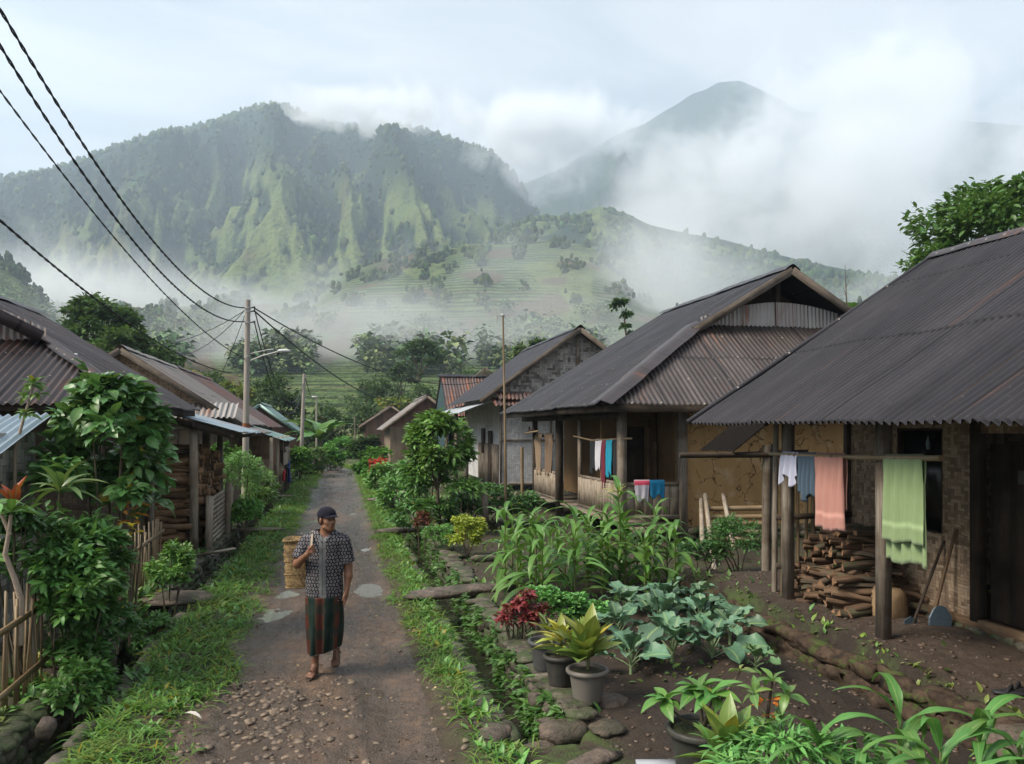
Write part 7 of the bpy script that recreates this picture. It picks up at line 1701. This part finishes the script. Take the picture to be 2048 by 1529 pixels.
def build_man():
    MP = gr(648, 1353, 0.); MP.z = Hs(MP.x, MP.y)
    rotz = -YAW
    cr, sr = math.cos(rotz), math.sin(rotz)
    def place(V): V = np.asarray(V, float); return np.stack([V[:, 0] * cr - V[:, 1] * sr + MP.x, V[:, 0] * sr + V[:, 1] * cr + MP.y, V[:, 2] + MP.z], 1)
    root = thing('person', 'man walking in dark cap, patterned shirt and plaid sarong with a basket on his back', 'person', MP)
    # ---- body (x right in the picture, -y toward the viewer)
    s = SDF((-.36, -.24, -.02), (.34, .60, 1.70), .0065)
    nk = (.005, .03, 1.38); hd = (.035, -.005, 1.535)
    s.cap((0, .03, 1.30), (.02, .012, 1.45), .062, .054, .02)                 # neck
    s.cap((-.10, .03, 1.33), (.10, .03, 1.33), .075, .075, .03, (1, .8, 1))   # shoulders
    s.chain([(0, .03, 1.28), (0, .04, 1.05), (0, .05, .85)], [.13, .12, .125], .03, (1, .68, 1))
    T = .85                                                                    # head turned to his left
    def hx(f, r, u):   # face coordinates: forward, to his left, up
        return (hd[0] + f * math.sin(T) + r * math.cos(T), hd[1] - f * math.cos(T) + r * math.sin(T), hd[2] + u)
    s.ell(hx(-.012, 0, .03), (.074, .092, .088), .01, T); s.ell(hx(.018, 0, -.045), (.056, .070, .066), .02, T)
    s.cap(hx(.055, -.012, -.088), hx(.055, .012, -.088), .021, .021, .018)      # chin
    s.cap(hx(.02, -.052, -.07), hx(.05, -.015, -.088), .018, .018, .02); s.cap(hx(.02, .052, -.07), hx(.05, .015, -.088), .018, .018, .02)
    s.cap(hx(.082, 0, .012), hx(.098, 0, -.020), .008, .013, .008)              # nose
    s.cap(hx(.090, -.012, -.022), hx(.090, .012, -.022), .009, .009, .006)
    s.cap(hx(.078, -.032, .026), hx(.078, .032, .026), .010, .010, .012)        # brow
    for q in (-1, 1):
        s.ell(hx(.085, .030 * q, .008), (.010, .013, .009), .006, T, cut=True)
        s.cap(hx(.045, .043 * q, -.018), hx(.052, .038 * q, -.026), .018, .016, .02)   # cheek
        s.ell(hx(-.005, .078 * q, -.005), (.010, .020, .032), .006, T + .2 * q)         # ear
    s.cap(hx(.082, -.018, -.050), hx(.082, .018, -.050), .0075, .0075, .005); s.cap(hx(.080, -.015, -.061), hx(.080, .015, -.061), .008, .008, .005)
    # right arm (left in the picture) bent, hand at the strap
    S1 = (-.185, .04, 1.315); E1 = (-.255, -.03, 1.105); W1 = (-.125, -.155, 1.215); H1 = (-.088, -.165, 1.265)
    s.chain([S1, E1], [.052, .043], .02); s.chain([E1, W1], [.043, .026], .015); s.cap(W1, H1, .028, .030, .012, (1, .8, 1))
    for i in range(4):                                  # fingers closed round the strap
        z = 1.300 - i * .019; x = -.080 + .002 * i; L = (1, 1.08, 1.02, .85)[i]
        s.chain([(x - .022, -.172, z - .006), (x + .006, -.196 , z), (x + .026 * L, -.186, z - .001), (x + .020 * L, -.168, z - .003)], [.0105, .0098, .0092, .0085], .003)
    s.chain([(-.105, -.17, 1.262), (-.085, -.195, 1.285), (-.062, -.196, 1.312)], [.013, .0115, .0095], .005)
    # left arm hangs
    S2 = (.185, .04, 1.315); E2 = (.225, .065, 1.07); W2 = (.222, .02, .845)
    s.chain([S2, E2], [.052, .042], .02); s.chain([E2, (.232, .045, .97), W2], [.042, .040, .026], .015)
    s.cap(W2, (.220, .005, .785), .026, .030, .014, (.72, 1.1, 1))
    for i, (dy, L, c) in enumerate(((-.024, .070, .012), (-.007, .078, .016), (.010, .072, .02), (.026, .058, .024))):
        b = np.array((.219, .003 + dy, .768)); m = b + (-.006, -.004, -L * .5); e = b + (-.006 - c, -.006, -L)
        s.chain([b, m, e], [.0105, .0095, .0078], .003)
    s.chain([(.214, -.02, .812), (.205, -.045, .780), (.199, -.052, .748)], [.014, .0115, .0095], .006)
    # legs and feet: front foot planted, rear foot lifting behind
    K1 = (-.085, -.02, .45); A1 = (-.095, .02, .085); K2 = (.065, .06, .47); A2 = (.045, .34, .19)
    s.chain([(-.08, .07, .85), (-.085, .03, .45), (-.09, .035, .32), A1], [.070, .048, .046, .033], .02); s.chain([(.08, .05, .85), K2, (.055, .2, .36), A2], [.070, .048, .046, .033], .02)
    def foot(a, heel, ball, toe, w, sd):
        s.cap(a, heel, .034, .028, .015); s.cap(a, ball, .030, .026, .02, (1, 1, 1)); s.cap(heel, ball, .026, .030, .015)
        heel = np.array(heel); ball = np.array(ball); toe = np.array(toe); d = toe - ball; lat = np.cross(d, (0, 0, 1)); lat /= np.linalg.norm(lat)
        for i in range(5):
            o = (i - 2) * .0165 * sd; L = (1.05, 1.0, .93, .85, .74)[i]; r = (.0135, .0105, .0100, .0095, .009)[i]
            s.chain([ball + lat * o * .9, ball + d * L * .6 + lat * o, ball + d * L + lat * o - (0, 0, .006)], [r * 1.15, r, r * .95], .004)
    foot(A1, (-.095, .045, .035), (-.108, -.085, .034), (-.112, -.145, .030), .04, 1)
    foot(A2, (.045, .375, .15), (.055, .27, .062), (.062, .225, .034), .04, -1)
    V, F = s.mesh()
    skin = np.array((.19, .092, .054)); C = np.tile(skin, (len(V), 1))
    lip = np.linalg.norm(V - np.array(hx(.086, 0, -.055)), axis=1) < .021; C[lip] = (.19, .07, .05)
    feet = V[:, 2] < .25; C[feet] *= .75
    col = C * (1 + .12 * pf(V[:, 0] * 30, V[:, 2] * 30, 2))[:, None]
    mb = MB(); mb.add(place(V), F, uv=V[:, [0, 2]], col=col)
    M['skin'] = material('skin', lambda k: prin(k, k.mix(k.m('MULTIPLY', k.noise(k.pos(), 60, 3), .3), k.col(), (.12, .05, .03)), .5, k.bump(k.noise(k.pos(), 180, 2), .12, .002), spec=.4, **{'Subsurface Weight': .08, 'Subsurface Radius': (.02, .008, .004), 'Subsurface Scale': .5}))
    mb.build('body', M['skin'], root, True)
    for q in (-1, 1):
        part(root, 'eye', 'vcol', lambda mb: (mb.add(place(np.array(hx(.0715, .030 * q, .008)) + np.array([(math.cos(p) * math.cos(t), math.cos(p) * math.sin(t), math.sin(p)) for p in np.linspace(-1.57, 1.57, 6) for t in np.linspace(0, 6.283, 10, endpoint=False)]) * .0088), np.array([(i*10+j, i*10+(j+1) % 10, (i+1)*10+(j+1) % 10, (i+1)*10+j) for i in range(5) for j in range(10)]), col=(.05, .035, .03))), True)
        part(root, 'eyebrow', 'black', lambda mb: mb.tube(place([hx(.087, .016 * q, .030), hx(.086, .030 * q, .036), hx(.072, .044 * q, .031)]), [.0016, .002, .001], 5))
    part(root, 'moustache', 'black', lambda mb: mb.tube(place([hx(.083, -.022, -.044), hx(.094, -.008, -.038), hx(.094, .008, -.038), hx(.083, .022, -.044)]), [.002, .0035, .0035, .002], 5))
    # hair below the cap
    s = SDF((-.12, -.16, 1.42), (.2, .18, 1.72), .0065); s.ell(hx(-.020, 0, .030), (.081, .094, .090), .005, T); s.ell(hx(-.055, 0, -.018), (.058, .045, .050), .02, T)
    s.cap(hx(.085, -.05, -.02), hx(.085, .05, -.02), .075, .075, .01, cut=True); s.F = np.maximum(s.F, (s.Z - hx(0, 0, .07)[2])); s.F = np.maximum(s.F, -(s.Z - hx(0, 0, -.058)[2]))
    V, F = s.mesh(); mb = MB(); mb.add(place(V), F, col=(.012, .010, .010)); mb.build('hair', M['vcol'], root, True)
    # cap
    s = SDF((-.14, -.22, 1.50), (.24, .18, 1.74), .0055); s.ell(hx(-.012, 0, .040), (.091, .106, .092), .004, T); s.F = np.maximum(s.F, hx(0, 0, .036)[2] - s.Z + .10 * ((s.X - hd[0]) * math.sin(T) - (s.Y - hd[1]) * math.cos(T)) * -1)
    V, F = s.mesh(); mb = MB(); capc = (.012, .0115, .022); mb.add(place(V), F, col=capc)
    cp = mb.build('cap', M['cloth'], root, True)
    mb = MB(); n = 13; rows = []
    for f_ in np.linspace(0, 1, 6):
        rows.append([hx(.070 + f_ * .070 * math.cos(a * .9) - .05 * (1 - math.cos(a)), math.sin(a) * (.078 - .01 * f_), .050 - f_ * .016 - .012 * abs(math.sin(a)) ** 2) for a in np.linspace(-1.15, 1.15, n)])
    R_ = np.array(rows); mb.grid(place(R_.reshape(-1, 3)).reshape(R_.shape), col=capc); bo = mb.build('brim', M['cloth'], cp, True); md = bo.modifiers.new('t', 'SOLIDIFY'); md.thickness = .006
    # shirt
    s = SDF((-.36, -.22, .66), (.36, .26, 1.44), .0065)
    s.chain([(0, .03, 1.27), (0, .035, 1.08), (-.01, .05, .90), (-.01, .05, .66)], [.178, .180, .178, .186], .03, (1, .70, 1))
    s.cap((-.155, .035, 1.325), (.155, .035, 1.325), .075, .075, .04, (1, .85, 1)); s.cap((-.05, .035, 1.36), (.06, .035, 1.36), .075, .075, .03, (1, .9, 1))
    def sleeve(a, b, ra, rb):
        s.cap(a, b, ra, rb, .02)
    e1 = np.array(S1) + (np.array(E1) - np.array(S1)) * .80; e2 = np.array(S2) + (np.array(E2) - np.array(S2)) * .84
    # sleeves end cleanly: grow past the end, then cut by a plane
    sl = s.F.copy(); s.F = np.full(s.F.shape, .2)
    s.cap(S1, np.array(S1) + (np.array(E1) - np.array(S1)) * 1.05, .068, .082, .02); d = (np.array(E1) - np.array(S1)); d = d / np.linalg.norm(d)
    s.F = np.maximum(s.F, (s.X - e1[0]) * d[0] + (s.Y - e1[1]) * d[1] + (s.Z - e1[2]) * d[2]); A_ = s.F.copy(); s.F = np.full(s.F.shape, .2)
    s.cap(S2, np.array(S2) + (np.array(E2) - np.array(S2)) * 1.1, .068, .080, .02); d = (np.array(E2) - np.array(S2)); d = d / np.linalg.norm(d)
    s.F = np.maximum(s.F, (s.X - e2[0]) * d[0] + (s.Y - e2[1]) * d[1] + (s.Z - e2[2]) * d[2]); B_ = s.F
    def smin(a, b, k): hh = np.clip(.5 + .5 * (b - a) / k, 0, 1); return b * (1 - hh) + a * hh - k * hh * (1 - hh)
    s.F = smin(smin(sl, A_, .02), B_, .02)
    s.F += .008 * pf(s.X * 9 + s.Z * 3, s.Z * 7 - s.X * 4 + s.Y * 5, 3) + .004 * np.sin(s.X * 50 + s.Z * 12) * sst(1.1, .75, s.Z)
    s.cap((.012, .012, 1.36), (.022, -.01, 1.50), .060, .075, .006, cut=True); s.cap((.02, -.13, 1.30), (.02, -.09, 1.40), .006, .050, .006, cut=True)
    s.F = np.maximum(s.F, .722 + .012 * np.sin(s.X * 14) - s.Z)
    V, F = s.mesh(); mb = MB(); mb.add(place(V), F, uv=np.stack([V[:, 0], V[:, 2]], 1), col=V)
    def f_shirt(k):
        c = k.sep(k.uv()); u = c[0]; v = c[1]
        gu = k.m('DIVIDE', u, .030); gv = k.m('DIVIDE', v, .034)
        row = k.m('MODULO', k.m('FLOOR', gv), 2.); fu = k.m('SUBTRACT', k.m('FRACT', k.m('ADD', gu, k.m('MULTIPLY', row, .5))), .5); fv = k.m('SUBTRACT', k.m('FRACT', gv), .5)
        sw = k.m('MULTIPLY', k.m('SINE', k.m('MULTIPLY', gv, 2.1)), .15)
        r = k.m('SQRT', k.m('ADD', k.m('POWER', k.m('MULTIPLY', k.m('ADD', fu, sw), 1.25), 2.), k.m('POWER', fv, 2.)))
        ring = k.m('MULTIPLY', k.m('GREATER_THAN', r, .20), k.m('LESS_THAN', r, .42)); dot = k.m('LESS_THAN', r, .08)
        brk = k.m('GREATER_THAN', k.noise(k.uv(), 70, 3), .43)
        pat = k.m('MULTIPLY', k.m('MAXIMUM', ring, dot), brk)
        col = k.mix(k.m('MULTIPLY', pat, .8), (.010, .011, .017), (.26, .24, .25))
        pl = k.m('LESS_THAN', k.m('ABSOLUTE', k.m('SUBTRACT', u, .005)), .032); line = k.m('LESS_THAN', k.m('ABSOLUTE', k.m('SUBTRACT', u, .006)), .0022)
        col = k.mix(pl, col, k.mix(k.noise(k.vmul(k.uv(), (60, 200, 1)), 1, 2), (.085, .09, .095), (.16, .165, .165)))
        col = k.mix(k.m('MULTIPLY', line, .8), col, (.02, .02, .025))
        return prin(k, col, .85, k.bump(k.noise(k.pos(), 120, 2), .2, .002), spec=.2)
    sh = mb.build('shirt', material('patterned_shirt', f_shirt), root, True)
    for z in (1.22, 1.12, 1.02, .92, .82):
        pass
    part(sh, 'collar', M['collar'], lambda mb: (mb.tube(place([(-.052, .05, 1.40), (-.058, .0, 1.405), (-.040, -.055, 1.375), (.0, -.095, 1.325)]), [.012, .013, .014, .008], 7, sq=.5), mb.tube(place([(.075, .06, 1.40), (.082, .0, 1.405), (.070, -.050, 1.380), (.034, -.095, 1.325)]), [.012, .013, .014, .008], 7, sq=.5)), True)
    # sarong
    nr, na = 34, 96; Vs = []; Cs = []; UV = []
    for i in range(nr):
        t = i / (nr - 1); rr = []
        for j in range(na):
            a = j / na * 2 * PI; fold = .020 * t * math.sin(a * 9 + t * 1.6) + .012 * math.sin(a * 4 + 2.5 * t + .5) * t + .006 * math.sin(a * 21) * t
            cx = -.012 - .012 * t; cy = .05 + .07 * t; rx = .178 - .030 * t + .012 * math.sin(PI * t); ry = .135 + .030 * t
            pl = math.exp(-(((a - 1.5 * PI - .08) + PI) % (2 * PI) - PI) ** 2 / .02) * .022 * (.3 + t)
            x = cx + (rx + fold) * math.cos(a); y = cy + (ry + fold - pl) * math.sin(a)
            # the front leg pushes the cloth forward, the rear leg trails
            y -= .05 * t * math.exp(-((x + .09) / .07) ** 2) * (math.sin(a) < 0)
            bot = .205 + .055 * sst(-.02, .12, np.array(x)) + .012 * math.sin(a * 3)
            rr.append((x, y, .78 + (float(bot) - .78) * t))
        Vs.append(rr)
    Vs = np.array(Vs); u = np.tile(np.arange(na) / na, (nr, 1)); v = np.repeat(np.arange(nr)[:, None] / (nr - 1), na, 1)
    mb = MB(); mb.grid(place(Vs.reshape(-1, 3)).reshape(Vs.shape), uv=np.stack([u, v], -1), wrap=True)
    def f_sar(k):
        c = k.sep(k.uv()); u = k.m('MULTIPLY', c[0], 6.); v = k.m('MULTIPLY', c[1], 2.3); w_ = k.m('MULTIPLY', k.noise(k.uv(), 12, 2), .25)
        fu = k.m('FRACT', k.m('ADD', u, w_)); fv = k.m('FRACT', k.m('ADD', v, k.m('MULTIPLY', w_, .6)))
        base = k.mix(k.ramp(fu, [(.0, 0.), (.32, 0.), (.42, 1.), (.75, 1.), (.85, 0.)]), (.004, .016, .012), (.065, .018, .011))
        band = k.ramp(fv, [(.0, 0.), (.3, 0.), (.42, 1.), (.72, 1.), (.82, 0.)])
        col = k.mix(k.m('MULTIPLY', band, .75), base, (.010, .022, .018))
        th = k.m('MAXIMUM', k.m('LESS_THAN', k.m('ABSOLUTE', k.m('SUBTRACT', fu, .38)), .018), k.m('LESS_THAN', k.m('ABSOLUTE', k.m('SUBTRACT', fu, .80)), .014))
        col = k.mix(k.m('MULTIPLY', th, .55), col, (.08, .06, .025))
        hem = k.m('GREATER_THAN', c[1], .988); col = k.mix(k.m('MULTIPLY', hem, .7), col, (.4, .4, .38))
        return prin(k, col, .75, k.bump(k.noise(k.pos(), 150, 2), .2, .002), spec=.25)
    so_ = mb.build('sarong', material('plaid_sarong', f_sar), root, True); md = so_.modifiers.new('t', 'SOLIDIFY'); md.thickness = .004
    # sandals
    for nm, pts, st in (('a', [(-.095, .070, .010), (-.10, -.02, .010), (-.108, -.10, .010), (-.112, -.155, .012)], [(-.148, -.085, .020), (-.108, -.095, .075), (-.068, -.085, .020)]), ('b', [(.043, .405, .135), (.048, .34, .105), (.055, .275, .035), (.062, .21, .018)], [(.012, .265, .045), (.056, .255, .105), (.098, .265, .045)])):
        sn = part(root, 'sandal', 'sandal', lambda mb: mb.tube(place(pts), [.030, .036, .046, .034], 12, sq=.28), True)
        part(sn, 'strap', 'sandal', lambda mb: mb.tube(place(st), .011, 7, sq=.5), True)
        st2 = [np.array(q) + np.array((0, .075, .02 if nm == 'a' else .075)) for q in st]
        part(sn, 'strap', 'sandal', lambda mb: mb.tube(place(st2), .009, 7, sq=.5), True)
    # basket carried on his back
    c = Vector(place([(-.27, .24, .84)])[0]); bk = thing('basket', 'tall woven bamboo basket hanging from a strap behind the walking man', 'basket', c)
    n = 40; rows = []; uvs = []
    for i in range(15):
        t = i / 14; w_ = .145 + .018 * t; d_ = .135 + .016 * t; r = []
        for j in range(n):
            a = j / n * 2 * PI; k_ = 4.; e = (abs(math.cos(a)) ** k_ + abs(math.sin(a)) ** k_) ** (-1 / k_); bul = .006 * math.cos(t * 14 * PI)
            r.append((-.285 + (w_ + bul) * e * math.cos(a) + .004 * math.sin(a * 7 + i), .24 + (d_ + bul) * e * math.sin(a), .835 + .475 * t + .006 * math.sin(a * 3)))
        rows.append(r)
    Rr = np.array(rows); mb = MB(); uv = np.stack(np.meshgrid(np.arange(15) * .034, np.arange(n) * .03, indexing='ij')[::-1], -1); mb.grid(place(Rr.reshape(-1, 3)).reshape(Rr.shape), uv=uv, wrap=True)
    mb.add(place(Rr[0]), np.arange(n)[::-1][None]); bo = mb.build('basket_body', M['basket'], bk, True); md = bo.modifiers.new('t', 'SOLIDIFY'); md.thickness = .010
    part(bk, 'rim', M['basket'], lambda mb: mb.tube(place(np.concatenate([Rr[-1], Rr[-1][:1]])), .011, 7, cap=False), True)
    for z in (4, 8): part(bk, 'hoop', M['basket'], lambda mb: mb.tube(place(np.concatenate([Rr[z], Rr[z][:1]]) * (1, 1, 1)), .0035, 6, cap=False), True)
    part(bk, 'brace', 'bamboo', lambda mb: mb.tube(place([(-.415, .075, 1.24), (-.30, .078, 1.02), (-.235, .085, .86)]), .006, 5), True)
    part(bk, 'brace', 'bamboo', lambda mb: mb.tube(place([(-.36, .075, 1.24), (-.25, .085, 1.0), (-.21, .09, .90)]), .005, 5), True)
    part(bk, 'strap', M['strap'], lambda mb: mb.tube(place([(-.24, .17, 1.28), (-.17, .13, 1.385), (-.125, .05, 1.415), (-.105, -.045, 1.385), (-.095, -.10, 1.345), (-.088, -.150, 1.315), (-.083, -.172, 1.27)]), [.013] * 7, 8, sq=.3), True)
    return root
M['collar'] = material('shirt_collar', lambda k: prin(k, k.mix(k.noise(k.pos(), 120, 2), (.02, .022, .03), (.10, .10, .11)), .85))
M['strap'] = material('pale_strap', lambda k: prin(k, (.26, .22, .165), .9))
M['sandal'] = material('brown_sandal', lambda k: prin(k, (.055, .038, .028), .6))
build_man()
# ------------------------------------------------------------------ camera, light, sky, air
cam = bpy.data.cameras.new('camera'); co = bpy.data.objects.new('camera', cam); COL.objects.link(co)
co.location = (0, 0, CAMZ); co.rotation_euler = (PI / 2, 0, -YAW)
cam.sensor_width = 36; cam.lens = 1600 / 2048 * 36; cam.shift_y = (857 - 764.5) / 2048
cam.clip_start = .1; cam.clip_end = 12000
SC.camera = co

SUN_AZ = R(-100)     # clockwise from the road direction
SUN_EL = R(46)
sd = bpy.data.lights.new('sun', 'SUN'); sd.energy = SUN_E; sd.angle = R(24); sd.color = (1, .90, .76)
so = bpy.data.objects.new('sun', sd); COL.objects.link(so)
dirv = Vector((math.sin(SUN_AZ) * math.cos(SUN_EL), math.cos(SUN_AZ) * math.cos(SUN_EL), math.sin(SUN_EL)))
so.rotation_euler = dirv.to_track_quat('Z', 'Y').to_euler(); so.location = dirv * 60

w = bpy.data.worlds.new('World'); SC.world = w; w.use_nodes = True
w.node_tree.nodes.clear(); k = NT(w.node_tree)
sky = k.n('TexSky'); sky.sky_type = 'NISHITA'; sky.sun_disc = False; sky.sun_elevation = SUN_EL; sky.sun_rotation = SUN_AZ; sky.altitude = 600; sky.air_density = 1.2; sky.dust_density = 2.
tc = k.n('TexCoord').outputs['Generated']; s3 = k.sep(tc)
hgt = k.m('MAXIMUM', s3[2], .06)
pl = k.comb(k.m('DIVIDE', s3[0], k.m('ADD', hgt, .16)), k.m('DIVIDE', s3[1], k.m('ADD', hgt, .16)))
n1 = k.noise(pl, .75, 7, .52, .25); n2 = k.noise(k.vmul(pl, (1, 1.6, 1)), 1.5, 7, .58, .6); n3 = k.noise(pl, .38, 3)
cover = k.ramp(k.m('ADD', k.m('MULTIPLY', n1, .65), k.m('MULTIPLY', n3, .45)), [(.36, .55), (.58, 1.)])
shade = k.ramp(n2, [(.38, 0.), (.60, 1.)])
big = k.ramp(n1, [(.40, 0.), (.62, 1.)])
cl = k.mix(shade, (3.9, 4.25, 4.75), (7.3, 7.35, 7.55)); cl = k.mix(k.m('MULTIPLY', big, .45), cl, (8.3, 8.35, 8.4))
skc = k.mix(.55, sky.outputs[0], (4.3, 5.0, 6.1))
tot = k.mix(cover, skc, cl)
bg = k.n('Background', {'Color': tot, 'Strength': .062})
wo = w.node_tree.nodes.new('ShaderNodeOutputWorld'); w.node_tree.links.new(bg.outputs[0], wo.inputs[0])

# the air over the valley
def volume_mat(name, fn):
    m = bpy.data.materials.new(name); m.use_nodes = True; t = m.node_tree; t.nodes.clear(); kk = NT(t)
    out = t.nodes.new('ShaderNodeOutputMaterial'); t.links.new(fn(kk), out.inputs['Volume']); return m
hz = MB(); hz.box((300, 1450, 620), (6400, 3700, 1244))
ho = hz.build('haze', volume_mat('valley_air', lambda k: k.n('VolumePrincipled', {'Color': (.70, .84, 1., 1), 'Density': HAZE_D, 'Anisotropy': .25}).outputs[0]))
tag(ho, 'pale blue morning haze filling the valley below the mountains', 'haze', kind='stuff')

# banks of mist: soft lumps of thicker vapour, each with its own size and place
def mist(px, py, D, sx, sy, sz, dens, nscale=2.9, th=.42, seed=0., rot=0.):
    c = at(px, py, D)
    mb = MB(); n, m_ = 20, 12
    a = np.linspace(0, 2 * PI, n, endpoint=False); ph = np.linspace(-PI / 2, PI / 2, m_)
    P = np.array([[(math.cos(p) * math.cos(t) * sx, math.cos(p) * math.sin(t) * sy, math.sin(p) * sz) for t in a] for p in ph])
    mb.grid(P, wrap=True)
    def f(k):
        tc = k.n('TexCoord').outputs['Object']; q = k.vmul(tc, (1 / sx, 1 / sy, 1 / sz))
        r = k.n('VectorMath', {0: q}, operation='LENGTH').outputs['Value']
        off = k.n('VectorMath', operation='ADD'); k.put(off.inputs[0], k.vmul(tc, (nscale / sx, nscale / sx, nscale / sx))); off.inputs[1].default_value = (seed, seed * 2.3, seed * .7)
        nz = k.noise(off.outputs[0], 1., 5, .62, .9)
        soft = k.m('SUBTRACT', 1., k.m('MULTIPLY', r, r), clamp=True)
        d = k.m('SUBTRACT', k.m('ADD', nz, k.m('MULTIPLY', soft, .35)), th + .28, clamp=True)
        d = k.m('MULTIPLY', k.m('MULTIPLY', d, soft), dens * 6)
        return k.n('VolumePrincipled', {'Color': (.93, .955, .985, 1), 'Density': d, 'Anisotropy': .2}).outputs[0]
    o = mb.build('mist_bank', volume_mat('mist', f), loc=(0, 0, 0))
    o.location = c; o.rotation_euler.z = -YAW + rot
    return o
MISTS = []
if MIST:
    for i, (label, args) in enumerate(MISTLIST):
        o = mist(*args, seed=i * 3.7 + 1); tag(o, label, 'mist', kind='stuff')
SC.cycles.volume_step_rate = 1.0; SC.cycles.volume_max_steps = 64; SC.cycles.volume_bounces = 4
SC.cycles.max_bounces = 6; SC.cycles.diffuse_bounces = 3; SC.cycles.glossy_bounces = 2; SC.cycles.transmission_bounces = 3; SC.cycles.transparent_max_bounces = 6
SC.cycles.use_denoising = True
try: SC.cycles.denoiser = 'OPENIMAGEDENOISE'
except Exception: pass
SC.cycles.sample_clamp_indirect = 6
SC.view_settings.view_transform = 'Standard'; SC.view_settings.look = 'None'; SC.view_settings.gamma = 1; SC.view_settings.exposure = EXPO
